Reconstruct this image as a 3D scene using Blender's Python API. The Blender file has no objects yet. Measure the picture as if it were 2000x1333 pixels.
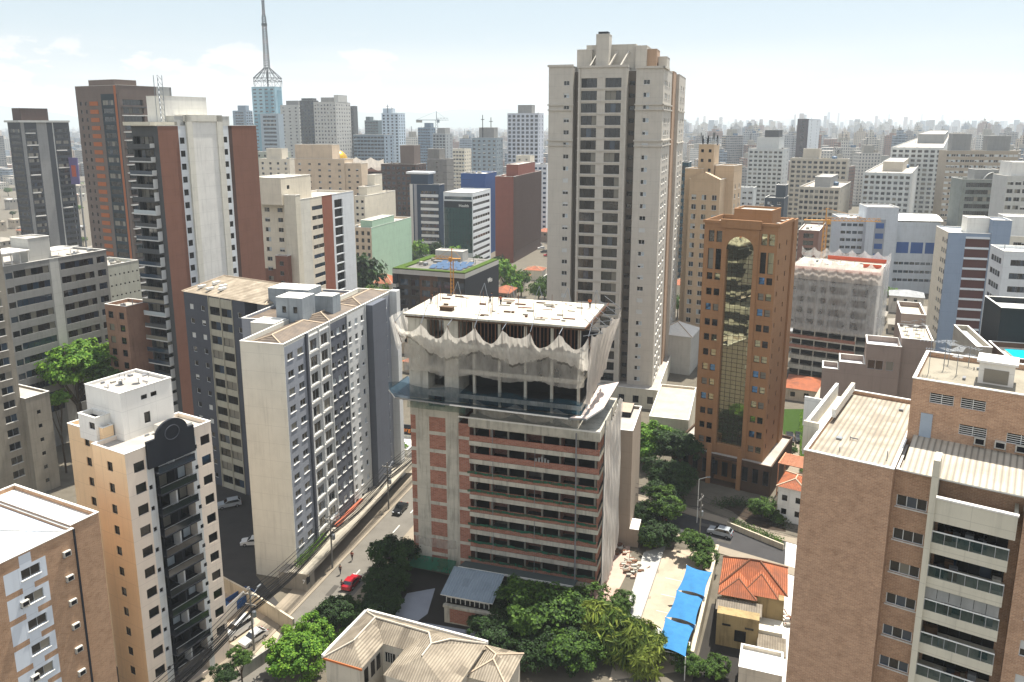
import bpy, math, random
from mathutils import Vector, Matrix
R = math.radians
sc = bpy.context.scene
col = sc.collection
# ------------------------------------------------------------------ camera
F, PY, H = 1530.0, 560.0, 75.0           # focal length and principal row in photo pixels (2000 wide), eye height
PITCH = math.atan(317 / 1530)
CP, SP = math.cos(PITCH), math.sin(PITCH)
cam = bpy.data.cameras.new("camera")
camo = bpy.data.objects.new("camera", cam)
col.objects.link(camo)
camo.location = (0, 0, H)
camo.rotation_euler = (R(90) - PITCH, 0, 0)
cam.sensor_width = 36
cam.lens = 36 * F / 2000
cam.shift_y = -(667 - PY) / 2000
cam.clip_end = 60000
cam.clip_start = .5
sc.camera = camo
# ------------------------------------------------------------------ sun and sky
SUN_AZ, SUN_EL = 34, 67
w = bpy.data.worlds.new("World"); sc.world = w; w.use_nodes = True
nt = w.node_tree; nt.nodes.clear()
def N(t, k, **a):
    n = t.nodes.new(k)
    for q, v in a.items(): setattr(n, q, v)
    return n
out = N(nt, 'ShaderNodeOutputWorld'); bg = N(nt, 'ShaderNodeBackground')
sky = N(nt, 'ShaderNodeTexSky', sky_type='NISHITA', sun_disc=False)
sky.sun_elevation = R(SUN_EL); sky.sun_rotation = R(SUN_AZ)
sky.air_density = 1.0; sky.dust_density = .6; sky.ozone_density = 1.0; sky.altitude = 800
tc = N(nt, 'ShaderNodeTexCoord'); sep = N(nt, 'ShaderNodeSeparateXYZ')
nt.links.new(tc.outputs['Generated'], sep.inputs[0])
# clouds: noise in direction space, kept to a low band, stronger to the left (west)
mp = N(nt, 'ShaderNodeMapping'); mp.inputs['Scale'].default_value = (8, 8, 20)
nt.links.new(tc.outputs['Generated'], mp.inputs[0])
nz = N(nt, 'ShaderNodeTexNoise'); nz.inputs['Scale'].default_value = 1.3; nz.inputs['Detail'].default_value = 9; nz.inputs['Roughness'].default_value = .58
nt.links.new(mp.outputs[0], nz.inputs['Vector'])
def mth(t, op, a, b=None, c=None, clamp=False):
    n = N(t, 'ShaderNodeMath', operation=op, use_clamp=clamp)
    for i, v in enumerate((a, b, c)):
        if v is None: continue
        if isinstance(v, (int, float)): n.inputs[i].default_value = v
        else: t.links.new(v, n.inputs[i])
    return n.outputs[0]
def mrange(t, v, a, b, c=0, d=1, smooth=True):
    n = N(t, 'ShaderNodeMapRange'); n.interpolation_type = 'SMOOTHSTEP' if smooth else 'LINEAR'
    t.links.new(v, n.inputs[0])
    for i, q in enumerate((a, b, c, d)): n.inputs[i + 1].default_value = q
    return n.outputs[0]
band = mth(nt, 'MULTIPLY', mrange(nt, sep.outputs[2], .005, .03), mrange(nt, sep.outputs[2], .075, .112, 1, 0))
left = mrange(nt, sep.outputs[0], -.2, .12, 1, .0)
thr = mth(nt, 'MULTIPLY', mth(nt, 'MULTIPLY', band, left), mrange(nt, nz.outputs['Fac'], .5, .56))
mp2 = N(nt, 'ShaderNodeMapping'); mp2.inputs['Scale'].default_value = (1.4, 1.4, 14)
nt.links.new(tc.outputs['Generated'], mp2.inputs[0])
nz2 = N(nt, 'ShaderNodeTexNoise'); nz2.inputs['Scale'].default_value = 1.6; nz2.inputs['Detail'].default_value = 5
nt.links.new(mp2.outputs[0], nz2.inputs['Vector'])
cir = mth(nt, 'MULTIPLY', mrange(nt, nz2.outputs['Fac'], .38, .62), mth(nt, 'MULTIPLY', mrange(nt, sep.outputs[2], .105, .06), .55))
cl = mth(nt, 'MAXIMUM', thr, cir, clamp=True)
mix = N(nt, 'ShaderNodeMix', data_type='RGBA')
nt.links.new(mth(nt, 'MULTIPLY', cl, .9), mix.inputs[0]); nt.links.new(sky.outputs[0], mix.inputs[6])
mix.inputs[7].default_value = (3.7, 3.7, 3.66, 1)
veil = N(nt, 'ShaderNodeMix', data_type='RGBA'); nt.links.new(mrange(nt, sep.outputs[2], .12, .6, .9, .55), veil.inputs[0])
vc = N(nt, 'ShaderNodeMix', data_type='RGBA'); nt.links.new(mrange(nt, sep.outputs[2], .01, .15), vc.inputs[0]); vc.inputs[6].default_value = (2.65, 2.75, 2.78, 1); vc.inputs[7].default_value = (2.3, 2.68, 2.85, 1); vu = N(nt, 'ShaderNodeMix', data_type='RGBA'); nt.links.new(mrange(nt, sep.outputs[2], .16, .32), vu.inputs[0]); nt.links.new(vc.outputs[2], vu.inputs[6]); vu.inputs[7].default_value = (4.4, 4.35, 4.25, 1); nt.links.new(vu.outputs[2], veil.inputs[7])
nt.links.new(sky.outputs[0], veil.inputs[6]); nt.links.new(veil.outputs[2], mix.inputs[6])
nt.links.new(mix.outputs[2], bg.inputs[0]); bg.inputs[1].default_value = .13
nt.links.new(bg.outputs[0], out.inputs[0])
sl = bpy.data.lights.new("sun", 'SUN'); sl.energy = 5.0; sl.angle = R(.53); sl.color = (1, .945, .86)
so = bpy.data.objects.new("sun", sl); col.objects.link(so)
az, el = R(SUN_AZ), R(SUN_EL)
sdir = Vector((math.sin(az) * math.cos(el), math.cos(az) * math.cos(el), math.sin(el)))
so.rotation_euler = sdir.to_track_quat('Z', 'Y').to_euler(); so.location = (60, 40, 200)
sc.view_settings.view_transform = 'Standard'; sc.view_settings.look = 'None'
sc.view_settings.exposure = 1.05; sc.view_settings.gamma = 1
try: sc.view_settings.use_curve_mapping = False
except Exception: pass
sc.render.engine = 'CYCLES'
sc.cycles.max_bounces = 6; sc.cycles.diffuse_bounces = 2; sc.cycles.glossy_bounces = 3; sc.cycles.transparent_max_bounces = 12

# ------------------------------------------------------------------ projection helpers (photo pixel + true depth -> place)
def ray(x, y):
    a = (x - 1000) / F; b = (PY - y) / F
    return (a, CP + b * SP, -SP + b * CP)
def gp(x, y, z=0):
    d = ray(x, y); t = (z - H) / d[2]
    return Vector((d[0] * t, d[1] * t, z))
def at(x, y, Y):
    d = ray(x, y); t = Y / d[1]
    return Vector((d[0] * t, Y, H + d[2] * t))
def along(P, dv, px):
    a = (px - 1000) / F; dz = P[2] - H
    return (a * (P[1] * CP - dz * SP) - P[0]) / (dv[0] - a * dv[1] * CP)

# ------------------------------------------------------------------ materials
def lin(c):
    if isinstance(c, str):
        c = c.lstrip('#'); c = [int(c[i:i + 2], 16) for i in (0, 2, 4)]
    return tuple(((v / 255) / 12.92 if v <= 10 else ((v / 255 + .055) / 1.055) ** 2.4) for v in c) + (1,)
MC = {}
def base(name, c, rough=.8, spec=.3, metal=0):
    m = bpy.data.materials.new(name); m.use_nodes = True
    t = m.node_tree; b = t.nodes['Principled BSDF']
    b.inputs['Base Color'].default_value = lin(c); b.inputs['Roughness'].default_value = rough
    b.inputs['Specular IOR Level'].default_value = spec; b.inputs['Metallic'].default_value = metal
    return m, t, b
def lk(t, a, b): t.links.new(a, b)
def objco(t): return N(t, 'ShaderNodeTexCoord').outputs['Object']
def noise(t, vec, scale, detail=4, rough=.55, msc=None):
    if msc:
        m = N(t, 'ShaderNodeMapping'); m.inputs['Scale'].default_value = msc; lk(t, vec, m.inputs[0]); vec = m.outputs[0]
    n = N(t, 'ShaderNodeTexNoise'); n.inputs['Scale'].default_value = scale; n.inputs['Detail'].default_value = detail
    n.inputs['Roughness'].default_value = rough; lk(t, vec, n.inputs['Vector']); return n.outputs['Fac']
def mixc(t, f, a, b, mode='MIX'):
    n = N(t, 'ShaderNodeMix', data_type='RGBA', blend_type=mode)
    for i, v in ((0, f), (6, a), (7, b)):
        if isinstance(v, (int, float)): n.inputs[i].default_value = v
        elif isinstance(v, tuple): n.inputs[i].default_value = v
        else: lk(t, v, n.inputs[i])
    return n.outputs[2]
def bump(t, b, h, s=.3, d=.05):
    n = N(t, 'ShaderNodeBump'); n.inputs['Strength'].default_value = s; n.inputs['Distance'].default_value = d
    lk(t, h, n.inputs['Height']); lk(t, n.outputs[0], b.inputs['Normal'])
def wall(name, c, dirt=.35, rough=.85, streak=True):
    """painted render with weather streaks and patchy tone"""
    if name in MC: return MC[name]
    m, t, b = base(name, c, rough); v = objco(t); L = lin(c)
    d = tuple(x * .62 for x in L[:3]) + (1,)
    n1 = noise(t, v, .35, 6, .6)
    n2 = noise(t, v, 1.0, 6, .65, (1.6, 1.6, .12))
    f = mth(t, 'ADD', mrange(t, n1, .35, .72, 0, dirt), mrange(t, n2, .48, .72, 0, dirt * 1.4 if streak else 0), clamp=True)
    cc = mixc(t, f, L, d)
    if streak:
        s = N(t, 'ShaderNodeSeparateXYZ'); lk(t, v, s.inputs[0])
        j = mth(t, 'LESS_THAN', mth(t, 'FRACT', mth(t, 'DIVIDE', s.outputs[2], 3.02)), .022)
        j2 = mth(t, 'LESS_THAN', mth(t, 'FRACT', mth(t, 'DIVIDE', mth(t, 'ADD', s.outputs[0], s.outputs[1]), 4.1)), .012)
        cc = mixc(t, mth(t, 'MULTIPLY', mth(t, 'MAXIMUM', j, j2), .45), cc, d)
    lk(t, cc, b.inputs['Base Color'])
    bump(t, b, noise(t, v, 9, 3), .12, .03)
    MC[name] = m; return m
def brick(name, c1, c2, mort, sx=1.0, soft=.6):
    if name in MC: return MC[name]
    m, t, b = base(name, c1, .9); v = objco(t)
    s = N(t, 'ShaderNodeSeparateXYZ'); lk(t, v, s.inputs[0])
    u = mth(t, 'ADD', s.outputs[0], s.outputs[1])
    cb = N(t, 'ShaderNodeCombineXYZ'); lk(t, u, cb.inputs[0]); lk(t, s.outputs[2], cb.inputs[1])
    br = N(t, 'ShaderNodeTexBrick'); lk(t, cb.outputs[0], br.inputs['Vector'])
    br.inputs['Scale'].default_value = 1; br.inputs['Brick Width'].default_value = .42 * sx; br.inputs['Row Height'].default_value = .14 * sx
    br.inputs['Mortar Size'].default_value = .012 * sx
    br.inputs['Color1'].default_value = lin(c1); br.inputs['Color2'].default_value = lin(c2); br.inputs['Mortar'].default_value = lin(mort)
    n1 = noise(t, cb.outputs[0], .8, 6, .7); n2 = noise(t, cb.outputs[0], 3.0, 6, .75, (1, 2.6, 1))
    dk = tuple(x * .6 for x in lin(c1)[:3]) + (1,); lt = tuple(min(1, x * 1.6) for x in lin(c2)[:3]) + (1,)
    c = mixc(t, mrange(t, n2, .5, .72, 0, soft), br.outputs[0], lt)
    c = mixc(t, mrange(t, n1, .42, .8, 0, .55), c, dk)
    lk(t, c, b.inputs['Base Color']); bump(t, b, n2, .3, .04)
    MC[name] = m; return m
def flat(name, c, rough=.6, spec=.4, metal=0, var=.2):
    if name in MC: return MC[name]
    m, t, b = base(name, c, rough, spec, metal); L = lin(c)
    n1 = noise(t, objco(t), 1.3, 5)
    lk(t, mixc(t, mrange(t, n1, .35, .75, 0, var), L, tuple(x * .55 for x in L[:3]) + (1,)), b.inputs['Base Color'])
    MC[name] = m; return m
def glassm(name, c, rough=.08, spec=.8, metal=0.0, wavy=0):
    if name in MC: return MC[name]
    m, t, b = base(name, c, rough, spec, metal)
    if wavy: bump(t, b, noise(t, objco(t), .3, 2), wavy, .3)
    MC[name] = m; return m
def ribbed(name, c, axis=0, pitch=.25, c2=None, dirt=.4, patch=.35, strength=.7, cont=.5):
    """corrugated sheet, ribs running along the other axis"""
    if name in MC: return MC[name]
    m, t, b = base(name, c, .6); v = objco(t); L = lin(c)
    s = N(t, 'ShaderNodeSeparateXYZ'); lk(t, v, s.inputs[0])
    wv = mth(t, 'SINE', mth(t, 'MULTIPLY', s.outputs[axis], 6.283 / pitch))
    cbs = N(t, 'ShaderNodeCombineXYZ'); lk(t, mth(t, 'FLOOR', mth(t, 'DIVIDE', s.outputs[0], 1.1)), cbs.inputs[0]); lk(t, mth(t, 'FLOOR', mth(t, 'DIVIDE', s.outputs[1], 1.7)), cbs.inputs[1])
    wns = N(t, 'ShaderNodeTexWhiteNoise'); lk(t, cbs.outputs[0], wns.inputs[0])
    d = lin(c2) if c2 else tuple(x * .5 for x in L[:3]) + (1,)
    n1 = noise(t, v, .4, 6, .65)
    cc = mixc(t, mrange(t, n1, .35, .7, 0, dirt), L, d)
    cc = mixc(t, mrange(t, wns.outputs[0], .55, 1, 0, patch), cc, d)
    cc = mixc(t, mrange(t, wv, .2, 1, 0, cont), cc, tuple(x * .35 for x in L[:3]) + (1,))
    lk(t, cc, b.inputs['Base Color']); bump(t, b, wv, strength, .06)
    MC[name] = m; return m
def farwin(name, wc, gc, cw=3.2, ch=3.0, fw=.5, fh=.45, band=0, rnd=.35):
    """distant facade: rows of windows on every upright face, metres taken from the object's own axes"""
    if name in MC: return MC[name]
    m, t, b = base(name, wc, .8); v = objco(t)
    s = N(t, 'ShaderNodeSeparateXYZ'); lk(t, v, s.inputs[0])
    g = N(t, 'ShaderNodeNewGeometry'); tr = N(t, 'ShaderNodeVectorTransform', vector_type='NORMAL', convert_from='WORLD', convert_to='OBJECT')
    lk(t, g.outputs['Normal'], tr.inputs[0]); s2 = N(t, 'ShaderNodeSeparateXYZ'); lk(t, tr.outputs[0], s2.inputs[0])
    ax = mth(t, 'GREATER_THAN', mth(t, 'ABSOLUTE', s2.outputs[0]), .5)
    u = mth(t, 'ADD', mth(t, 'MULTIPLY', s.outputs[1], ax), mth(t, 'MULTIPLY', s.outputs[0], mth(t, 'SUBTRACT', 1, ax)))
    cu = mth(t, 'DIVIDE', u, cw); cv = mth(t, 'DIVIDE', s.outputs[2], ch)
    fu = mth(t, 'FRACT', cu); fv = mth(t, 'FRACT', cv)
    inu = mth(t, 'LESS_THAN', mth(t, 'ABSOLUTE', mth(t, 'SUBTRACT', fu, .5)), fw / 2)
    inv = mth(t, 'LESS_THAN', mth(t, 'ABSOLUTE', mth(t, 'SUBTRACT', fv, .5)), fh / 2)
    up = mth(t, 'LESS_THAN', mth(t, 'ABSOLUTE', s2.outputs[2]), .5)
    k = mth(t, 'MULTIPLY', mth(t, 'MULTIPLY', inu, inv), up)
    cb = N(t, 'ShaderNodeCombineXYZ'); lk(t, mth(t, 'FLOOR', cu), cb.inputs[0]); lk(t, mth(t, 'FLOOR', cv), cb.inputs[1]); lk(t, mth(t, 'MULTIPLY', ax, 7), cb.inputs[2])
    wn = N(t, 'ShaderNodeTexWhiteNoise'); lk(t, cb.outputs[0], wn.inputs[0])
    G = lin(gc); gl = mixc(t, mth(t, 'MULTIPLY', wn.outputs[0], rnd), G, lin('#9fa5a5'))
    n1 = noise(t, v, .12, 4); L = lin(wc)
    wl = mixc(t, mrange(t, n1, .3, .75, 0, .35), L, tuple(x * .7 for x in L[:3]) + (1,))
    if band:
        wl = mixc(t, mth(t, 'MULTIPLY', mth(t, 'GREATER_THAN', fv, .82), mth(t, 'MULTIPLY', up, .55)), wl, tuple(x * .4 for x in L[:3]) + (1,))
    lk(t, mixc(t, k, wl, gl), b.inputs['Base Color'])
    MC[name] = m; return m

WHITE = wall('white_paint', '#dcdad2', .25); CONC = wall('raw_concrete', '#9b978c', .6); DECK = wall('roof_deck', '#a8a298', .6, streak=False)
FRAME_W = flat('white_frame', '#dfe0dc', .45, .5, 0, .08); FRAME_D = flat('dark_frame', '#2a2c30', .4, .5, 0, .1)
FRAME_A = flat('alu_frame', '#9a9d9f', .35, .5, .3, .1)
GD = glassm('glass_dark', '#12161b', .08, .8); GB = glassm('glass_blue', '#2c3c4c', .07, .9); GC = glassm('glass_curtain', '#7a766b', .35, .5)
GK = glassm('glass_black', '#07080b', .2, .5); GL = glassm('glass_light', '#a9b2b5', .3, .5); SHUT = flat('shutter', '#c2c3bf', .6, .3)
MIRROR = glassm('mirror_glass', '#b3b399', .03, 1, .92, .04); MIRB = glassm('mirror_blue', '#5f8cbb', .05, 1, .8, .3)  # mirror tints put part of the bright reflections into the glass colour
METAL = flat('galvanised', '#8b9094', .4, .5, .6); BLACK = flat('black_rubber', '#15151a', .7, .2); RUST = flat('rusty_steel', '#6b4a38', .8, .2)
TANK = flat('tank_blue', '#3c5a74', .5, .4); PIPE = flat('pipe_grey', '#77787a', .5)

# ------------------------------------------------------------------ mesh builder
class MB:
    def __init__(s): s.v = []; s.f = []; s.m = []; s.mats = []
    def mi(s, mat):
        if mat not in s.mats: s.mats.append(mat)
        return s.mats.index(mat)
    def quad(s, a, b, c, d, mat):
        i = len(s.v); s.v += [tuple(a), tuple(b), tuple(c), tuple(d)]; s.f.append((i, i + 1, i + 2, i + 3)); s.m.append(s.mi(mat))
    def poly(s, pts, mat):
        i = len(s.v); s.v += [tuple(p) for p in pts]; s.f.append(tuple(range(i, i + len(pts)))); s.m.append(s.mi(mat))
    def box(s, x0, x1, y0, y1, z0, z1, mat, top=None):
        i = len(s.v)
        s.v += [(x0, y0, z0), (x1, y0, z0), (x1, y1, z0), (x0, y1, z0), (x0, y0, z1), (x1, y0, z1), (x1, y1, z1), (x0, y1, z1)]
        for q in ((0, 3, 2, 1), (0, 1, 5, 4), (1, 2, 6, 5), (2, 3, 7, 6), (3, 0, 4, 7)):
            s.f.append(tuple(i + k for k in q)); s.m.append(s.mi(mat))
        s.f.append((i + 4, i + 5, i + 6, i + 7)); s.m.append(s.mi(top or mat))
    def prism(s, pts, z0, z1, mat, top=None):
        n = len(pts); a = sum(pts[i][0] * pts[(i + 1) % n][1] - pts[(i + 1) % n][0] * pts[i][1] for i in range(n))
        if a < 0: pts = pts[::-1]
        for i in range(n):
            p, q = pts[i], pts[(i + 1) % n]
            s.quad((p[0], p[1], z0), (q[0], q[1], z0), (q[0], q[1], z1), (p[0], p[1], z1), mat)
        s.poly([(p[0], p[1], z1) for p in pts], top or mat); s.poly([(p[0], p[1], z0) for p in pts[::-1]], mat)
    def tube(s, p, q, r, mat, n=5, r2=None, caps=True):
        p = Vector(p); q = Vector(q); d = (q - p)
        if d.length < 1e-6: return
        d.normalize(); a = d.orthogonal().normalized(); b = d.cross(a); r2 = r if r2 is None else r2
        i = len(s.v)
        for k in range(n):
            t = 6.28318 * k / n; o = a * math.cos(t) + b * math.sin(t); s.v += [tuple(p + o * r), tuple(q + o * r2)]
        for k in range(n):
            j = (k + 1) % n; s.f.append((i + 2 * k, i + 2 * j, i + 2 * j + 1, i + 2 * k + 1)); s.m.append(s.mi(mat))
        if caps:
            s.f.append(tuple(i + 2 * k for k in range(n))[::-1]); s.m.append(s.mi(mat))
            s.f.append(tuple(i + 2 * k + 1 for k in range(n))); s.m.append(s.mi(mat))
    def path(s, pts, r, mat, n=4):
        for a, b in zip(pts, pts[1:]): s.tube(a, b, r, mat, n, caps=False)
    def lathe(s, prof, c, mat, n=16):
        i = len(s.v)
        for (r, z) in prof:
            for k in range(n):
                t = 6.28318 * k / n; s.v.append((c[0] + r * math.cos(t), c[1] + r * math.sin(t), c[2] + z))
        for j in range(len(prof) - 1):
            for k in range(n):
                k2 = (k + 1) % n
                s.f.append((i + j * n + k, i + j * n + k2, i + (j + 1) * n + k2, i + (j + 1) * n + k)); s.m.append(s.mi(mat))
    def mesh(s, name, smooth=False):
        me = bpy.data.meshes.new(name); me.from_pydata(s.v, [], s.f)
        for m in s.mats: me.materials.append(m)
        me.polygons.foreach_set('material_index', s.m)
        if smooth: me.polygons.foreach_set('use_smooth', [True] * len(s.f))
        me.update(); return me
    def build(s, name, parent=None, smooth=False, loc=None, rz=0):
        if not s.f: return None
        o = bpy.data.objects.new(name, s.mesh(name, smooth)); col.objects.link(o)
        if parent: o.parent = parent
        if loc is not None: o.location = loc
        o.rotation_euler.z = rz
        return o
def tag(o, label=None, cat=None, group=None, kind=None):
    if label: o['label'] = label
    if cat: o['category'] = cat
    if group: o['group'] = group
    if kind: o['kind'] = kind
    return o
def empty(name, loc, rz=0, label=None, cat=None, group=None):
    o = bpy.data.objects.new(name, None); col.objects.link(o); o.location = loc; o.rotation_euler = (0, 0, rz)
    o.empty_display_size = 1
    return tag(o, label, cat, group)
def dup(o, parent=None, deep=True):
    c = o.copy(); col.objects.link(c)
    if parent: c.parent = parent
    if deep:
        for ch in o.children: dup(ch, c)
    return c

# ------------------------------------------------------------------ windows
WMESH = {}
def winmesh(w, h, rec, n, frame, g, sill, bars=0, sub=False, shutter=0):
    """n panes wide; g: tuple of glass materials by pane; returns (pane mesh, frame mesh or None)"""
    key = (round(w, 2), round(h, 2), rec, n, frame.name, tuple(x.name for x in g), sill.name if sill else 0, bars, sub, shutter)
    if key in WMESH: return WMESH[key]
    p = MB(); fr = MB() if sub else p
    for i in range(n):
        x0, x1 = w * i / n, w * (i + 1) / n
        y = rec - (.03 if i % 2 else 0)
        top = h * (1 - shutter)
        p.quad((x0, y, 0), (x1, y, 0), (x1, y, top), (x0, y, top), g[i % len(g)])
        if shutter: p.quad((x0, rec - .08, top), (x1, rec - .08, top), (x1, rec - .08, h), (x0, rec - .08, h), SHUT)
    t = .055 if h > .9 else .04; y0, y1 = rec - .07, rec - .005
    fr.box(0, w, y0, y1, 0, t, frame); fr.box(0, w, y0, y1, h - t, h, frame)
    for i in range(n + 1):
        c = min(max(w * i / n, t / 2), w - t / 2); fr.box(c - t / 2, c + t / 2, y0 + .002, y1 - .002, t, h - t, frame)
    for i in range(bars):
        z = h * (i + 1) / (bars + 1); fr.box(t, w - t, y0 + .01, y1 - .01, z - .02, z + .02, frame)
    if sill: fr.box(-.08, w + .08, -.1, rec, -.09, -.005, sill)
    r = (p.mesh('window'), fr.mesh('frame') if sub else None)
    WMESH[key] = r; return r
KINDS = {  # name: (frame, pane choices, mullion spacing, sill, bars, shutter chance)
    'std': (FRAME_A, [(GD, GD), (GD, GB), (GD, GC), (GB, GD), (GC, GD), (GD, GL)], 1.0, None, 0, .15),
    'white': (FRAME_W, [(GD, GD), (GD, GB), (GD, GC), (GB, GD), (GL, GD)], .9, WHITE, 0, .1),
    'black': (FRAME_D, [(GK, GK), (GD, GK), (GD, GD)], 1.2, None, 0, 0),
    'strip': (FRAME_D, [(GD, GB), (GB, GD, GD), (GD, GD, GC), (GB, GB)], 1.3, None, 0, 0),
    'big': (FRAME_A, [(GD, GC), (GD, GD), (GD, GD), (GD, GB), (GK, GD), (GC, GC)], 1.1, WHITE, 0, 0),
    'shut': (FRAME_W, [(GD, GD), (GD, GL)], .9, None, 0, .45),
    'balc': (FRAME_D, [(GD, GD, GC), (GD, GD, GD), (GD, GK, GD), (GD, GD, GD), (GC, GC, GD), (GD, GB, GD), (GK, GD, GD)], 1.4, None, 0, 0),
    'louver': (FRAME_W, [(GD,), (GK,)], .95, None, 4, 0),
    'mirror': (flat('bronze_frame', '#2b1d12', .5), [(MIRROR,), (GD,), (MIRROR,), (MIRB,), (GC,), (GK,)], 3, None, 1, 0),
    'green': (FRAME_D, [(glassm('glass_green', '#2a4642', .08, .9),)], 1.5, None, 0, 0),
}
ROT = {'F': 0, 'R': R(90), 'L': R(-90), 'K': R(180)}

class Block:
    def __init__(s, bd, name, x0, x1, y0, y1, z0, z1, mat, par=.8, deck=None, top=True, faces='FRLK'):
        s.bd = bd; s.name = name; s.b = (x0, x1, y0, y1, z0, z1); s.mat = mat; s.par = par; s.deck = deck or DECK; s.top = top
        s.fs = {k: dict(h=[], p=[]) for k in faces}; bd.blocks.append(s)
    def fr(s, k):
        x0, x1, y0, y1, z0, z1 = s.b
        return {'F': ((x0, y0), (1, 0), (0, 1), x1 - x0), 'R': ((x1, y0), (0, 1), (-1, 0), y1 - y0),
                'L': ((x0, y1), (0, -1), (1, 0), y1 - y0), 'K': ((x1, y1), (-1, 0), (0, -1), x1 - x0)}[k]
    def u(s, k, px):
        """photo column -> metres along face k"""
        O, d, _, ln = s.fr(k); z = s.b[5]; bd = s.bd
        P = bd.world(O[0], O[1], z); dv = bd.wdir(*d)
        return along(P, dv, px)
    def win(s, k, us, zs, w, h, kind='std', rec=.18, rnd=None, skip=0, n=None):
        if k not in s.fs: return s
        O, d, inn, ln = s.fr(k); z0, z1 = s.b[4], s.b[5]
        for z in zs:
            if z < z0 + .05 or z + h > z1 - .05: continue
            for u in us:
                if u < .05 or u + w > ln - .05: continue
                if skip and random.random() < skip: continue
                s.fs[k]['h'].append((u, u + w, z, z + h, rec))
                s.bd.wins.append((k, O[0] + d[0] * u, O[1] + d[1] * u, z, w, h, kind, rec, n))
        return s
    def hole(s, k, u0, u1, z0, z1, rec=.6): s.fs[k]['h'].append((u0, u1, z0, z1, rec)); return s
    def paint(s, k, u0, u1, z0, z1, mat): s.fs[k]['p'].append((u0, u1, z0, z1, mat)); return s
    def grid(s, k, n, w, h, z0, pitch, rows, kind='std', m=None, **kw):
        ln = s.fr(k)[3]; m = (ln / n - w) / 2 if m is None else m
        g = (ln - 2 * m - w) / max(1, n - 1)
        return s.win(k, [m + g * i for i in range(n)], [z0 + pitch * i for i in range(rows)], w, h, kind, **kw)
    def build(s):
        x0, x1, y0, y1, z0, z1 = s.b; mb = MB()
        for k, fd in s.fs.items():
            O, d, inn, ln = s.fr(k)
            us = {0, ln}; zs = {z0, z1}
            P = []
            for (a, b, c, e, m) in fd['p']:
                a, b, c, e = max(0, a), min(ln, b), max(z0, c), min(z1, e)
                if b - a > .01 and e - c > .01: P.append((a, b, c, e, m)); us |= {a, b}; zs |= {c, e}
            for (a, b, c, e, r) in fd['h']: us |= {a, b}; zs |= {c, e}
            us = sorted(us); zs = sorted(zs)
            iu = {v: i for i, v in enumerate(us)}; iz = {v: i for i, v in enumerate(zs)}
            g = [[s.mat] * (len(zs) - 1) for _ in range(len(us) - 1)]
            for (a, b, c, e, m) in P:
                for i in range(iu[a], iu[b]):
                    for j in range(iz[c], iz[e]): g[i][j] = m
            pt = lambda u, z, r=0: (O[0] + d[0] * u + inn[0] * r, O[1] + d[1] * u + inn[1] * r, z)
            for (a, b, c, e, r) in fd['h']:
                m = g[iu[a]][iz[c]] or s.mat
                mb.quad(pt(a, c), pt(b, c), pt(b, c, r), pt(a, c, r), m); mb.quad(pt(a, e, r), pt(b, e, r), pt(b, e), pt(a, e), m)
                mb.quad(pt(a, c), pt(a, c, r), pt(a, e, r), pt(a, e), m); mb.quad(pt(b, c, r), pt(b, c), pt(b, e), pt(b, e, r), m)
            for (a, b, c, e, r) in fd['h']:
                for i in range(iu[a], iu[b]):
                    for j in range(iz[c], iz[e]): g[i][j] = None
            for i in range(len(us) - 1):
                j = 0
                while j < len(zs) - 1:
                    m = g[i][j]
                    if m is None: j += 1; continue
                    j2 = j
                    while j2 + 1 < len(zs) - 1 and g[i][j2 + 1] is m: j2 += 1
                    mb.quad(pt(us[i], zs[j]), pt(us[i + 1], zs[j]), pt(us[i + 1], zs[j2 + 1]), pt(us[i], zs[j2 + 1]), m); j = j2 + 1
        mb.build(s.name, s.bd.root)
        if s.top:
            r = MB(); t = .22; p = s.par; zd = z1 - p
            if p > .02 and x1 - x0 > .8 and y1 - y0 > .8:
                a, b, c, e = x0 + t, x1 - t, y0 + t, y1 - t
                r.quad((a, c, zd), (b, c, zd), (b, e, zd), (a, e, zd), s.deck)
                for (p0, p1) in (((a, c), (b, c)), ((b, c), (b, e)), ((b, e), (a, e)), ((a, e), (a, c))):
                    r.quad((p1[0], p1[1], zd), (p0[0], p0[1], zd), (p0[0], p0[1], z1), (p1[0], p1[1], z1), s.mat)
                cap = WHITE if p < 1.5 and not s.mat.name.startswith('brown_granite') else s.mat
                o = .06
                for q in ((x0 - o, x1 + o, y0 - o, c), (x0 - o, x1 + o, e, y1 + o), (x0 - o, a, c, e), (b, x1 + o, c, e)):
                    r.box(q[0], q[1], q[2], q[3], z1, z1 + .08, cap)
            else:
                r.quad((x0, y0, z1), (x1, y0, z1), (x1, y1, z1), (x0, y1, z1), s.deck)
            r.build('roof', s.bd.root)

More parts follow.
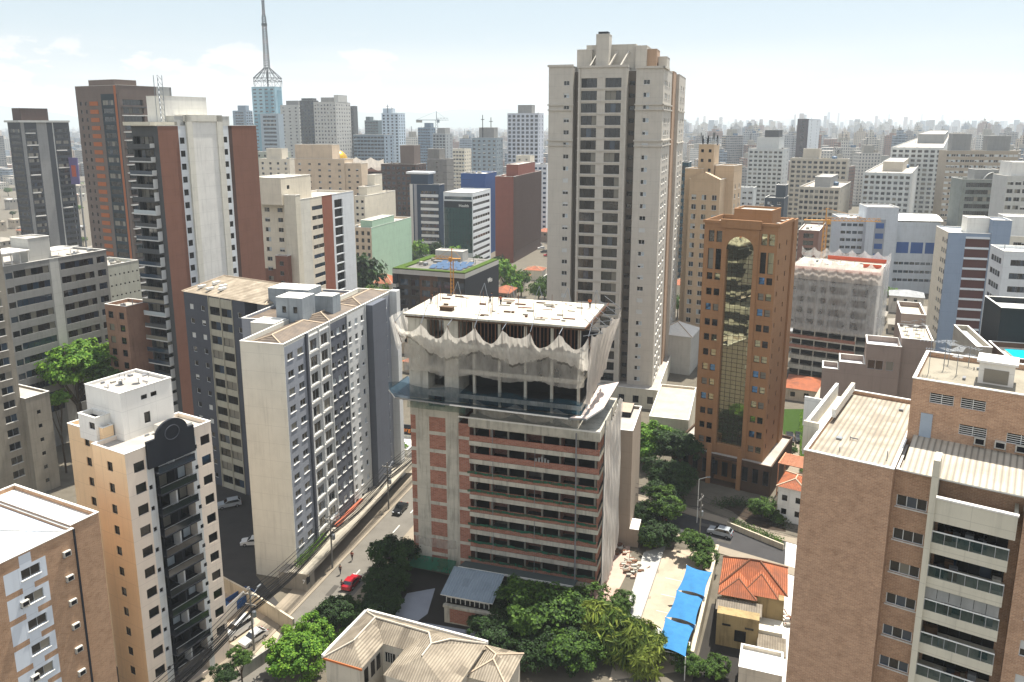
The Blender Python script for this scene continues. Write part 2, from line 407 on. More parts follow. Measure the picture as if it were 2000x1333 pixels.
ALLB = []
class Bd:
    def __init__(s, name, label, phi, near, Y, side='R', xl=None, xs=None, w=None, d=None, cat='building', group=None, sub=False, ztop=None):
        s.phi = R(phi); P = at(near[0], near[1], Y); s.z = P[2]
        u = (math.cos(s.phi), -math.sin(s.phi)); v = (math.sin(s.phi), math.cos(s.phi))
        s.uv = (u, v)
        if side == 'R':
            s.w = -along(P, u, xl) if w is None else w
            s.d = along(P, v, xs) if d is None else d
            o = (P[0] - u[0] * s.w, P[1] - u[1] * s.w)
        else:
            s.w = along(P, u, xl) if w is None else w
            s.d = along(P, v, xs) if d is None else d
            o = (P[0], P[1])
        s.o = o; s.blocks = []; s.wins = []; s.sub = sub
        s.root = empty(name, (o[0], o[1], 0), -s.phi, label, cat, group); ALLB.append(s)
        if not (3 < s.w < 120 and 3 < s.d < 120): print('SIZE', label, round(s.w, 1), round(s.d, 1), round(s.z, 1))
    def world(s, x, y, z):
        u, v = s.uv; return (s.o[0] + u[0] * x + v[0] * y, s.o[1] + u[1] * x + v[1] * y, z)
    def wdir(s, x, y):
        u, v = s.uv; return (u[0] * x + v[0] * y, u[1] * x + v[1] * y)
    def block(s, mat, x0=0, x1=None, y0=0, y1=None, z0=0, z1=None, name='wall', **kw):
        return Block(s, name, x0, s.w if x1 is None else x1, y0, s.d if y1 is None else y1, z0, s.z if z1 is None else z1, mat, **kw)
    def part(s, mb, name, label=None):
        o = mb.build(name, s.root)
        if label and o: o['label'] = label
        return o
    def finish(s):
        for b in s.blocks: b.build()
        cx, cy = camo.location[0], camo.location[1]
        def size(q):
            W = s.world(q[1], q[2], q[3]); return -q[4] * q[5] / ((W[0] - cx) ** 2 + (W[1] - cy) ** 2 + (W[2] - H) ** 2)
        ws = sorted(s.wins, key=size); rest = MB()
        for i, (k, x, y, z, w, h, kind, rec, n) in enumerate(ws):
            frm, gl, sp, sill, bars, sh = KINDS[kind]
            n = n or max(1, round(w / sp)); g = random.choice(gl)
            shv = 0
            if sh and random.random() < sh: shv = random.choice((.35, .55, 1.0)) if kind == 'shut' else random.choice((.3, .5))
            me, fm = winmesh(w, h, rec, n, frm, g, sill, bars, s.sub and i < 100, shv)
            if i < 100:
                o = bpy.data.objects.new('window', me); col.objects.link(o); o.parent = s.root; o.location = (x, y, z); o.rotation_euler.z = ROT[k]
                if fm:
                    c = bpy.data.objects.new('frame', fm); col.objects.link(c); c.parent = o
            else:
                ca, sa = math.cos(ROT[k]), math.sin(ROT[k]); b = len(rest.v)
                for vv in me.vertices:
                    q = vv.co; rest.v.append((x + q[0] * ca - q[1] * sa, y + q[0] * sa + q[1] * ca, z + q[2]))
                mm = [rest.mi(m) for m in me.materials]
                for p in me.polygons: rest.f.append(tuple(b + t for t in p.vertices)); rest.m.append(mm[p.material_index])
        if rest.f:
            o = rest.build('windows', s.root); o['kind'] = 'stuff'; o['label'] = 'the many small windows higher up and farther along the facades'
def seq(a, st, n): return [a + st * i for i in range(n)]

def ac_unit(bd, x, y, z, k='F'):
    m = MB(); m.box(-.4, .4, -.35, 0, 0, .6, flat('ac_casing', '#b9b6ac', .5)); m.box(-.3, .3, -.37, -.35, .08, .52, BLACK); m.box(-.42, -.36, -.3, .02, -.12, 0, PIPE); m.box(.36, .42, -.3, .02, -.12, 0, PIPE)
    m.build('ac_unit', bd.root, loc=(x, y, z), rz=ROT[k])
def yagi(bd, x, y, z, h=3, rz=0):
    m = MB(); m.tube((0, 0, 0), (0, 0, h), .035, METAL, 4); m.tube((-.9, 0, h - .2), (.9, 0, h - .2), .025, METAL, 4)
    for i in range(7): t = -.85 + i * .28; m.tube((t, -.5 + i * .03, h - .2), (t, .5 - i * .03, h - .2), .018, METAL, 3)
    for i in range(4): m.tube((-.35 + i * .2, -.4, h - .9), (-.35 + i * .2, .4, h - .9), .018, METAL, 3)
    m.tube((-.4, 0, h - .9), (.4, 0, h - .9), .022, METAL, 4)
    m.build('antenna', bd.root, loc=(x, y, z), rz=rz)
def dish(bd, x, y, z, rz=0):
    m = MB(); m.lathe([(.02, 0), (.3, .05), (.55, .2)], (0, 0, .7), flat('dish_grey', '#b5b3ab', .5), 12); m.tube((0, 0, 0), (0, 0, .7), .05, METAL, 4)
    m.build('satellite_dish', bd.root, loc=(x, y, z), rz=rz)
def tanks(bd, x, y, z, r=.9, h=1.3, mat=None):
    m = MB(); m.lathe([(r * .95, 0), (r, h * .8), (r * .6, h), (.01, h * 1.04)], (0, 0, 0), mat or TANK, 14); m.build('water_tank', bd.root, loc=(x, y, z))
def clutter(bd, x0, x1, y0, y1, z, n, s=1.0):
    """small vents, boxes, pipes on a roof, one mesh"""
    for i in range(n):
        m = MB(); nm = 'vent_box'
        x = random.uniform(x0, x1); y = random.uniform(y0, y1); t = random.random()
        if t < .4: a, b, h = random.uniform(.2, .7) * s, random.uniform(.2, .7) * s, random.uniform(.2, .8) * s; m.box(x - a, x + a, y - b, y + b, z - .02, z + h, random.choice((CONC, METAL, PIPE)))
        elif t < .7: m.tube((x, y, z), (x, y, z + random.uniform(.5, 1.6) * s), .08 * s, PIPE, 6); nm = 'vent_pipe'
        else:
            L = random.uniform(1, 3) * s; m.tube((x, y, z + .12), (min(x1, x + L), y, z + .12), .06, PIPE, 5); nm = 'roof_pipe'
        m.build(nm, bd.root)

# ================================================================== NEAR BUILDINGS
random.seed(7)
BRK = brick('red_block', '#8a5542', '#a06a56', '#958b80', 1.6, .45)
# ---- A: tower under construction, centre
def net_mat(name, c, alpha):
    if name in MC: return MC[name]
    m, t, b = base(name, c, .9); o = t.nodes['Material Output']
    tr = N(t, 'ShaderNodeBsdfTransparent'); tl = N(t, 'ShaderNodeBsdfTranslucent'); tl.inputs[0].default_value = lin(c)
    m1 = N(t, 'ShaderNodeMixShader'); m1.inputs[0].default_value = .45; lk(t, b.outputs[0], m1.inputs[1]); lk(t, tl.outputs[0], m1.inputs[2])
    m2 = N(t, 'ShaderNodeMixShader'); n = noise(t, objco(t), .7, 5, .6, (1, 1, .35)); lk(t, mrange(t, n, .3, .7, alpha - .14, alpha + .12), m2.inputs[0])
    lk(t, tr.outputs[0], m2.inputs[1]); lk(t, m1.outputs[0], m2.inputs[2]); lk(t, m2.outputs[0], o.inputs[0])
    MC[name] = m; return m
NET = net_mat('debris_net', '#f4efe4', .58); NETG = net_mat('debris_net_thin', '#d2ccc0', .46); NETGREEN = net_mat('green_net', '#1f6b52', .8); NETD = net_mat('debris_net_dense', '#d8cfc2', .9)
NETGF = net_mat('green_net_faded', '#4f7f74', .5)
def drape(nu, nv, fn, mat, name, parent):
    m = MB()
    for j in range(nv + 1):
        for i in range(nu + 1): m.v.append(fn(i / nu, j / nv))
    k = m.mi(mat)
    for j in range(nv):
        for i in range(nu):
            a = j * (nu + 1) + i; m.f.append((a, a + 1, a + nu + 2, a + nu + 1)); m.m.append(k)
    return m.build(name, parent, True)
def wob(a, b, s=0):
    return math.sin(a * 1.7 + s) * .5 + math.sin(a * 4.1 + b * 2.3 + s * 2) * .3 + math.sin(a * 9.7 - b * 3.1 + s) * .2
A = Bd('building_under_construction', 'central tower under construction with brick infill floors, white debris nets and pale top deck', 17, (1172, 850), 112.6, xl=798, d=15.5)
AW, AD, AZ = A.w, A.d, A.z; ZT = 45.2; X1 = 8.6; XU = AW - 3.2
SC = wall('site_concrete', '#bcb7a8', .8); DK = wall('site_painted_shade', '#161514', .6); SC2 = wall('site_concrete_dull', '#77746b', .75)  # DK: near-black paints the shade of the open floors into the surfaces
a1 = A.block(SC, 0, X1, .7, AD, 0, ZT, name='lift_core_wall', par=0, top=False)
P = AZ / 9.15
for i in range(9):
    z = P * i + .55
    for (u0, u1) in ((0, .9), (3.3, 6.2)): a1.paint('F', u0, u1, z, z + P - .62, BRK)
    a1.paint('L', 1.2, AD - 4, z, z + P - .62, BRK)
a1.hole('F', 3.3, 6.2, AZ + 1.4, AZ + 3.6, 2.5)
UF = [AZ, 32.4, 36.6, 40.8, ZT]
for q in (1, 2, 3):
    a1.hole('F', 3.3, 6.2, UF[q] + .15, UF[q + 1] - .75, 3)
    a1.hole('L', 2, 9, UF[q] + .15, UF[q + 1] - .75, 3)
a2 = A.block(BRK, X1 + .003, X1 + 1.9, .35, AD, 0, AZ - .9, name='brick_pier', par=0, top=False)
for i in range(10): a2.paint('F', 0, 3, P * i - .1, P * i + .45, SC)
# closed core behind the open floors blocks light; near-black stands in for shade
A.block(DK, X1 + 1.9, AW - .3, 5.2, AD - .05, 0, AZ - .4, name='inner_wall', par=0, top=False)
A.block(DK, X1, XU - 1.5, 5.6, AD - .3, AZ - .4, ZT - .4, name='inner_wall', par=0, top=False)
for i in range(1, 10):
    z = P * i; m = MB()
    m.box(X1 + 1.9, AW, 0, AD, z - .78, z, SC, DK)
    m.build('floor_slab', A.root)
    if i < 9:
        m = MB(); m.box(X1 + 1.95, AW - .05, .08, .24, z + .002, z + .95, BRK); m.build('brick_parapet', A.root)
    m = MB()
    if i < 9:
        for c in range(8):
            x = X1 + 2.6 + c * (AW - X1 - 3.4) / 7; m = MB(); m.box(x, x + .28, .4, .75, z, z + P - .78, SC2); m.build('column', A.root); m = MB()
        for c in range(4):
            x = X1 + 5.1 + c * 5.9; m = MB(); m.box(x, x + .15, .8, 5.2, z, z + P - .78, BRK)
            m.box(x + .16, min(x + 2.6, AW - .4), 3.2, 3.35, z, z + P - .78, random.choice((BRK, SC2, DK))); m.build('partition_wall', A.root)
for c in range(8):
    x = X1 + 2.6 + c * (AW - X1 - 3.4) / 7; m = MB(); m.box(x, x + .28, .4, .75, 0, P - .78, SC2); m.build('column', A.root)
m = MB(); m.box(X1 + 1.9, AW + .05, -.25, AD, AZ - 1.0, AZ + .55, SC); m.box(X1 + .2, AW + .05, -.28, -.24, AZ + .3, AZ + .56, WHITE); m.build('terrace_slab', A.root)
for q, z in enumerate(UF[1:]):
    m = MB(); th = .75 if z < ZT else .35
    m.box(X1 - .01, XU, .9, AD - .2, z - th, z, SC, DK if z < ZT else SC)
    if z < ZT - 1: m.box(-.02, X1 - .01, .66, 1.2, z - th, z, SC)
    m.build('floor_slab', A.root)
for z0, z1 in zip(UF, UF[1:]):
    for c in range(5):
        x = X1 + 2.2 + c * (XU - X1 - 3) / 4; m = MB()
        m.box(x, x + .42, 1.3, 1.75, z0 + (.5 if z0 == AZ else 0), z1 - .35, SC); m.build('column', A.root)
# formwork props under the deck
m = MB(); WOOD = flat('form_wood', '#5c4633', .8)
for i in range(70): 
    x = .3 + i * (XU - .4) / 70; m.tube((x, .9 + (i % 3) * .5, UF[3]), (x, .9 + (i % 3) * .5, ZT - .35), .06, RUST, 4)
m.box(-.3, XU + .4, .4, 1.0, ZT - .62, ZT - .38, WOOD)
for i in range(40): x = .0 + i * XU / 40; m.box(x, x + .12, -.1, 1.2, ZT - .38, ZT - .25, WOOD)
for i in range(18): y = .5 + i * (AD - 1) / 18; m.box(XU - .2, XU + 1.2, y, y + .12, ZT - .5, ZT - .38, WOOD)
m.build('formwork', A.root)
DECKW = wall('wet_concrete_deck', '#b9b3a4', .8, streak=False)
m = MB(); m.box(-.6, XU + .6, .1, AD + .3, ZT - .25, ZT + .06, SC, DECKW)
for i in range(26): x = random.uniform(0, XU); y = random.uniform(1, AD - 1); m.tube((x, y, ZT), (x, y, ZT + random.uniform(1, 3)), .04, RUST, 4)
for i in range(46): x = random.uniform(1, XU - 3); y = random.uniform(1, AD - 1); m.box(x, x + random.uniform(.2, 2), y, y + random.uniform(.1, .5), ZT + .06, ZT + random.uniform(.1, .35), random.choice((WOOD, RUST, CONC, DECKW)))
m.build('deck', A.root)
# rebar starters, pallets of boards on the deck : things
for i, (x, y, n) in enumerate(((5.5, 4.0, 5),)):
    W = A.world(x, y, ZT + .07); m = MB()
    for j in range(n): m.box(-1.1, 1.1, -.5, .5, j * .14, j * .14 + .09, WOOD)
    tag(m.build('timber_stack', None, loc=W, rz=-A.phi), 'dark stack of formwork timber lying near the left end of the pale top deck', 'timber')
def fscal(x, n0, zt, sag, x0, x1):
    t = (x - x0) / (x1 - x0) * n0; k = t - math.floor(t); q = (.75, 1.25, .9, 1.15, .7, 1.2, 1, 1)[int(t) % 8]; k2 = k ** (1 + .35 * math.sin(int(t) * 2.3)); return zt - sag * q * 4 * k2 * (1 - k2) + .25 * math.sin(int(t) * 1.9) * (1 - 2 * abs(k - .5))
def netf(u, v):
    x = -1.2 + (XU + 2.6) * u
    top = fscal(x, 7, ZT - 1.0, 1.9, -1.2, XU + 1.4); bot = 39.2 + .7 * math.sin(x * .55 + 1) + .25 * wob(x, 0)
    if x < 4: bot += (4 - x) * .45
    z = top + (bot - top) * v
    return (x, -1.5 + 1.3 * v + .16 * wob(x * 1.6, v) + .14 * math.sin(x * 5.3 + 2 * math.sin(x)) * (1 - v) - .25 * math.sin(v * 3.1), z)
drape(260, 10, netf, NET, 'debris_net', A.root)
drape(150, 2, lambda u, v: (lambda p: (p[0], p[1] - .06, p[2] - .4 * v + .1))(netf(u, 1)), net_mat('hem_dark', '#5d564a', .42), 'net_hem', A.root)
drape(80, 6, lambda u, v: (-.4 + (XU + 1.0) * u, -.25 + .3 * wob(u * 30, v * 2), 40.4 - 4.6 * v + .3 * math.sin(u * 19) * v), NETG, 'debris_net', A.root)
def netr(u, v):
    y = -1.4 + (AD + 1.5) * u; top = ZT - .6 - 1.0 * 4 * ((u * 3) % 1) * (1 - (u * 3) % 1)
    bot = 32.8 + 2 * u; z = top + (bot - top) * v
    return (XU + 1.2 + 2.4 * (1 - v) ** 1.3 * (.3 + .7 * u) + .35 * wob(y * 1.4, v * 4), y, z)
drape(60, 14, netr, NETD, 'debris_net', A.root)
drape(40, 8, lambda u, v: (-1.2 - 1.2 * (1 - v) + .3 * wob(u * 12, v), -1.2 + 7 * u, ZT - .4 - 5.5 * v * (1 - .4 * u)), NET, 'debris_net', A.root)
m = MB()
for i in range(8):
    x = -1.2 + (XU + 2.6) * i / 7; m.tube((x, -1.5, ZT - .95), (x + .3, .6, ZT + 1.6 * (i % 2)), .06, METAL, 4); m.tube((x, -1.5, ZT - .95), (x + .2, .2, 40.4), .06, RUST, 4)
for i in range(5):
    y = -1 + (AD + 1) * i / 4; m.tube((XU + 3.4, y, ZT - .4), (XU + .4, y + .5, ZT - 1.2), .07, METAL, 4); m.tube((XU + 3.4, y, ZT - .4), (XU + .6, y, ZT + 1.6), .05, METAL, 4)
m.tube((XU + .8, -1.2, ZT + .15), (XU + 1.4, AD, ZT + .4), .09, RUST, 4)
for i in range(6): x = 2 + i * 5; m.tube((x, AD, ZT), (x + .8, AD + .6, ZT + 2.4), .05, METAL, 4); m.tube((x + 1.6, AD, ZT), (x + .8, AD + .6, ZT + 2.4), .05, METAL, 4)
m.build('net_pole', A.root)
# protective tray
TRG = glassm('tray_teal_shaded', '#17333f', .3, .5); TRW = flat('tray_lit', '#cfbfb6', .7, .3)  # shade painted into the teal front, sunlight into the pale right side
zt = 30.9
def ring(off): # plan outline of the tray at an offset
    c = off * .75
    return [(-off - .3, AD * .5), (-off - .3, .3), (-off * .3, -off + .4), (X1, -off - .1), (XU - 1, -off - .4), (XU + off * .5, -off + .1), (XU + off, 2.2), (XU + off + .2, AD)]
r0, r1 = [(0, AD * .5), (0, .7), (.01, .7), (X1, .7), (XU - 1, .6), (XU, .6), (XU, 1), (XU, AD)], ring(3.3)
m = MB(); mr = MB()
for i in range(7):
    a, b, c, d = r0[i], r0[i + 1], r1[i + 1], r1[i]; M = TRG if i < 4 else TRW
    up = 1.1
    m.quad((d[0], d[1], zt + up), (c[0], c[1], zt + up), (b[0], b[1], zt), (a[0], a[1], zt), M)
    m.quad((d[0], d[1], zt + up - .14), (a[0], a[1], zt - .14), (b[0], b[1], zt - .14), (c[0], c[1], zt + up - .14), TRG)
    m.quad((d[0], d[1], zt + up - .14), (c[0], c[1], zt + up - .14), (c[0], c[1], zt + up + .12), (d[0], d[1], zt + up + .12), WHITE if i % 2 else METAL)
    for t in range(7):
        k = t / 7; p = (d[0] + (c[0] - d[0]) * k, d[1] + (c[1] - d[1]) * k); q = (a[0] + (b[0] - a[0]) * k, a[1] + (b[1] - a[1]) * k)
        mr.tube((p[0], p[1], zt + up - .2), (q[0], q[1], zt - .3), .05, METAL, 4); 
m.build('protective_tray', A.root)
drape(80, 4, lambda u, v: (-2.6 + (XU + 4.2) * u, -1.9 + .9 * v + .15 * wob(u * 20, v), zt + 3.2 + .3 * math.sin(u * 23) * (1 - v) - 2.4 * v), net_mat('teal_guard_net', '#1f4a5c', .5), 'guard_net', A.root)
mr.build('tray_bracket', A.root)
drape(60, 3, lambda u, v: (-.2 + (X1 + 1.5) * u, .2 - .3 * v + .1 * wob(u * 9, v), AZ + 2.6 - 1.6 * v), NETGF, 'green_net', A.root)
drape(70, 5, lambda u, v: (X1 + 3 + 17 * u, .2 + .2 * wob(u * 9, v), AZ + 3.4 - 1.2 * abs(math.sin(u * 8)) - 1.6 * v), NETG, 'debris_net', A.root)
for i in range(1, 7):
    drape(60, 2, lambda u, v: (X1 + 1.6 + (AW - X1 - 1.8) * u, -.1 + .1 * wob(u * 12, v, i), P * i + 1.25 - .45 * v + .1 * wob(u * 20, 0, i) - (.25 if i > 3 else 0)), NETGREEN, 'green_net', A.root)
drape(40, 6, lambda u, v: (.5 + 7.4 * u, .3 + .2 * wob(u * 9, v), 6.6 - 1.6 * v - 1.2 * u * (1 - u)), NETG, 'green_net', A.root)
drape(40, 6, lambda u, v: (-.5 + 8.6 * u, -.2 - 1.2 * v, 3.2 - 1.8 * v), NETGREEN, 'green_net', A.root)
# lower tray over the entrance, side nets and hoist
m = MB(); m.quad((X1 + 1, -3.4, 4.3), (AW - 3, -3.2, 4.3), (AW - 3, 0, 3.4), (X1 + 1, 0, 3.4), flat('tray_shade_net', '#46504f', .8)); m.quad((X1 + 1, -3.4, 4.18), (X1 + 1, 0, 3.28), (AW - 3, 0, 3.28), (AW - 3, -3.2, 4.18), TRG)
m.box(X1 + 1, AW - 3, -3.5, -3.4, 4.1, 4.4, WHITE); m.build('protective_tray', A.root)
def nets(u, v):
    y = .3 + (AD - .4) * u; return (AW + .75 + .3 * wob(y * 2.2, v * 7) , y, AZ + 2.5 * max(0, math.sin(u * 9)) * .5 - (AZ - .5) * v)
drape(50, 40, nets, net_mat('side_net_white', '#efe8dc', .86), 'debris_net', A.root)
m = MB()
for k in range(3):
    y = 1 + k * 6; m.tube((AW + .55, y, 0), (AW + .6, y, AZ + 2), .09, METAL, 5)
m.tube((AW - 3.4, -.5, 0), (AW - 3.6, -.5, AZ), .12, PIPE, 6)
for i in range(9): m.tube((X1 + 6 + (i % 2) * 7, -.3, P * i + .1), (X1 + 6 + (i % 2) * 7, -.1, P * i + P), .05, PIPE, 4)
m.build('scaffold_pole', A.root)
m = MB()
for i in range(5): m.box(X1 + 13 + i * .5, X1 + 13.3 + i * .5, -.1, .05, P * 7 + 1, P * 7 + 1.9 - abs(i - 2) * .2, METAL)
m.build('hoist_ring', A.root)

# ---- annex building in front of the construction
g0 = gp(868, 1216)
AN = empty('site_office', (g0[0], g0[1], 0), R(-17), 'low brick site office with blue metal roof at the foot of the construction tower', 'site office')
m = MB(); m.box(0, 10.6, 0, 5, 0, 3.0, SC); m.box(.9, 6.6, -.03, 0, .25, 2.5, BRK); m.box(7.2, 10.4, -.03, 0, .25, 2.4, BRK); m.box(0, 11.6, -.5, 0, 2.9, 3.3, SC); m.build('wall', AN)
m = MB(); m.box(.2, 7.3, .5, 4.8, 3.05, 5.0, GK); m.build('glazing', AN)
for i in range(10):
    m = MB(); m.box(.2 + i * .76, .3 + i * .76, .4, .5, 3.3, 5, WHITE)
    if i < 9: m.box(.3 + i * .76, .96 + i * .76, .42, .48, 4.1, 4.2, WHITE)
    m.build('window_frame', AN)
m = MB(); TINR = ribbed('tin_roof', '#7e8b94', 0, .4, None, .3, cont=.15); m.quad((-.4, -.5, 5.0), (8, -.5, 5.0), (8, 5.4, 6.3), (-.4, 5.4, 6.3), TINR); m.quad((-.4, -.5, 4.9), (-.4, 5.4, 6.2), (8, 5.4, 6.2), (8, -.5, 4.9), TINR); m.quad((-.4, -.5, 4.9), (8, -.5, 4.9), (8, -.5, 5.0), (-.4, -.5, 5.0), WHITE); m.quad((8, -.5, 4.9), (8, 5.4, 6.2), (8, 5.4, 6.3), (8, -.5, 5), WHITE); m.build('roof', AN)
m = MB(); m.lathe([(1.1, 0), (1.15, 1.0), (.9, 1.3), (.1, 1.5)], (0, 0, 0), flat('tank_white', '#a9b4bf', .5), 16)
g = AN.matrix_world; c17, s17 = math.cos(R(17)), math.sin(R(17))
def anp(x, y, z): return (g0[0] + c17 * x + s17 * y, g0[1] - s17 * x + c17 * y, z)
tag(m.build('water_tank', None, loc=anp(10.6, 2.6, 3.05)), 'round pale water tank beside the metal-roofed site office', 'water tank')

# ---- B: grey-blue slab with white window frames
B = Bd('apartment_slab', 'long apartment block with blank grey end wall and white framed windows left of the construction', 15, (553, 674), 118.6, xl=468, xs=766, sub=True)
GRW = wall('greige_paint', '#cfccbf', .25); BL1 = wall('blue_grey_paint', '#8e9299', .2); BL2 = wall('slate_paint', '#5c6068', .2); BL3 = wall('dark_slate_paint', '#4c4f56', .2); BL4 = wall('pale_grey_paint', '#c6c7c4', .2)
b = B.block(GRW, par=.9, deck=GRW)
uu = lambda px: b.u('R', px)
edges = [(553, 594, BL1), (594, 600, BL3), (600, 642, BL4), (642, 676, BL2), (676, 712, BL4), (712, 741, BL3), (741, 760, BL1), (760, 768, BL4)]
BP = (B.z - 2.6) / 13
for x0, x1, mt in edges: b.paint('R', max(0, uu(x0)) if x0 > 553 else .15, uu(x1), 0, B.z - .5, mt)
for i in range(13):
    z = 2.4 + BP * i
    for (x0, x1, n, wd, kd) in ((553, 594, 2, 1.7, 'big'), (600, 642, 2, 2.3, 'big'), (642, 676, 3, 1.3, 'white'), (676, 712, 3, 1.1, 'white'), (741, 760, 1, 1.6, 'white')):
        a, c = max(.3, uu(x0)), uu(x1); L = c - a
        us = [a + L * (k + .5) / n - wd / 2 for k in range(n)]
        if kd == 'big' and x0 == 600: b.win('R', us, [z - .35], wd, 1.9, kd)
        else: b.win('R', us, [z + .15], wd, 1.15, kd)
b.build_done = 1
m = MB()
for i in range(14):
    z = 2.0 + BP * i
    a, c = uu(600), uu(642); m.box(B.w, B.w + .12, a, c, z - .3, z - .1, WHITE)
for x in (600, 621, 642, 676, 712): u = uu(x); m.box(B.w, B.w + .18, u - .1, u + .1, 1, B.z, BL4)
u = uu(597); m.box(B.w, B.w + .3, u - .35, u + .2, 0, B.z, BL3)
m.build('facade_rib', B.root)
m = MB(); a, c = uu(714), uu(741); m.box(B.w + .003, B.w + 1.4, a, c, 0, B.z - .3, BL2); m.box(B.w + .003, B.w + 1.6, uu(760), uu(767), 0, B.z + .2, BL4); m.build('stair_bay', B.root)
TILE = ribbed('old_brown_roof', '#5b5147', 1, .5, '#80705e', .6, cont=.35)
def hip(mb, x0, x1, y0, y1, z, h, mat, ridge=None, along_y=True, rm=None, inset=None):
    """hip roof over a rectangle"""
    if along_y:
        xm = (x0 + x1) / 2; k = (x1 - x0) / 2 if inset is None else inset
        a, b_ = (xm, y0 + k, z + h), (xm, y1 - k, z + h)
        mb.poly([(x0, y0, z), (x1, y0, z), a], mat); mb.poly([(x1, y0, z), (x1, y1, z), b_, a], mat); mb.poly([(x1, y1, z), (x0, y1, z), b_], mat); mb.poly([(x0, y1, z), (x0, y0, z), a, b_], mat)
        cs = [(x0, y0, z), (x1, y0, z), (x1, y1, z), (x0, y1, z)]; rr = [(cs[0], a), (cs[1], a), (cs[2], b_), (cs[3], b_), (a, b_)]
    else:
        ym = (y0 + y1) / 2; k = (y1 - y0) / 2 if inset is None else inset
        a, b_ = (x0 + k, ym, z + h), (x1 - k, ym, z + h)
        mb.poly([(x0, y1, z), (x0, y0, z), a], mat); mb.poly([(x0, y0, z), (x1, y0, z), b_, a], mat); mb.poly([(x1, y0, z), (x1, y1, z), b_], mat); mb.poly([(x1, y1, z), (x0, y1, z), a, b_], mat)
        cs = [(x0, y0, z), (x1, y0, z), (x1, y1, z), (x0, y1, z)]; rr = [(cs[0], a), (cs[3], a), (cs[1], b_), (cs[2], b_), (a, b_)]
    if rm:
        for p, q in rr: mb.tube(Vector(p) + Vector((0, 0, .04)), Vector(q) + Vector((0, 0, .04)), .14, rm, 5)
RIDGE = flat('ridge_tile', '#b8a58d', .8)
m = MB(); L3 = B.d
hip(m, .5, B.w - .15, .4, L3 * .36, B.z - .55, 1.1, TILE, rm=RIDGE, inset=2.5); hip(m, .9, B.w - .2, L3 * .38, L3 * .66, B.z - .45, 1.1, TILE, rm=RIDGE, inset=2.5); hip(m, .9, B.w - .2, L3 * .68, L3 - .4, B.z - .45, 1.1, TILE, rm=RIDGE, inset=2.5)
m.build('tiled_roof', B.root)
# slab's rear part and machine rooms
MR = wall('machine_room_blue', '#8d9498', .55)
def pxbox(bd, x0, x1, y0, y1, z0, z1, mat, name='machine_room', **kw): bb = bd.block(mat, x0, x1, y0, y1, z0, z1, name=name, par=.02, deck=WHITE, **kw); return bb
B.block(BL1, -9, -.02, 14, 25, 0, B.z - .2, name='rear_wing_wall', par=.4, deck=TILE)
B.block(GRW, -4.5, -.02, 10, 14, 0, B.z + .3, name='stair_tower', par=.1, deck=WHITE).win('R', [.6], [B.z - 2.6], 2.4, 2.2, 'white')
pxbox(B, -2.2, 3.0, 14.5, 19, B.z - .6, B.z + 4.0, MR).win('F', [1.2, 3.4], [B.z + 1.2], .8, 1.2, 'dark' if 0 else 'black')
pxbox(B, 2.4, 6.0, 20, 23, B.z - .6, B.z + 3.4, MR)
pxbox(B, -10, -1.4, 24.5, 29.5, B.z - 1, B.z + 3.2, MR).win('F', [3.5, 6], [B.z + .5], 1.0, 1.2, 'black')
B.block(BL1, -9, -.02, 25.02, L3 - .3, 0, B.z - .6, name='rear_wing_wall', par=.4, deck=TILE)
# podium canopy along the street with planter
CAN = wall('canopy_concrete', '#a39c8d', .5)
m = MB(); m.box(B.w + .02, B.w + 3.4, -2.5, L3 + 2, 2.9, 3.15, CAN); m.box(B.w + 3.4, B.w + 3.55, -2.5, L3 + 2, 2.8, 3.35, CAN); m.box(B.w * .75, B.w + 3.2, -2.4, -.02, 0, 2.85, wall('podium_wall', '#8f8a80', .5)); m.build('canopy', B.root)
m = MB(); m.box(B.w + .3, B.w + 1.0, L3 * .3, L3 * .55, 3.15, 3.6, flat('planter_terracotta', '#a0563c', .8)); m.build('planter', B.root)

# ---- B2: rear dark-slate wing
B2 = Bd('apartment_block', 'dark slate apartment block with beige window bands behind the long grey-blue slab', 31, (477, 590), 148, xl=358, d=15)
b = B2.block(BL3, par=.3, deck=TILE)
W2 = B2.w; BG = wall('beige_band', '#a8a493', .35)
b.paint('F', W2 * .42, W2 * .80, 0, B2.z - .3, BG)
for i in range(13):
    z = 1.2 + 3.02 * i
    b.win('F', [W2 * .43, W2 * .62], [z], W2 * .165, 1.7, 'balc'); b.win('F', [W2 * .09, W2 * .28], [z + .4], 1.2, 1.1, 'shut'); b.win('F', [W2 * .88], [z + .3], 1.2, 1.1, 'shut')
m = MB()
for x in (.42, .61, .80): m.box(W2 * x - .08, W2 * x + .08, -.15, 0, 0, B2.z, BG)
m.build('facade_rib', B2.root)
m = MB(); PALER = ribbed('pale_tile_roof', '#857967', 1, .5, '#b8ab96', .7, cont=.3); hip(m, -.2, W2 + 6, -.2, B2.d, B2.z + .06, 2.4, PALER, rm=RIDGE, along_y=False, inset=4)
for x, y in ((3, 2), (6, 1.6), (9, 2.2), (5, 4), (8, 3.2)): m.box(x, x + .7, y - .8, y + .9, B2.z + .3 + y * .28, B2.z + .75 + y * .3, WHITE)
m.build('tiled_roof', B2.root)
B2.block(BL1, W2 + .02, W2 + 9, 3, 14, 0, B2.z - .3, name='rear_wing_wall', par=.3, deck=TILE)

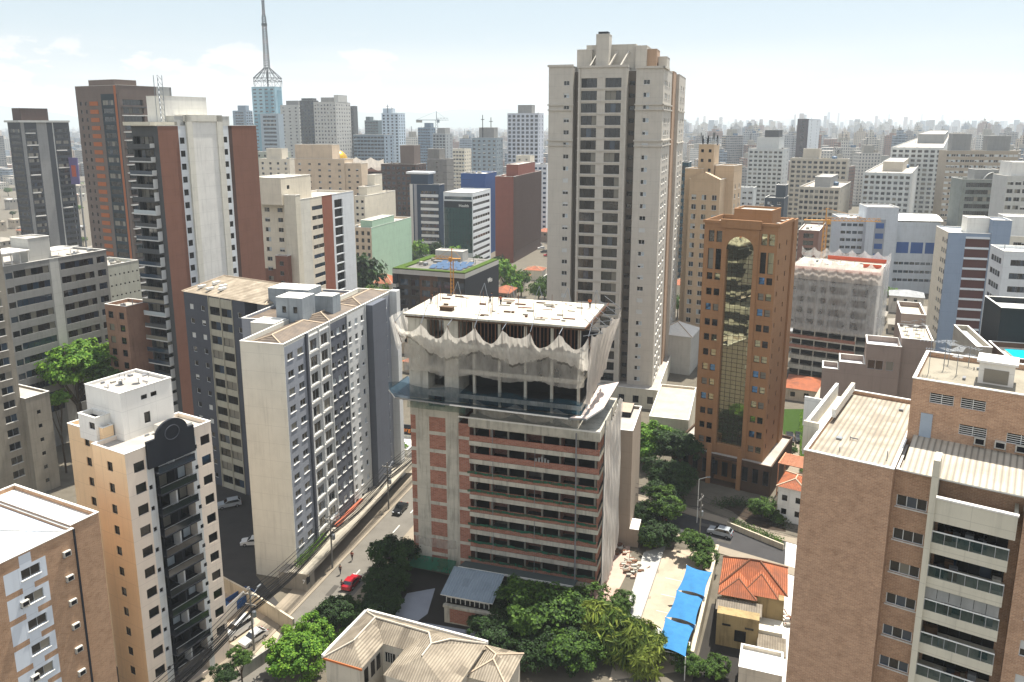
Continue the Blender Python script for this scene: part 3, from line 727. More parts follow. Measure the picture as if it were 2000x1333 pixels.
# ---- C: cream and orange apartment tower
C = Bd('apartment_tower', 'cream apartment tower with black balconies, round black crest and white penthouse box', 30, (243, 889), 88.5, xl=84, xs=411, sub=True)
CR = wall('cream_paint', '#e6d6c3', .12); OR = wall('peach_paint', '#f0cfa4', .15); BK = wall('black_paint', '#24272d', .2)
cw, cd, cz = C.w, C.d, C.z
cl = C.block(OR, 0, cw * .52, 3.2, cd - 3, 0, cz - .5, par=.5, deck=DECK)
cr = C.block(CR, cw * .62, cw, 0, cd, 0, cz, par=.5, deck=DECK)
cm = C.block(wall('peach_pale', '#dcc0a0', .2), cw * .52 + .003, cw * .62 - .003, 2.2, cd - 2, 0, cz - .2, par=.3, deck=WHITE)
C.block(OR, cw * .62 - .004 - 2.2, cw * .62 - .004, 1.6, 3.0, 0, cz + 1.5, name='duct_wall', par=.3, deck=BK)
cr.paint('F', 0, 99, 0, cz, OR)
CPI = (cz - 1.2) / 11
for i in range(11):
    z = cz - 2.9 - 2.86 * i
    cr.win('F', [cr.fr('F')[3] * .42], [z], 1.1, 1.25, 'black')
    cl.win('F', [cl.fr('F')[3] * .40], [z], 1.1, 1.25, 'black')
    cm.win('F', [.25], [z + .1], .9, 1.1, 'white')
    ua = cr.u('R', 258); cr.win('R', [ua, cr.u('R', 389)], [z], 1.45, 1.3, 'black')
    cr.win('R', [cr.u('R', 288) - .3, cr.u('R', 375)], [z - .1], .5, .6, 'black')
ug0, ug1 = cr.u('R', 296), cr.u('R', 369)
for x0, x1, mt in ((282, 296, BL4), (369, 380, BL4)): cr.paint('R', cr.u('R', x0), cr.u('R', x1), 0, cz - 1.2, mt)
cr.hole('R', ug0, ug1, .5, cz - 2.4, 1.5)
m = MB(); m.box(cw - 1.5, cw - 1.45, ug0, ug1, .5, cz - 2.4, BK); m.build('balcony_back_wall', C.root)
for i in range(11):
    z = cz - 2.9 - 2.86 * i
    m = MB(); m.box(cw - 1.44, cw + .9, ug0 + .05, ug1 - .05, z - 1.15, z - .95, BK); m.build('balcony_slab', C.root)
    m = MB()
    m.box(cw + .82, cw + .88, ug0 + .05, ug1 - .05, z + .02, z + .07, METAL); m.box(cw + .84, cw + .86, ug0 + .05, ug1 - .05, z - .95, z - .1, glassm('rail_glass', '#1b1f26', .1, .9))
    m.build('balcony_rail', C.root)
    m = MB(); L = ug1 - ug0
    for q in range(4):
        m.box(cw - 1.44, cw - 1.38, ug0 + L * (q * .25 + .03), ug0 + L * (q * .25 + .22), z - .9, z + 1.2, random.choice((GD, GK, GC, GD, GL, GD)))
    m.box(cw - 1.2, cw + .2, ug0 + L * .48, ug0 + L * .52, z - .95, z + 1.6, BK if i % 2 else BL4)
    m.build('balcony_door', C.root)
m = MB(); m.box(cw + .003, cw + .35, ug0 - .9, ug1 + .5, cz - 3.0, cz + .6, BK)
nn = 20; cy = (ug0 + ug1) / 2; rr = (ug1 - ug0) * .42
pts = [(cy + rr * math.cos(math.pi * k / nn), cz + .6 + rr * .8 * math.sin(math.pi * k / nn)) for k in range(nn + 1)]
m.poly([(cw + .35, p[0], p[1]) for p in pts], BK); m.poly([(cw + .003, p[0], p[1]) for p in pts[::-1]], BK)
for p, q in zip(pts, pts[1:]): m.quad((cw + .003, p[0], p[1]), (cw + .35, p[0], p[1]), (cw + .35, q[0], q[1]), (cw + .003, q[0], q[1]), BK)
for k in range(24):
    a, b_ = 6.283 * k / 24, 6.283 * (k + 1) / 24; m.tube((cw + .38, cy + rr * .45 * math.cos(a), cz + .7 + rr * .4 * math.sin(a)), (cw + .38, cy + rr * .45 * math.cos(b_), cz + .7 + rr * .4 * math.sin(b_)), .06, BL3, 4)
m.build('crest', C.root)
PW = wall('penthouse_white', '#e3e0d8', .15)
pb = C.block(PW, cw * .40 - 1.8, cw * .40 + 5.6, 3.2, 10.6, cz - .5, cz + 5.9, name='penthouse', par=.3, deck=DECK)
pb.win('R', [2.8, 4.2], [cz + 4.2], .9, .6, 'black'); pb.win('R', [3.0], [cz + .9], .9, 1.5, 'black')
C.block(PW, cw * .40 - .6, cw * .40 + 3, 1.2, 3.18, cz - .5, cz + 2.8, name='penthouse', par=.6, deck=BK).win('F', [2.2], [cz + 1.2], 1.2, .9, 'black')
clutter(C, cw * .40 - 1.2, cw * .40 + 5, 4, 10, cz + 5.6, 12, .6); dish(C, cw * .4 + 3, 7.6, cz + 5.6); dish(C, cw * .4 + 1.6, 6.2, cz + 5.6)
for i in range(8): ac_unit(C, cw * .57, 2.2, cz - 3.1 - 2.86 * i + 1.4)
clutter(C, cw * .66, cw - 1, 2, cd - 2, cz - .5, 6, .6)
m = MB(); m.box(cw - 4, cw - .4, cd * .55, cd * .8, cz - .4, cz + .7, WHITE, DECK); m.build('roof_box', C.root)

# ---- D: brick block with white panels, bottom left corner
P0 = at(197, 1008, 82); phD = 27; uD = (math.cos(R(phD)), -math.sin(R(phD))); vD = (math.sin(R(phD)), math.cos(R(phD)))
D = Bd('brick_apartment_block', 'brown brick apartment block with white window panels and metal roof, bottom left corner', phD, (197, 1008), 82, w=16, d=4, sub=True)
tD = -along(P0, vD, -60); LD = tD + along(P0, vD, 143)
D.o = (P0[0] - uD[0] * 16 - vD[0] * tD, P0[1] - uD[1] * 16 - vD[1] * tD); D.root.location = (D.o[0], D.o[1], 0); D.d = tD
BR1 = brick('brown_brick', '#98765a', '#aa876a', '#b8a58e', 1, .55); dz = D.z
db = D.block(BR1, 0, 16, 0, LD, 0, dz, par=.5, deck=WHITE)
D.block(BR1, 0, 15.6, LD + .003, tD, 0, dz + .3, name='corner_wall', par=.5, deck=WHITE)
ua = db.u('R', 12); ub = db.u('R', 62); uc = db.u('R', 117)
PAN = wall('panel_white', '#ccd3da', .12)
db.paint('R', ua + (ub - ua) * .45, ub - .2, 0, dz - .2, PAN)
for i in range(10):
    z = dz - 3.0 - 2.95 * i
    db.paint('R', ua - .5, db.u('R', 85), z - .75, z + 1.55, PAN)
    db.win('R', [db.u('R', 36)], [z], 2.0, 1.15, 'big'); db.win('R', [db.u('R', 126)], [z + .2], 1.4, 1.2, 'white')
    ac_unit(D, 16, db.u('R', 124), z + .35, 'R')
    if i % 3 == 1: ac_unit(D, 16, db.u('R', 34), z + .2, 'R')
WR = ribbed('white_metal_roof', '#b4bbc3', 1, .5, '#a3a8ad', .3, cont=.18, strength=.5)
m = MB(); hip(m, .3, 15.7, -8, LD - .2, dz - .3, 2.2, WR, rm=WHITE); m.box(-.1, .3, 0, LD, dz - .5, dz + .9, CONC); m.build('metal_roof', D.root)
m = MB(); m.box(15.97, 16.12, LD - .1, LD + .1, 0, dz, BK); m.build('downpipe', D.root)

# ---- E: brick apartment block, right foreground
E_ = Bd('brick_apartment_block', 'tall brick apartment block with glazed cream balconies and corrugated roof, lower right', 33.6, (1745, 918), 58, xl=1571, d=10, sub=True)
ew, ez = E_.w, E_.z
BR2 = brick('tan_brick', '#a07c62', '#b59174', '#c4ae98', .9, .7); CREAM = wall('cream_band', '#cdc7b4', .25)
Pn = at(1745, 918, 58)
e1 = E_.block(BR2, 0, ew, 0, 18.5, 0, ez, par=.35, deck=ribbed('cement_sheet', '#aea492', 0, .45, '#7d7364', .7, cont=.75))
# set-back strip with the small windows, then balconies further right
zb_ = ez - 2.5; bx0 = along(E_.world(0, 0, zb_), E_.uv[0], 1826); bx1 = along(E_.world(0, 0, zb_), E_.uv[0], 1978)
e2 = E_.block(BR2, ew + .003, bx0 - .45, 1.4, 12.5, 0, ez - .5, par=.3, deck=DECK)
for i in range(14):
    z = ez - 3.6 - 2.95 * i
    e2.win('F', [.3], [z], bx0 - ew - .45 - .5, 1.0, 'white', n=3)
m = MB(); m.box(bx0 - .45, bx0, -.3, 1.6, 0, ez + 1.6, CREAM); m.build('cream_pillar', E_.root)
e3 = E_.block(BR2, bx0 + .003, bx1 + .6, 2.4, 12.5, 0, ez - 1.0, par=.3, deck=ribbed('cement_sheet', '#b1a998', 0, .3))
e4 = E_.block(BR2, bx1 + .603, bx1 + 9, .6, 12.5, 0, ez - 1.2, par=.3, deck=DECK)
for i in range(14):
    z = ez - 4.2 - 2.95 * i
    e4.win('F', [.9, 5.2], [z], 2.2, 1.4, 'shut')
    e3.win('F', [.2], [z - 1.3], bx1 - bx0 - .3, 2.3, 'balc', n=6, rec=.1)
    zf = ez - 5.4 - 2.95 * i
    m = MB(); m.box(bx0, bx1, .0, 2.4, zf - .55, zf + .0, CREAM); m.box(bx0, bx1, -.03, .1, zf - .8, zf + .12, CREAM); m.build('balcony_slab', E_.root)
    m = MB(); m.box(bx0, bx1, .0, .05, zf + 1.0, zf + 1.1, FRAME_W)
    for k in range(7): m.box(bx0 + (bx1 - bx0 - .05) * k / 6, bx0 + (bx1 - bx0 - .05) * k / 6 + .05, 0, .05, zf + .12, zf + 1.0, FRAME_A)
    m.build('balcony_rail', E_.root)
    m = MB(); m.quad((bx0, .025, zf + .12), (bx1, .025, zf + .12), (bx1, .025, zf + 1.0), (bx0, .025, zf + 1.0), net_mat('rail_green_glass', '#3c5550', .62)); m.build('glass_panel', E_.root)
    if i == 2:
        m = MB()
        q_ = (bx1 - bx0) / 6.1
        for k in range(6): m.quad((bx0 + k * q_, .06, zf + 1.15), (bx0 + k * q_ + q_ * .96, .06, zf + 1.15), (bx0 + k * q_ + q_ * .96, .06, zf + 2.35), (bx0 + k * q_, .06, zf + 2.35), net_mat('blind_white', '#c9cbc8', .8))
        m.build('roller_blind', E_.root)
    m = MB()
    for k in range(5):
        x = bx0 + .5 + random.random() * (bx1 - bx0 - 1); y = random.uniform(.6, 1.8)
        m.box(x - .3, x + .3, y - .25, y + .25, zf + .01, zf + random.uniform(.4, 1.0), random.choice((WOOD, CONC, BK, RUST, METAL)))
    m.build('balcony_furniture', E_.root)
m = MB(); m.box(bx0, bx1 + .25, -.15, .15, ez - 3.45, ez - 1.55, CREAM); m.box(bx0, bx1 + .25, .15, 2.4, ez - 3.0, ez - 2.8, CREAM); m.box(bx0, bx1 + .3, -.2, .2, ez - 1.55, ez - 1.42, WHITE); m.box(bx1 + .0, bx1 + .25, .15, 2.4, ez - 3.4, ez - 1.55, CREAM); m.build('balcony_parapet', E_.root)
CS = ribbed('cement_sheet_lit', '#b9b09f', 0, .45, '#8a8070', .5, cont=.8)
m = MB(); m.quad((ew + .5, .8, ez - .2), (bx1 + 9, .8, ez - .2), (bx1 + 9, 7.2, ez + .6), (ew + .5, 7.2, ez + .6), CS); m.quad((ew + .5, .8, ez - .3), (ew + .5, 7.2, ez + .5), (bx1 + 9, 7.2, ez + .5), (bx1 + 9, .8, ez - .3), CS)
m.quad((ew + .5, .8, ez - .3), (bx1 + 9, .8, ez - .3), (bx1 + 9, .8, ez - .2), (ew + .5, .8, ez - .2), WHITE)
m.build('corrugated_roof', E_.root)
# upper storeys box
ue = E_.block(BR2, ew + .005, ew + 17, 7.2, 17, ez - .4, ez + 5.6, name='upper_wall', par=.45, deck=wall('old_roof_concrete', '#8d8676', .8, streak=False))
ue.win('F', [1.4, 3.7], [ez + 3.7], 1.8, .9, 'louver', n=2); ue.win('F', [3.8, 7.2, 11], [ez + 1.4], 2.0, .9, 'louver', n=2)
m = MB(); m.box(ew + .9, ew + 1.8, 7.12, 7.2, ez + .6, ez + 2.7, flat('grey_door', '#9aa6b2', .5)); m.build('door', E_.root)
for k in range(4): ac_unit(E_, ew + 5.4 + k * 1.45, 7.2, ez + .9)
m = MB(); m.box(ew + 4.6, ew + 7.2, 10.5, 12.8, ez + 4.9, ez + 7.0, WHITE, flat('box_lid', '#d3c9b4', .7)); m.box(ew + 5.0, ew + 6.8, 10.46, 10.5, ez + 5.3, ez + 6.5, GC); m.box(ew + 4.4, ew + 7.4, 10.3, 13, ez + 7.0, ez + 7.2, WHITE); m.build('skylight_box', E_.root)
clutter(E_, ew, ew + 5, 8.5, 16, ez + 4.9, 9, .6); clutter(E_, ew + 10, ew + 16, 8.5, 16, ez + 4.9, 6, .6)
for k, (x, y) in enumerate(((ew + .8, 11), (ew + 1.8, 13), (ew + 2.9, 12), (ew + 2, 15), (ew + 3.6, 15.4))): yagi(E_, x, y, ez + 4.9, 3.4 - .3 * k, k * .7)
m = MB(); m.box(.25, .6, 9, 18.2, ez + .1, ez + .9, WHITE, CREAM); m.box(-1.3, -.003, 5, 5.3, ez - 2.2, ez + .7, CREAM); m.box(-2.9, -1.3, 12, 12.2, ez - 2.4, ez + .6, WHITE); m.box(-1.3, -1.0, 5.3, 18.4, ez - 2.6, ez + .5, WHITE); m.box(-1.0, -.003, 5.3, 18.4, ez - 2.6, ez - .9, CREAM); m.build('parapet_wall', E_.root)
clutter(E_, 1.5, ew - .8, 1, 17, ez - .3, 6, .5)

# ---- F: brown tower with the arched mirror glazing
Ft = Bd('office_tower', 'slim brown office tower with a tall arched strip of mirror glass', 32, (1521, 440), 152, xl=1377, xs=1556, sub=False)
fw, fd, fz = Ft.w, Ft.d, Ft.z
BN = wall('brown_granite', '#97704d', .2); BN2 = wall('brown_granite_dark', '#795a3f', .2)
fb = Ft.block(BN, 0, fw, 0, 12, 0, fz, par=.9)
c0, c1 = fb.u('F', 1422), fb.u('F', 1476)
FP = 3.25
NF = 16
for i in range(NF):
    z = fz - 5.2 - FP * i if i else fz - 4.2
    h = 1.45
    if i == 0: z, h = fz - 4.3, 2.3
    if i == 1: z, h = fz - 10, 4.3
    elif i > 1: z = fz - 12.8 - FP * (i - 2) + .6; 
    if z < 6.5: continue
    fb.win('F', [fb.u('F', 1386), fb.u('F', 1401), fb.u('F', 1489), fb.u('F', 1504)], [z], 1.15, h, 'mirror', rec=.35)
arc = [(c0, 8.5)]
fb.hole('F', c0, c1, 8.2, fz - 5.6, .7)
rad = (c1 - c0) / 2; cxm = (c0 + c1) / 2; zs_ = fz - 5.6
m = MB()   # arch head: glass half disc with brown spandrels proud of the wall
n = 18; ap = [(cxm + rad * math.cos(math.pi * k / n), zs_ + rad * math.sin(math.pi * k / n)) for k in range(n + 1)]
hx0, hx1, hz1 = c0 - .9, c1 + .9, fz - 1.2
m.poly([(p[0], -.02, p[1]) for p in ap], MIRROR)
for p, q in zip(ap, ap[1:]):
    pp = (hx1 if p[0] > cxm else hx0)
for k in range(n):
    p, q = ap[k], ap[k + 1]
    m.quad((p[0], -.25, p[1]), (q[0], -.25, q[1]), (q[0], -.02, q[1]), (p[0], -.02, p[1]), BN2)
    m.quad((p[0], -.25, p[1]), (p[0], -.25, hz1), (q[0], -.25, hz1), (q[0], -.25, q[1]), BN)
m.box(hx0, c0, -.25, 0, 0, hz1, BN); m.box(c1, hx1, -.25, 0, 0, hz1, BN); m.box(c0, c1, -.25, 0, hz1, hz1 + .003, BN)
m.box(hx0 - .4, hx1 + .4, -.6, 0, fz - 1.2, fz + .5, BN); m.build('arch_surround', Ft.root)
m = MB(); NZ = 44
for j in range(NZ):
    z0 = 8.2 + (zs_ - 8.2) * j / NZ; z1 = 8.2 + (zs_ - 8.2) * (j + 1) / NZ
    for i in range(5):
        x0 = c0 + (c1 - c0) * i / 5; x1 = c0 + (c1 - c0) * (i + 1) / 5; r = random.uniform(-.003, .003); q = random.uniform(-.003, .003)
        m.quad((x0 + .04, .6 + r, z0 + .04), (x1 - .04, .6 - r, z0 + .04), (x1 - .04, .6 - r + q, z1 - .04), (x0 + .04, .6 + r + q, z1 - .04), MIRROR)
m.box(c0, c1, .66, .7, 8.2, zs_, KINDS['mirror'][0]); m.build('mirror_glazing', Ft.root)
fb2 = Ft.block(BN, 3.6, fw + .4, 12.003, fd, 0, fz - .3, par=.9)
for i in range(15):
    fb.win('R', [1.5, 7.5], [fz - 5 - 3.25 * i], .8, 1.1, 'black'); fb2.win('R', [fd * .3 - 2], [fz - 5 - 3.25 * i], .9, 1.2, 'black')
Ft.block(BN, fw * .34, fw * .86, 3, 10, fz - .5, fz + 2.3, name='penthouse', par=.3)
for (a, b_) in ((.2, .32), (.66, .78)): pass
m = MB()
for q in (('F', 0),): pass
m.box(-.3, fw + .3, -.25, .2, fz - .5, fz + .12, BN); m.box(fw - .1, fw + .3, -.3, 12, fz - .5, fz + .12, BN); m.build('cornice', Ft.root)
dish(Ft, fw * .93, 8, fz - .9); dish(Ft, fw * .97, 10, fz - .9); clutter(Ft, fw * .4, fw * .8, 5, 10, fz + 2.9, 6, .6); clutter(Ft, fw * .93, fw - .8, 5, 11, fz - .9, 8, .6)
fp = Ft.block(wall('brown_granite_base', '#4f3c2e', .2), -4, fw + 2.5, -2.5, 16, 0, 6.6, name='podium_wall', par=.5); fp.hole('F', c0 + 4, c1 + 4, .1, 6.0, 3); fp.grid('F', 10, 1.2, 3.2, 2.2, 4, 1, 'black')
m = MB()
for x in (c0 - .9, c1): m.box(x, x + .9, -2.9, -2.51, 0, 9, BN)
m.build('pillar', Ft.root)
LV = flat('louvre_salmon', '#c98a68', .7)
PG = empty('pergola', Ft.world(fw + 3.6, -1, 0), R(-32), 'orange-brown slatted pergola roof beside the foot of the brown tower', 'pergola')
m = MB()
for i in range(11): m.box(0, 5, .2 + i * .55, .42 + i * .55, 7.0, 7.2, LV)
m.build('slats', PG); m = MB(); m.box(-.2, 0, 0, 6.2, 6.7, 7.25, LV); m.box(5, 5.2, 0, 6.2, 6.7, 7.25, LV)
for x in (-.2, 5):
    for y in (0, 6): m.box(x, x + .2, y, y + .2, 0, 6.7, LV)
m.build('frame', PG)

# ---- G: tall greige residential tower
G = Bd('apartment_tower', 'tallest greige apartment tower with two columns of glazed balconies and stepped crown, right of centre', 17, (1297, 133), 203, xl=1072, xs=1332)
gw, gd, gz = G.w, G.d, G.z
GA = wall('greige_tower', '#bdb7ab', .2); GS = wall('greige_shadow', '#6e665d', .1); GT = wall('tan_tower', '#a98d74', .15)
uf = lambda px: -along(G.world(gw, 0, gz), (-G.uv[0][0], -G.uv[0][1]), px) if 0 else gw - (-along(G.world(gw, 0, gz), G.uv[0], px))
x1_, x2_, x3_, x4_ = uf(1120), uf(1131), uf(1226), uf(1243)
g1 = G.block(GA, 0, x1_, 0, gd - 3, 0, gz + .8, par=.8)
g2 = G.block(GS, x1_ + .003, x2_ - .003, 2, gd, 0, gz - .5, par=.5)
g3 = G.block(GA, x2_, x3_, -.6, gd - 1, 0, gz + .4, par=.8)
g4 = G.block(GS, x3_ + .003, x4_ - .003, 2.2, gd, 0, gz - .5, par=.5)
GQ = gd * .42; GQ2 = gd * .58
g5 = G.block(GA, x4_, gw, 0, GQ, 0, gz, par=.8)
g6 = G.block(GT, x4_, gw + .35, GQ + .003, GQ2, 0, gz + .4, par=.8)
g7 = G.block(GA, x4_, gw + 1.2, GQ2 + .003, gd, 0, gz, par=.8)
GP = 3.14; rows = 27
L = x3_ - x2_
for i in range(rows):
    z = gz - 4.3 - GP * i
    if z < 3: break
    g1.win('F', [x1_ * .62], [z + .3], 1.5, 1.15, 'shut')
    g3.win('F', [L * .06, L * .56], [z - .35], L * .33, 2.35, 'balc', n=3, rec=.5)
    g5.win('F', [(gw - x4_) * .28], [z + .3], 1.6, 1.15, 'shut')
    g4.win('F', [.3], [z + .2], 1.4, 1.1, 'black')
    RL = g5.fr('R')[3]; g5.win('R', [RL * .18, RL * .36, RL * .62], [z + .1], RL * .12, 1.3, 'white'); RL = g7.fr('R')[3]; g7.win('R', [RL * .25, RL * .6], [z + .1], RL * .16, 1.3, 'white')
    m = MB(); m.box(x2_ + L * .42, x2_ + L * .53, -.72, -.6, z + 2.1, z + 2.25, GA); m.box(x2_ - .1, x3_ + .1, -.75, -.6, z - .75, z - .5, GA); m.build('balcony_ledge', G.root)
m = MB()
for (zz) in (gz - 10.4, gz - 19.5):
    for (a, b_, y) in ((-.2, x1_ + .1, -.25), (x4_ - .1, gw + .25, -.25)):
        for k, dzz in enumerate((0, 1.3)): m.box(a - .1 * k, b_ + .1 * k, y - .1, 0, zz + dzz, zz + dzz + .35, GA)
    m.box(gw, gw + .35, -.35, GQ, zz, zz + .35, GA); m.box(gw, gw + .35, -.35, GQ, zz + 1.3, zz + 1.65, GA); m.box(gw + 1.2, gw + 1.5, GQ2, gd, zz, zz + .35, GA)
for (a, b_, y, z) in ((-.3, x1_, -.3, gz + .8), (x2_ - .3, x3_ + .3, -.9, gz + .4), (x4_ - .2, gw + .3, -.3, gz)):
    m.box(a, b_, y, .3, z - .1, z + .45, GA)
m.box(gw - .2, gw + .5, -.3, 10, gz - .1, gz + .4, GA)
for x in (x2_ + .02, x3_ - .5): m.box(x, x + .5, -.85, -.6, 0, gz, GA)
m.build('cornice', G.root)
for (a, b_, c, e, h) in ((uf(1120), uf(1150), 4, 12, 5.2), (uf(1137), uf(1235), 5, 15, 6.3), (uf(1162), uf(1187), .8, 5, 8.6), (uf(1236), uf(1258), 4, 13, 5.8), (uf(1255), uf(1277), 5, 12, 5.0), (uf(1279), uf(1296), 7, 14, 3.2)):
    G.block(GA if h != 5.0 else GT, a, b_, c, e, gz - .4, gz + h, name='crown', par=.3)
m = MB()
for x in (1150, 1162, 1187, 1210): m.tube((uf(x), .6, gz + .3), (uf(x) + 1.6, 4.9, gz + 4.6), .3, GA, 4)
m.box(uf(1165), uf(1184), 1.5, 4, gz + 8.7, gz + 9.3, BK); m.build('crown_buttress', G.root)
G.block(CREAM, -3, gw + 2, -4, gd + 3, 0, 5.5, name='podium_wall', par=.4).grid('F', 9, 1.6, 2, 1.5, 4, 1, 'black')

# ---- taupe slab right of the construction
T = Bd('blank_walled_block', 'narrow taupe blank-walled block standing right behind the construction tower', 16, (1236, 843), 129.5, w=4.6, xs=1253)
TA = wall('taupe_paint', '#a09180', .2); tb = T.block(TA, par=.5, deck=DECK)
m = MB(); m.box(T.w * .2, T.w * .7, T.d * .6, T.d, T.z - .5, T.z + .5, BK, TA); m.build('roof_box', T.root)
m = MB(); m.box(T.w, T.w + 1.6, 0, 4, 0, 3.5, TA, WHITE); m.build('base_block', T.root)

# ================================================================== MIDDLE DISTANCE
random.seed(21)
def mid(name, label, near, Y, phi, mat, side='R', F=None, S=None, pitch=3.0, z0=1.2, par=.8, deck=None, pent=None, cat='building', rowsF=None, **kw):
    """one main block; F / S = (columns, width, height, kind[, margin]) for the front and the visible side"""
    b = Bd(name, label, phi, near, Y, side, cat=cat, **kw)
    k = b.block(mat, par=par, deck=deck); rows = int((b.z - z0 - 1.0) / pitch)
    top = b.z - 1.1 - pitch * rows
    for face, q in (('F', F), (side, S)):
        if q:
            n, w, h, kd = q[:4]; m = q[4] if len(q) > 4 else None
            k.grid(face, n, w, h, top + .9, pitch, rows, kd, m=m)
    if pent:
        for (a, b_, c, e, h, mt) in pent: b.block(mt or mat, b.w * a, b.w * b_, b.d * c, b.d * e, b.z - par, b.z + h, name='penthouse', par=.25, deck=deck or DECK)
    clutter(b, 1.2, b.w - 1.2, 1.2, max(2, b.d - 1.2), b.z - par, 7, 1.2 if Y < 400 else 1.8)
    b.k = k; return b
LG = wall('light_grey', '#b7b7b1', .25); MG = wall('mid_grey', '#8a8a87', .25); DG = wall('dark_grey', '#4f5152', .25); IV = wall('ivory', '#d5ccb8', .25); BRN = wall('brown_paint', '#7a5647', .2)
BRD = wall('dark_brown', '#4c3a33', .25); PINKB = wall('cream_beige', '#cdb99f', .3); MINT = wall('mint_paint', '#a9c5ab', .2); STEEL = wall('steel_blue', '#6f8ba6', .2); WH2 = wall('cool_white', '#cfd3d4', .2)

# H: tall brown and white tower
Hh = Bd('apartment_tower', 'tall tower with white centre strip between plain brown panels, glass balconies on its left', 25, (307, 247), 176, xl=256, xs=500)
hw, hd, hz = Hh.w, Hh.d, Hh.z
hb = Hh.block(BRN, par=.6)
u = lambda px: hb.u('R', px)
hb.paint('R', u(347), u(447), 0, hz, WH2)
hb.paint('R', u(445), u(452), 0, hz, BRD)
HP = 2.95
for i in range(23):
    z = hz - 4.0 - HP * i
    hb.win('R', [u(349)], [z], 1.35, 1.4, 'black'); hb.win('R', [u(434)], [z], 1.35, 1.4, 'black')
    hb.win('F', [.3], [z - .4], hw * .78, 2.1, 'balc', rec=.9)
    m = MB(); m.box(-.3, hw * .82, -1.2, 0, z - 1.0, z - .75, BL4 if i % 4 in (1, 2, 3) else DG); m.box(-.3, hw * .82, -1.22, -1.16, z - .72, z + .1, random.choice((GC, GB, GL, DG)) if i > 1 else DG); m.box(hw * .82, hw * .82 + .08, -1.2, 0, z - .75, z + (1.2 if i > 2 else .2), BL4); m.build('balcony', Hh.root)
hb.paint('F', 0, hw, 0, hz, DG)
m = MB(); a, c = u(362), u(432)
m.box(hw, hw + .5, a, a + 1.6, 0, hz + 2.4, GRW); m.box(hw, hw + .5, c - 1.8, c, 0, hz + 2.4, GRW); m.box(hw, hw + .25, a + 1.6, c - 1.8, 0, hz + 1.0, WHITE); m.box(hw - 3, hw + .5, a, c, hz + 1.0, hz + 2.5, GRW); m.build('white_frame', Hh.root)
Hh.block(LG, hw - 9, hw - .6, u(345), u(452), hz - .5, hz + 2.2, name='penthouse', par=.3); Hh.block(WHITE, hw - 8, hw - 3, u(340), u(425), hz - .5, hz + 6.6, name='penthouse', par=.3, deck=WHITE)
m = MB(); m.box(-1, hw - .6, -1.3, 6, hz + .1, hz + .9, CREAM); m.build('cornice', Hh.root)
m = MB()
for k in range(4): y = u(322) + (k % 2) * 1.2; x = hw - 1 - (k // 2) * 1.2; m.tube((x, y, hz), (x, y, hz + 11), .07, METAL, 4)
for k in range(10): z = hz + k * 1.1; y = u(322); m.tube((hw - 1, y, z), (hw - 2.2, y + 1.2, z + 1.1), .05, METAL, 4); m.tube((hw - 1, y + 1.2, z), (hw - 1, y, z + 1.1), .05, METAL, 4)
m.build('antenna_mast', Hh.root)

# I: grey office block, left
Io = Bd('office_block', 'light grey office block with dark ribbon windows behind the leafy tree on the left', 24, (5, 522), 168, w=16, xs=207)
io, idd, iz = Io.w, Io.d, Io.z
ib = Io.block(MG, par=.5, deck=DECK); u = lambda px: ib.u('R', px)
ib.paint('R', u(96), u(113), 0, iz, LG)
for i in range(11):
    z = iz - 3.0 - 3.3 * i
    ib.win('R', [u(24)], [z], u(93) - u(24), 1.6, 'strip'); ib.win('R', [u(116)], [z], u(180) - u(116), 1.6, 'strip'); ib.win('R', [u(187)], [z], u(203) - u(187), 1.6, 'strip')
    ib.win('R', [u(8)], [z], 1.6, 1.4, 'strip')
Io.block(LG, io - 8, io - 2, u(70), u(112), iz - .5, iz + 5.0, name='penthouse', par=.2, deck=DECK)
m = MB(); m.box(io - 7, io + .3, u(6), u(60), iz + 2.6, iz + 2.85, WHITE); m.box(io - 6, io - 1, u(112), u(150), iz + 1.4, iz + 1.6, WHITE); m.build('canopy', Io.root); m = MB()
for px in (8, 25, 42, 58): m.box(io - .5, io - .3, u(px), u(px) + .2, iz - .4, iz + 2.6, WHITE)
m.build('pillar', Io.root); clutter(Io, io - 6, io - 1, u(120), u(200), iz - .4, 14, .8)
mid('apartment_block', 'pale blank-sided block just right of the grey office block', (210, 520), 215, 24, wall('pale_sage', '#b9bbad', .3), w=12, xs=270, S=(7, .5, .5, 'black'), deck=DECK)
mid('apartment_block', 'narrow terracotta-pink old block at the foot of the tall brown and white tower', (246, 600), 176, 24, wall('pinkish_old', '#9c7a66', .5), w=7, xs=292, F=(2, 1.6, 1.6, 'balc'), deck=DECK)
# J
Jb = Bd('apartment_block', 'beige apartment block with one window column, cut by the left edge', 26, (-60, 500), 134, w=12, d=5, sub=False)
JP = at(0, 480, 150); dj = -along(JP, Jb.uv[1], -80); Jb.o = (JP[0] - Jb.uv[0][0] * 12 - Jb.uv[1][0] * dj, JP[1] - Jb.uv[0][1] * 12 - Jb.uv[1][1] * dj); Jb.root.location = (Jb.o[0], Jb.o[1], 0); Jb.d = dj; Jb.z = JP[2]
jb = Jb.block(wall('dull_beige', '#938c7e', .4), par=.4)
for i in range(16): jb.win('R', [dj - 3.4, dj - 8, dj - 13], [Jb.z - 3 - 2.95 * i], 2.3, 1.5, 'big')
Jb.block(wall('dull_beige', '#938c7e', .4), 2, 13.5, dj + .003, dj + 5, 0, 21, name='wing_wall', par=.4).win('R', [2], seq(2, 3, 6), .8, .8, 'black')

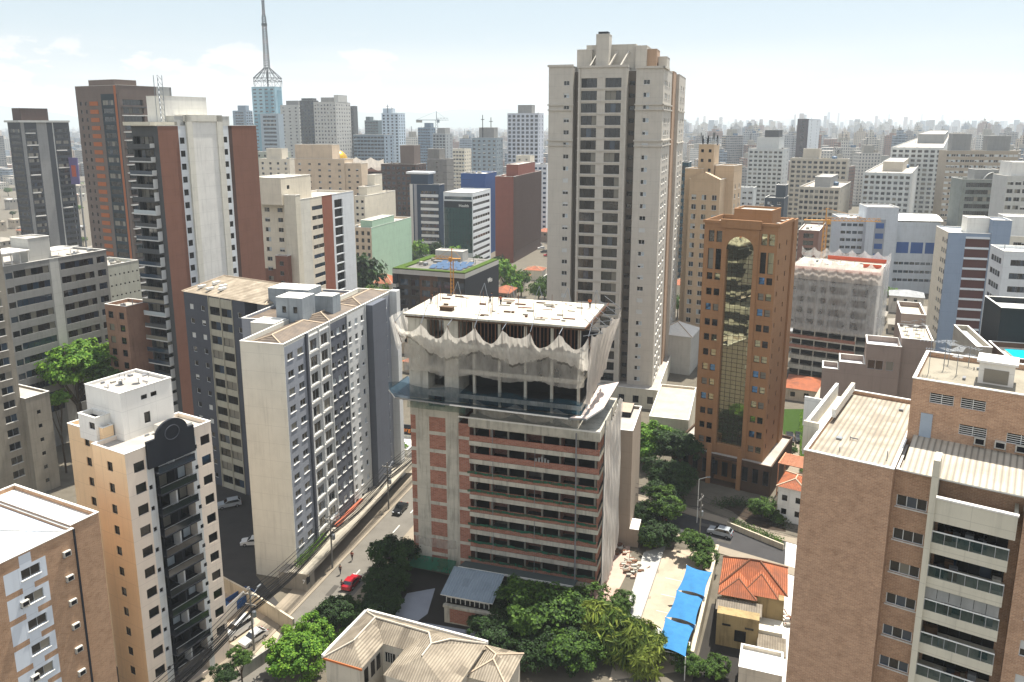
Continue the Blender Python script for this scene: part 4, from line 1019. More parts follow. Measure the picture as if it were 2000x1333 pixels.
# K dark tower, far left
K = Bd('apartment_tower', 'dark charcoal tower with pale vertical strips and flat overhanging roof slab, far left', 27, (38, 240), 400, xl=14, xs=134)
kb = K.block(wall('charcoal', '#3a3d42', .2), par=.3); u = lambda px: kb.u('R', px)
kb.paint('R', 0.3, u(46), 0, K.z, MG); kb.paint('R', u(70), u(90), 0, K.z, MG); kb.paint('R', u(101), u(103), 0, K.z, LG)
for i in range(26):
    z = K.z - 5 - 3 * i
    kb.win('R', [u(48)], [z], u(68) - u(48), 1.7, 'balc'); kb.win('R', [u(105)], [z], u(130) - u(105), 1.7, 'balc'); kb.win('F', [1], [z], K.w - 2, 1.7, 'balc')
    if random.random() < .6:
        m = MB(); a = random.choice((47, 104)); m.box(K.w, K.w + .7, u(a), u(a) + random.uniform(4, 6), z - .6, z - .1, WHITE); m.build('balcony', K.root)
m = MB(); m.box(-1, K.w + 1, -1, K.d, K.z, K.z + 1, LG); m.build('roof_slab', K.root)
K.block(BRD, K.w * .2, K.w - 1, u(45), u(98), K.z + 1, K.z + 7, name='penthouse', par=.2)

# L brown tower
Lt = Bd('apartment_tower', 'brown tower with orange blinds and dark glass strip behind the tall brown and white tower', 28, (231, 167), 290, xl=146, xs=334)
lw, ld, lz = Lt.w, Lt.d, Lt.z
TAUP = wall('taupe_brown', '#6e6159', .2)
lb = Lt.block(TAUP, par=.6); u = lambda px: lb.u('R', px); ORB = flat('orange_blind', '#a25d34', .8)
lb.paint('F', lw * .58, lw * .95, 0, lz - 3, wall('glass_dark_wall', '#2e3a40', .1)); lb.paint('F', lw * .88, lw * .93, 0, lz, ORB); lb.paint('R', u(304), ld, 0, lz, LG); lb.paint('R', u(330), ld, 0, lz, MG)
for i in range(28):
    z = lz - 7 - 2.95 * i
    lb.win('F', [lw * .08, lw * .2], [z], 1.0, 1.4, 'black')
    lb.win('F', [lw * .6], [z], lw * .25, 1.8, 'balc'); lb.win('R', [1], [z], u(279) - 1.5, 2.0, 'balc', rec=.8)
    lb.win('R', [u(287)], [z + .3], 3, 1.1, 'std')
    m = MB(); m.box(lw, lw + 1.3, .3, u(279), z - .9, z - .55, WHITE if random.random() < .8 else DG); m.build('balcony', Lt.root)
    m = MB(); m.box(lw * .31, lw * .5, -.15, 0, z - .1, z + 1.4, ORB); m.build('orange_blind', Lt.root)
Lt.block(TAUP, lw * .2, lw * .8, ld * .1, ld * .5, lz - .6, lz + 2.2, name='penthouse', par=.2)

# M cluster ---------------------------------------------------------------
M1 = Bd('apartment_building', 'cream and brick apartment building with a black glass strip, left of the mint block', 18, (583, 378), 236, xl=505, xs=690)
m1 = M1.block(IV, par=.6, z1=M1.z - 2); u = lambda px: m1.u('R', px)
m1.paint('R', u(628), u(648), 0, M1.z, wall('brick_red_paint', '#8a5542', .2)); m1.paint('R', u(648), u(690), 0, M1.z, WH2); m1.paint('R', 0.2, u(605), 0, M1.z, GRW)
m1.paint('F', 0, M1.w, 0, 31, BRN); m1.paint('F', M1.w * .5, M1.w * .8, 0, 31, IV)
for i in range(16):
    z = M1.z - 6 - 3.05 * i
    m1.win('R', [u(608)], [z], u(629) - u(608) , 1.3, 'strip'); m1.win('R', [u(652)], [z - .6], u(668) - u(652), 2.7, 'black', rec=.5)
    m1.win('F', [M1.w * .12, M1.w * .45, M1.w * .66], [z], 1.8, 1.3, 'std')
M1.block(IV, M1.w * .02, M1.w * .72, -3, M1.d * .4, M1.z - 3.5, M1.z + 4.6, name='penthouse', par=.2, deck=WHITE).win('R', [3], [M1.z + 1], 1.4, 1.2, 'std')
M1.block(CREAM, M1.w * .75, M1.w + .5, -2.6, -.01, 0, M1.z - .5, name='stair_tower', par=.2)
M1.block(BRN, M1.w * .55, M1.w * .85, -4.6, -2.61, 0, M1.z * .66, name='wing_wall', par=.2).grid('F', 1, 1.4, 1.4, 3, 3, 12, 'std')
M2 = mid('apartment_block', 'block with cream windowed front and plain mint green side wall', (725, 446), 330, 17, PINKB, xl=680, xs=803, F=(4, 1.3, 1.7, 'black'), pitch=3.1, deck=DECK)
M2.k.paint('R', 0, 99, 0, 99, MINT); M2.block(MINT, M2.w * .5, M2.w - .01, 1, M2.d * .55, M2.z - .8, M2.z + 3, name='penthouse', deck=IV, par=.2)
clutter(M2, 1, M2.w - 1, 1, 8, M2.z - .7, 8, 1.0)
mid('apartment_block', 'pale stepped block with blank sunlit side wall behind the mint green block', (712, 384), 365, 17, IV, xl=692, xs=772, F=(2, 1.3, 1.2, 'std'), pent=((.1, .95, .1, .5, 4, None), (.2, .9, .35, .6, 9, None)), deck=DECK)
M3 = mid('apartment_tower', 'cream apartment tower with small paired windows below the golden dome', (672, 312), 395, 17, PINKB, xl=575, xs=690, F=(5, 1.5, 1.1, 'std'), S=(1, 1, 1, 'std'), pent=((.0, .75, .1, .9, 7, None),))
Bd.block(M3, PINKB, M3.w + .01, M3.w + 9, .5, M3.d - 2, 0, M3.z - 2, name='wing_wall').grid('F', 2, 1.4, 1.1, 4, 3, 20, 'std')
mid('apartment_block', 'ivory block with few windows left of the cream tower under the dome', (565, 312), 460, 17, IV, xl=505, xs=585, F=(4, 1.6, 1.4, 'std'), pent=((.2, .7, .2, .8, 6, None),))
mid('apartment_block', 'sage grey block with vertical window slots just left of the cream tower under the dome', (546, 298), 520, 17, wall('sage_grey', '#9fa598', .25), xl=500, xs=568, F=(4, 1.4, 1.4, 'strip'))
gd0 = at(661, 306, 425)
dm = empty('dome_tower', (gd0[0], gd0[1], 0), 0, 'small golden dome rising above the cream apartment tower', 'dome')
m = MB(); m.lathe([(5, 0), (5, gd0[2] - 3.4), (5.3, gd0[2] - 3.3), (5.3, gd0[2] - 2.9)], (0, 0, 0), BRD, 16); m.build('drum', dm)
GOLD = base('gold_leaf', '#d9a93a', .3, .6, .85)[0]
m = MB(); m.lathe([(5.1 * math.cos(a), gd0[2] - 2.9 + 6.0 * math.sin(a)) for a in [i * math.pi / 20 for i in range(11)]], (0, 0, 0), GOLD, 20); m.build('dome', dm, True)
m = MB(); m.tube((0, 0, gd0[2] + 3), (0, 0, gd0[2] + 6), .12, GOLD, 5); m.build('finial', dm)
# M6 open frame tower with nets, M7 dark grid
M6 = Bd('building_under_construction', 'distant brown frame building under construction with pale net behind the golden dome', 17, (748, 318), 480, xl=672, xs=768)
M6.block(BRD, .5, M6.w - .5, 1.5, M6.d - .5, 0, M6.z - 3, name='inner_wall', par=.1)
for i in range(int(M6.z / 3.1)):
    m = MB(); m.box(0, M6.w, 0, M6.d, i * 3.1, i * 3.1 + (1.5 if i % 1 == 0 else .4), wall('rose_block', '#8a6a60', .3)); m.build('floor_slab', M6.root)
drape(40, 4, lambda u_, v: (-1 + (M6.w + 2) * u_, -1, M6.z + 3 - 2 * abs(math.sin(u_ * 9)) - 6 * v), NETD, 'debris_net', M6.root)
M7 = mid('apartment_tower', 'dark brown gridded apartment tower behind the pale stepped block', (812, 322), 470, 17, BRD, xl=744, xs=832, F=(7, 2, 1.7, 'strip'), S=(4, 1.5, 1.5, 'strip'), pent=((.5, .9, .2, .8, 11, TAUP),))
mid('apartment_block', 'plain weathered grey block with blank walls right of the dark brown gridded tower', (872, 312), 560, 17, wall('weathered_grey', '#77746f', .5), xl=834, xs=886, F=(1, 1.5, 1.2, 'black'), pent=((.0, .6, .1, .9, 7, None),))
# N offices
NB = wall('navy_panel', '#22364c', .15); N1 = Bd('office_building', 'dark blue office building with white frame and pale ribbon lines behind the trees', 17, (858, 362), 430, xl=800, xs=868)
nb = N1.block(NB, par=.5, deck=LG); 
for i in range(17): nb.win('F', [N1.w * .38], [N1.z - 5 - 3.7 * i], N1.w * .56, 1.5, 'strip'); nb.paint('F', N1.w * .36, N1.w * .96, N1.z - 6.8 - 3.7 * i, N1.z - 5.3 - 3.7 * i, WH2)
nb.paint('F', 0, N1.w * .1, 0, N1.z, BL4); nb.paint('F', N1.w * .14, N1.w * .24, 0, N1.z, BL1)
N1.block(NB, N1.w * .02, N1.w * .6, 1, 9, N1.z - .5, N1.z + 5.5, name='penthouse', par=.1, deck=WHITE)
m = MB(); m.box(-2, N1.w * .65, 0, 10, N1.z + 5.6, N1.z + 6.7, WH2); m.build('roof_slab', N1.root)
N2 = Bd('office_building', 'glass-fronted office building with white striped side right of the dark blue one', 17, (923, 378), 385, xl=866, xs=958)
nb = N2.block(WH2, par=.5, deck=LG)
gl = glassm('teal_glass', '#1d3f48', .04, 1, .6, .4)
nb.paint('F', .2, N2.w - .3, 12, N2.z - 7.5, gl); nb.paint('F', .2, N2.w - .3, N2.z - 7.5, N2.z - 4.2, BK)
for i in range(16):
    z = N2.z - 3.4 - 3.3 * i
    if i < 1: nb.win('F', [.5], [z], N2.w - 1, 1.5, 'strip')
    nb.win('R', [.4], [z], N2.d - 2, 1.4, 'strip')
m = MB()
for i in range(1, 9): m.box(N2.w * i / 9 - .06, N2.w * i / 9 + .06, -.08, 0, 12, N2.z - 7.5, BK)
for i in range(14): m.box(0, N2.w, -.06, 0, 12 + i * 3.3, 12.1 + i * 3.3, BK)
m.build('mullion', N2.root)
BLUEP = wall('cobalt_paint', '#284f8c', .2)
mid('office_building', 'bright cobalt blue block behind the glass-fronted office building', (948, 340), 450, 17, BLUEP, xl=900, xs=970, deck=WHITE, F=(1, 1, 1, 'black'), pitch=9)
clutter(ALLB[-1], 1, 9, 1, 8, ALLB[-1].z, 12, 1.6)
N4 = mid('office_building', 'red-brown brick building with dark ribbed side, left of the tallest greige tower', (1003, 346), 425, 17, wall('red_brown_panel', '#7c4536', .2), xl=967, xs=1057, pent=((.35, 1.0, .15, .75, 6, None),))
N4.k.paint('R', 0, 99, 0, 99, BRD)
m = MB()
for i in range(26): y = N4.d * (i + .4) / 26; m.box(N4.w, N4.w + .55, y, y + .35, 6, N4.z, wall('fin_brown', '#6b5850', .1))
m.build('fin', N4.root)
for i in range(14): m = MB()
N5 = Bd('office_building', 'low modern black-framed building with a planted green roof terrace and solar panels', 21, (908, 533), 262, xl=766, xs=974)
n5 = N5.block(wall('smoked_panel', '#3b3632', .2), 1.5, N5.w - .6, 1.6, N5.d - 1, 0, N5.z - 2.2, par=.1); GYR = wall('grey_roof', '#6f6c66', .7, streak=False)
n5.grid('F', 6, 3.2, 2.3, 1, 3.6, 6, 'strip'); n5.paint('F', N5.w * .3, N5.w * .55, 0, N5.z, wall('bronze_panel', '#5d4637', .2)); n5.grid('R', 5, 3, 1.4, 1.4, 3.8, 5, 'strip')
m = MB(); m.box(0, N5.w, 0, N5.d, N5.z - 2.2, N5.z - .6, LG, GYR); 
m.box(0, 1.2, 0, N5.d, 0, N5.z - 2.2, BK); m.box(N5.w - .5, N5.w - .02, 0, N5.d, 0, N5.z - 2.21, BK); m.build('frame', N5.root)
GRS = flat('roof_grass', '#455a20', .95, .1, 0, .8)
m = MB()
for q in ((.1, N5.w - .1, .1, 2.4), (N5.w - 2.6, N5.w - .1, 2.4, N5.d - .1), (.1, 3.4, 2.4, N5.d - .1), (3.4, N5.w * .5, N5.d - 4, N5.d - .1)): m.box(q[0], q[1], q[2], q[3], N5.z - .6, N5.z - .2, GRS)
m.build('roof_planting', N5.root)
m = MB(); SOL = glassm('solar_blue', '#33506e', .15, .9)
for i in range(5):
    for j in range(3): x = N5.w * .42 + i * 2.6; y = 5 + j * 4.2; m.quad((x, y, N5.z - .3), (x + 2.2, y, N5.z - .3), (x + 2.2, y + 3.4, N5.z + .5), (x, y + 3.4, N5.z + .5), SOL)
m.build('solar_panel', N5.root)
clutter(N5, 4, N5.w * .4, 4, N5.d - 5, N5.z - .6, 16, 1.4); clutter(N5, N5.w * .7, N5.w - 4, 4, N5.d - 4, N5.z - .6, 10, 1.2)
N5.block(LG, N5.w * .2, N5.w * .6, N5.d - 8, N5.d - 3, N5.z - .6, N5.z + 3, name='penthouse', par=.2)
for k in range(3): tanks(N5, 5 + k * 2.3, N5.d - 2, N5.z - .3, 1.0, 1.5)
m = MB()
for i, z in enumerate((3.5, 7.2, 10.9, 14.6, 18.3)): m.box(-.4, 1.4, -.2, N5.d, z, z + 1.3, LG)
m.build('floor_band', N5.root)

# distant buildings on the skyline ridge, left of centre --------------------
BLG = wall('bluegrey_far', '#7d8c99', .2)
AT = Bd('office_tower', 'pale teal glass tower carrying the tall lattice broadcasting mast', 17, (536, 170), 900, xl=491, xs=550)
ab = AT.block(wall('teal_pale', '#8db1bd', .1), par=.5)
TG = glassm('teal_band', '#4f8496', .2, .9)
ab.paint('F', AT.w * .55, AT.w * .9, 0, AT.z - 4, TG); ab.paint('F', AT.w * .05, AT.w * .3, 0, AT.z - 30, TG); ab.paint('R', AT.d * .3, AT.d * .95, 0, AT.z - 4, TG); ab.grid('F', 4, 4, 1.6, 4, 4, 40, 'strip')
mc = AT.world(AT.w * .6, AT.d * .4, 0)
AM = empty('broadcast_mast', AT.world(AT.w * .6, AT.d * .4, AT.z), 0, 'tall lattice broadcasting mast on a flared ring base above the teal tower', 'antenna mast')
def pz(y): return at(515, y, 905)[2] - AT.z
MS = flat('mast_steel', '#23282c', .7, .2); MRD = flat('mast_red', '#4a2a26', .6)
zr0, zr1, zc, zt2 = 4.0, pz(155) + 1, pz(133), pz(-30)
rr_ = 15.5; m = MB()
for k in range(16):
    a, b_ = 6.283 * k / 16, 6.283 * (k + 1) / 16
    pa, pb_ = (rr_ * math.cos(a), rr_ * math.sin(a)), (rr_ * math.cos(b_), rr_ * math.sin(b_))
    for z in (zr1 - 3.5, zr1): m.tube((*pa, z), (*pb_, z), .34, MS, 4)
    m.tube((*pa, zr1 - 3.5), (*pb_, zr1), .26, MS, 3); m.tube((*pa, zr1), (3.2 * math.cos(a), 3.2 * math.sin(a), zc), .34, MS, 4)
    m.tube((rr_ * .6 * math.cos(a), rr_ * .6 * math.sin(a), (zr1 + zc) / 2), (rr_ * .6 * math.cos(b_), rr_ * .6 * math.sin(b_), (zr1 + zc) / 2), .26, MS, 3)
    if k % 2 == 0: m.tube((*pa, 0), (*pa, zr1 - 3.5), .22, MS, 4); m.tube((*pa, 0), (rr_ * math.cos(a + .39), rr_ * math.sin(a + .39), zr1 - 3.5), .16, MS, 3)
m.tube((0, 0, 0), (0, 0, zc), .9, MS, 6); m.build('ring_base', AM)
m = MB(); n = 34
for j in range(n):
    z0, z1 = zc + (zt2 - zc) * j / n, zc + (zt2 - zc) * (j + 1) / n
    f = lambda z: 2.6 - 1.5 * (z - zc) / (zt2 - zc) if z < zc + (zt2 - zc) * .62 else 1.0
    a, c = f(z0), f(z1); M_ = MS if j % 6 < 4 else MRD
    cs = ((1, 1), (1, -1), (-1, -1), (-1, 1))
    for k in range(4):
        p, q = cs[k], cs[(k + 1) % 4]
        m.tube((p[0] * a, p[1] * a, z0), (p[0] * c, p[1] * c, z1), .36, M_, 4); m.tube((p[0] * a, p[1] * a, z0), (q[0] * c, q[1] * c, z1), .24, M_, 3); m.tube((p[0] * a, p[1] * a, z0), (q[0] * a, q[1] * a, z0), .24, M_, 3)
for z in (zc + 45, zc + 90): m.lathe([(3.2, 0), (3.2, 2.5), (1, 2.6)], (0, 0, z), MS, 10)
m.build('mast', AM)
def sk(label, near, Y, mat, xl, xs, F, S=None, phi=17, pitch=3.2, pent=None, name='apartment_tower', **kw):
    return mid(name, label, near, Y, phi, mat, xl=xl, xs=xs, F=F, S=S, pitch=pitch, pent=pent, **kw)
sk('low blue-grey office tower left of the teal mast tower', (480, 217), 950, BLG, 454, 493, (5, 4, 1.7, 'strip'), (3, 3, 1.7, 'strip'), pent=((.3, .9, .2, .7, 6, None),))
b_ = sk('blue-grey tower of stacked horizontal bands in front of the teal mast tower', (543, 223), 700, wall('band_grey', '#98a5ad', .15), 508, 553, (1, 13, 1.8, 'strip'), (1, 8, 1.8, 'strip'), pitch=3.4)
sk('grey apartment tower with blank pale side just right of the mast tower', (583, 206), 760, LG, 547, 594, (3, 2, 1.4, 'std'), (3, 1.6, 1.4, 'std'), pent=((.3, .95, .1, .6, 4, MG),))
sk('dark grey tower with brown top between two paler towers right of the mast', (612, 197), 740, DG, 585, 622, (4, 1.8, 1.6, 'strip'), (3, 1.5, 1.6, 'strip'), pent=((.1, .9, .1, .9, 2, None),))
sk('pale ribbed tower with many small windows and steel roof frame right of the mast', (655, 200), 700, wall('pale_warm', '#b3b2ac', .15), 612, 684, (7, 1.5, 1.5, 'std'), (6, 1.5, 1.5, 'std'), pent=((.2, .75, .2, .8, 4, MG), (.8, 1.0, .2, .8, 6, LG)))
sk('narrow dark slab tower at the right end of the ridge cluster', (690, 208), 820, DG, 682, 698, (1, 2, 1.4, 'black'))
sk('long low blue-grey office block with red sign panel on the ridge', (750, 264), 720, BLG, 690, 768, (9, 3, 1.6, 'strip'), (2, 3, 1.6, 'strip'), name='office_building')
sk('dark green-grey block with arched pattern behind the long low office block', (738, 236), 900, wall('green_grey', '#59676b', .2), 712, 750, (5, 3, 1.5, 'strip'), pent=((.0, .3, .2, .8, 4, None),))
cb_ = sk('pale blue tower with flat roof wing and aerials right of the ridge cluster', (778, 222), 850, wall('pale_blue_far', '#b3c2cd', .15), 745, 791, (4, 2.2, 1.8, 'strip'), (3, 2, 1.8, 'strip'), pent=((.0, .5, .2, .8, 5, None),))
sk('slate blue tower with stepped top left of the crane', (840, 250), 900, wall('slate_far', '#66798a', .2), 816, 850, (5, 2.6, 1.6, 'strip'), (3, 2, 1.6, 'strip'), pent=((.5, 1, .1, .7, 5, None),))
sk('unfinished tower with white scalloped net under the crane', (870, 262), 860, wall('raw_far', '#8d9294', .2), 845, 884, (4, 2.6, 1.7, 'strip'), (2, 2, 1.6, 'strip'), pent=((.3, .9, .1, .8, 6, MG),))
cx = at(853, 262, 870)
CRN = flat('crane_grey', '#7e8890', .6); CRY = flat('crane_yellow', '#c48a2a', .5)
def crane(name, label, loc, zb, zt, jib, back, rz, mat, s=1.0):
    e = empty(name, (loc[0], loc[1], zb), rz, label, 'crane'); m = MB(); h = zt - zb; k = int(h / (2.2 * s)) + 1; a = .8 * s
    cs = ((a, a), (a, -a), (-a, -a), (-a, a))
    for j in range(k):
        z0, z1 = h * j / k, h * (j + 1) / k
        for i in range(4):
            p, q = cs[i], cs[(i + 1) % 4]; m.tube((*p, z0), (*p, z1), .14 * s, mat, 4); m.tube((*p, z0), (*q, z1), .09 * s, mat, 3)
    m.build('mast', e); m = MB(); n_ = int(jib / (2 * s))
    for j in range(n_):
        x0, x1 = jib * j / n_, jib * (j + 1) / n_
        for y in (-a, a): m.tube((x0, y, h), (x1, y, h), .12 * s, mat, 4); m.tube((x0, y, h), ((x0 + x1) / 2, 0, h + 1.5 * s), .08 * s, mat, 3); m.tube(((x0 + x1) / 2, 0, h + 1.5 * s), (x1, y, h), .08 * s, mat, 3)
        m.tube((x0, 0, h + 1.5 * s), (x1, 0, h + 1.5 * s), .12 * s, mat, 4)
    m.build('jib', e); m = MB(); m.box(-back, 0, -a, a, h, h + .4 * s, mat); m.box(-back, -back * .7, -a, a, h - 1.5 * s, h, CONC); m.build('counter_jib', e)
    m = MB(); m.tube((0, 0, h), (0, 0, h + 6 * s), .3 * s, mat, 4); m.tube((0, 0, h + 6 * s), (jib * .7, 0, h + 1.5 * s), .08 * s, mat, 3); m.tube((0, 0, h + 6 * s), (-back, 0, h + .4), .08 * s, mat, 3); m.box(.3 * s, 2 * s, -1.6 * s, -.4 * s, h - 1.6 * s, h + .6 * s, mat); m.build('cab', e)
    return e
crane('tower_crane', 'grey tower crane standing above the netted unfinished tower on the skyline', cx, cx[2] - 5, at(853, 236, 870)[2], 13, 22, .1, CRN, 1.6)
sk('blue-grey tower with rooftop aerials between the crane and the white gridded tower', (970, 270), 640, wall('bluegrey_mid', '#8b98a0', .2), 921, 982, (5, 2.2, 1.4, 'std'), (3, 2.2, 1.4, 'std'), pent=((.25, .85, .2, .8, 8, MG),))
WT = sk('white gridded tower with grey box on top, left of the tallest greige tower', (1052, 222), 640, wh := wall('white_far', '#b9bec6', .12), 991, 1062, (7, 2.3, 2.0, 'strip'), (2, 1.6, 2.0, 'strip'), pent=((.3, .75, .2, .8, 6.5, MG),))
for (b0, x, y, h) in ((cb_, .3, 3, 9), (cb_, .5, 5, 6), (ALLB[-2], .4, 3, 18), (ALLB[-2], .7, 5, 16)): 
    m = MB(); m.tube((b0.w * x, y, b0.z), (b0.w * x, y, b0.z + h), .35, MS, 4); m.tube((b0.w * x - 1.5, y, b0.z + h * .8), (b0.w * x + 1.5, y, b0.z + h * .8), .3, MS, 4); m.build('antenna', b0.root)
sk('ivory low tower below the white gridded tower', (1035, 305), 560, IV, 1008, 1044, (2, 1.4, 1.2, 'std'))
sk('white block with ribbon windows at the left edge of the tallest greige tower', (1068, 322), 520, WH2, 1042, 1080, (3, 2, 1.4, 'strip'), (2, 2, 1.4, 'strip'))
sk('white balcony block with narrow bands in the gap right of the crane', (907, 292), 700, IV, 884, 920, (4, 2.2, 1.4, 'std'), (3, 2, 1.4, 'std'))

# O right side ---------------------------------------------------------------
PB = wall('peach_beige', '#c9b193', .2)
O1 = Bd('apartment_tower', 'beige apartment tower with gabled cornice and aerial-covered shaft behind the brown tower', 30, (1407, 352), 242, xl=1347, xs=1426)
ob = O1.block(PB, par=.5); ob.grid('F', 3, 1.5, 1.6, 3, 3.05, 17, 'white'); 
m = MB(); ow = O1.w; m.poly([(0, -.2, O1.z), (ow, -.2, O1.z), (ow / 2, -.2, O1.z + 2.2)], PB); m.poly([(0, 2, O1.z), (ow / 2, 2, O1.z + 2.2), (ow, 2, O1.z)], PB); m.quad((0, -.2, O1.z), (ow / 2, -.2, O1.z + 2.2), (ow / 2, 2, O1.z + 2.2), (0, 2, O1.z), PB); m.quad((ow / 2, -.2, O1.z + 2.2), (ow, -.2, O1.z), (ow, 2, O1.z), (ow / 2, 2, O1.z + 2.2), PB); m.build('gable', O1.root)
O1.block(PB, -2.5, ow * .3, 3, 12, 0, O1.z + 3, name='wing_wall', par=.3)
O1.block(PB, ow * .1, ow * .6, 5, 11, O1.z - 1, O1.z + 10.5, name='shaft', par=.3).grid('F', 2, .9, 1, O1.z + 2, 3, 3, 'black')
O1.block(PB, ow * .65, ow + 2.5, 6, 16, 0, O1.z + 4, name='wing_wall', par=.3).grid('R', 2, 1.4, 1.5, 3, 3.05, 18, 'white')
m = MB()
for i in range(22): a = i * .7; x = ow * .35 + 2.6 * math.cos(a); y = 8 + 3 * math.sin(a); m.box(x - .18, x + .18, y - .12, y + .12, O1.z + 10.2 + (i % 3) * .9, O1.z + 12.3 + (i % 3) * .9, BK if i % 2 else METAL)
for i in range(6): m.tube((ow * .2 + i * .6, 8, O1.z + 10), (ow * .2 + i * .6, 8, O1.z + 14), .07, METAL, 4)
m.build('cell_antenna', O1.root)
O1b = mid('apartment_tower', 'dark teal glass tower squeezed between the tallest greige tower and the beige gabled tower', (1345, 318), 330, 20, wall('teal_dark', '#2c4650', .15), xl=1328, d=10, F=(2, 1.6, 1.6, 'balc'))
# O2 netted tower
O2 = Bd('building_under_construction', 'square concrete tower under construction wrapped in grey net, orange roof edge, right of brown tower', 31, (1718, 534), 216, xl=1548, d=17)
w2, d2, z2 = O2.w, O2.d, O2.z
o2 = O2.block(wall('net_grey_wall', '#8d8d8b', .4), 0, w2, 0, d2, 15.5, z2, par=.05, deck=DECKW)
for i in range(6):
    z = z2 - 4 - 3.3 * i
    o2.win('F', [w2 * .08, w2 * .21, w2 * .34], [z], 2.0, 1.7, 'black', rec=.5); o2.win('F', [w2 * .46, w2 * .72], [z - .2], 4.2, 2.2, 'black', rec=.7); o2.win('F', [w2 * .02, w2 * .62], [z + .2], .9, .9, 'black', rec=.4)
for i in range(5):
    z = 3.1 * i
    m = MB(); m.box(0, w2, 0, d2, z + 2.7, z + 3.1, SC); m.build('floor_slab', O2.root)
    m = MB(); m.box(.3, w2 * .8, .1, .25, z + 3.1, z + 4.0, BRK if i in (2, 3) else SC); m.build('parapet', O2.root)
    for c in range(7): m = MB(); m.box(w2 * c / 6.3, w2 * c / 6.3 + .3, .3, .6, z, z + 2.7, SC); m.build('column', O2.root)
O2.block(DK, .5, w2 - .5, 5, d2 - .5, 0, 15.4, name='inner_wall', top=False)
NW = net_mat('white_net', '#ebe8e2', .36)
def o2n(u, v):
    k = (u * 8) % 1; top = z2 + 2.8 - 1.6 * 4 * k * (1 - k)
    return (-1 + (w2 + 2) * u, -1.0 + .25 * wob(u * 30, v), top + (15 - top) * v)
drape(120, 3, lambda u, v: (lambda p, q: (p[0], p[1] - .05, p[2] + (z2 - 3.5 - p[2]) * v))(o2n(u, 0), 0), net_mat('white_net_top', '#e6ddd2', .6), 'debris_net', O2.root)
drape(120, 8, o2n, NW, 'debris_net', O2.root)
drape(80, 8, lambda u, v: (w2 + 1 + .25 * wob(u * 20, v, 2), -1 + (d2 + 1) * u, z2 + 2.8 - 5.5 * ((u * 5) % 1) * (1 - (u * 5) % 1) + (12.2 - z2) * v), NW, 'debris_net', O2.root)
drape(80, 3, lambda u, v: (-1 + (w2 + 2) * u, d2 + .8, z2 + 3.5 - 6 * ((u * 7) % 1) * (1 - (u * 7) % 1) - 2.5 * v), NW, 'debris_net', O2.root)
m = MB(); OE = flat('orange_guard', '#c4573a', .8)
m.box(-.6, w2 + .6, -.7, -.6, z2 - .6, z2 + .15, OE); m.box(w2 * .3, w2, d2 - .6, d2 - .5, z2 + .1, z2 + 1.3, OE); m.box(w2 * .78, w2 - .3, d2 * .4, d2 * .42, z2, z2 + 1.1, OE); m.build('guard_rail', O2.root)
clutter(O2, 1, w2 - 1, 1, d2 - 1, z2, 20, 1.0)
# O3 taupe stepped block with white roof trays
O3 = Bd('apartment_block', 'taupe blank-walled stepped block with three white roof trays and aerials between the netted tower and the brick block', 16, (1822, 672), 138, side='L', w=1, d=14)
Bx = Bd('apartment_block', '', 22, (1823, 667), 142, xl=1762, d=17); col.objects.unlink(O3.root); ALLB.remove(O3); Bx.root['label'] = 'taupe blank-walled stepped block with white roof trays between the netted tower and brick block'
tw, tz = Bx.w, Bx.z
TP = wall('taupe_wall', '#95857a', .25); WTR = flat('white_membrane', '#e2e4e6', .6, .3, 0, .15)
Bx.block(TP, 0, tw, 0, 12, 0, tz, par=.4, deck=wall('dirty_roof', '#c0b6a2', .7, streak=False)); Bx.block(TP, .5, tw - .3, 12.003, 24, 0, tz + 2.2, par=1, deck=wall('dirty_roof', '#c0b6a2', .7, streak=False))
q = Bx.block(TP, -6, -.003, -1, 6, 0, tz - 1.5, par=1.1, deck=WTR); q.win('F', [.4, 1.8, 3.6], [tz - 6.4], 1.3, 1.8, 'std')
Bx.block(TP, -10.6, -6.003, -1, 5, 0, tz - 5.6, par=1.1, deck=WTR); Bx.block(TP, -13.6, -10.603, -1, 4, 0, tz - 7.2, par=1.0, deck=WTR)
for k in range(6): yagi(Bx, 1 + k % 3 * 1.6, 2 + k * 1.5, tz - .4, 2.4, k); dish(Bx, 1.2 + k % 2 * 2, 1.5 + k * 1.6, tz - .4)
# O4 blue and maroon
O4 = Bd('apartment_tower', 'blue-grey tower with a column of maroon panels and white slab lines, right', 16, (1853, 455), 236, side='L', xl=1936, xs=1829)
o4 = O4.block(wall('blue_grey_tower', '#8493a6', .15), par=.4, deck=WHITE); MAR = wall('maroon_panel', '#51302c', .15)
O4.dd = O4.d
for i in range(14):
    z = O4.z - 4.2 - 3.15 * i
    o4.paint('F', O4.w * .42, O4.w * .985, z, z + 2.6, MAR); o4.paint('F', O4.w * .42, O4.w * .985, z + 2.6, z + 3.15, WH2)
    o4.win('L', [O4.d - 1.9, O4.d - 4.2, O4.d - 6.6], [z + .6], 1.5, 1.5, 'std')
    m = MB(); m.box(O4.w * .42, O4.w * .985, -.35, 0, z + 2.55, z + 2.85, WH2); m.build('slab_edge', O4.root)
o4.paint('L', 0, O4.d - .0, 0, 99, IV); o4.paint('L', O4.d - .5, O4.d, 0, 99, BL1)
O4.block(wall('blue_grey_tower', '#8493a6', .15), O4.w, O4.w + 5, -.4, 8, 0, O4.z + 4.2, name='stair_tower', par=.4, deck=WHITE)
O4.block(WHITE, O4.w - 6, O4.w - .003, 3, 9, O4.z - .4, O4.z + 4.4, name='penthouse', par=.2, deck=WHITE)
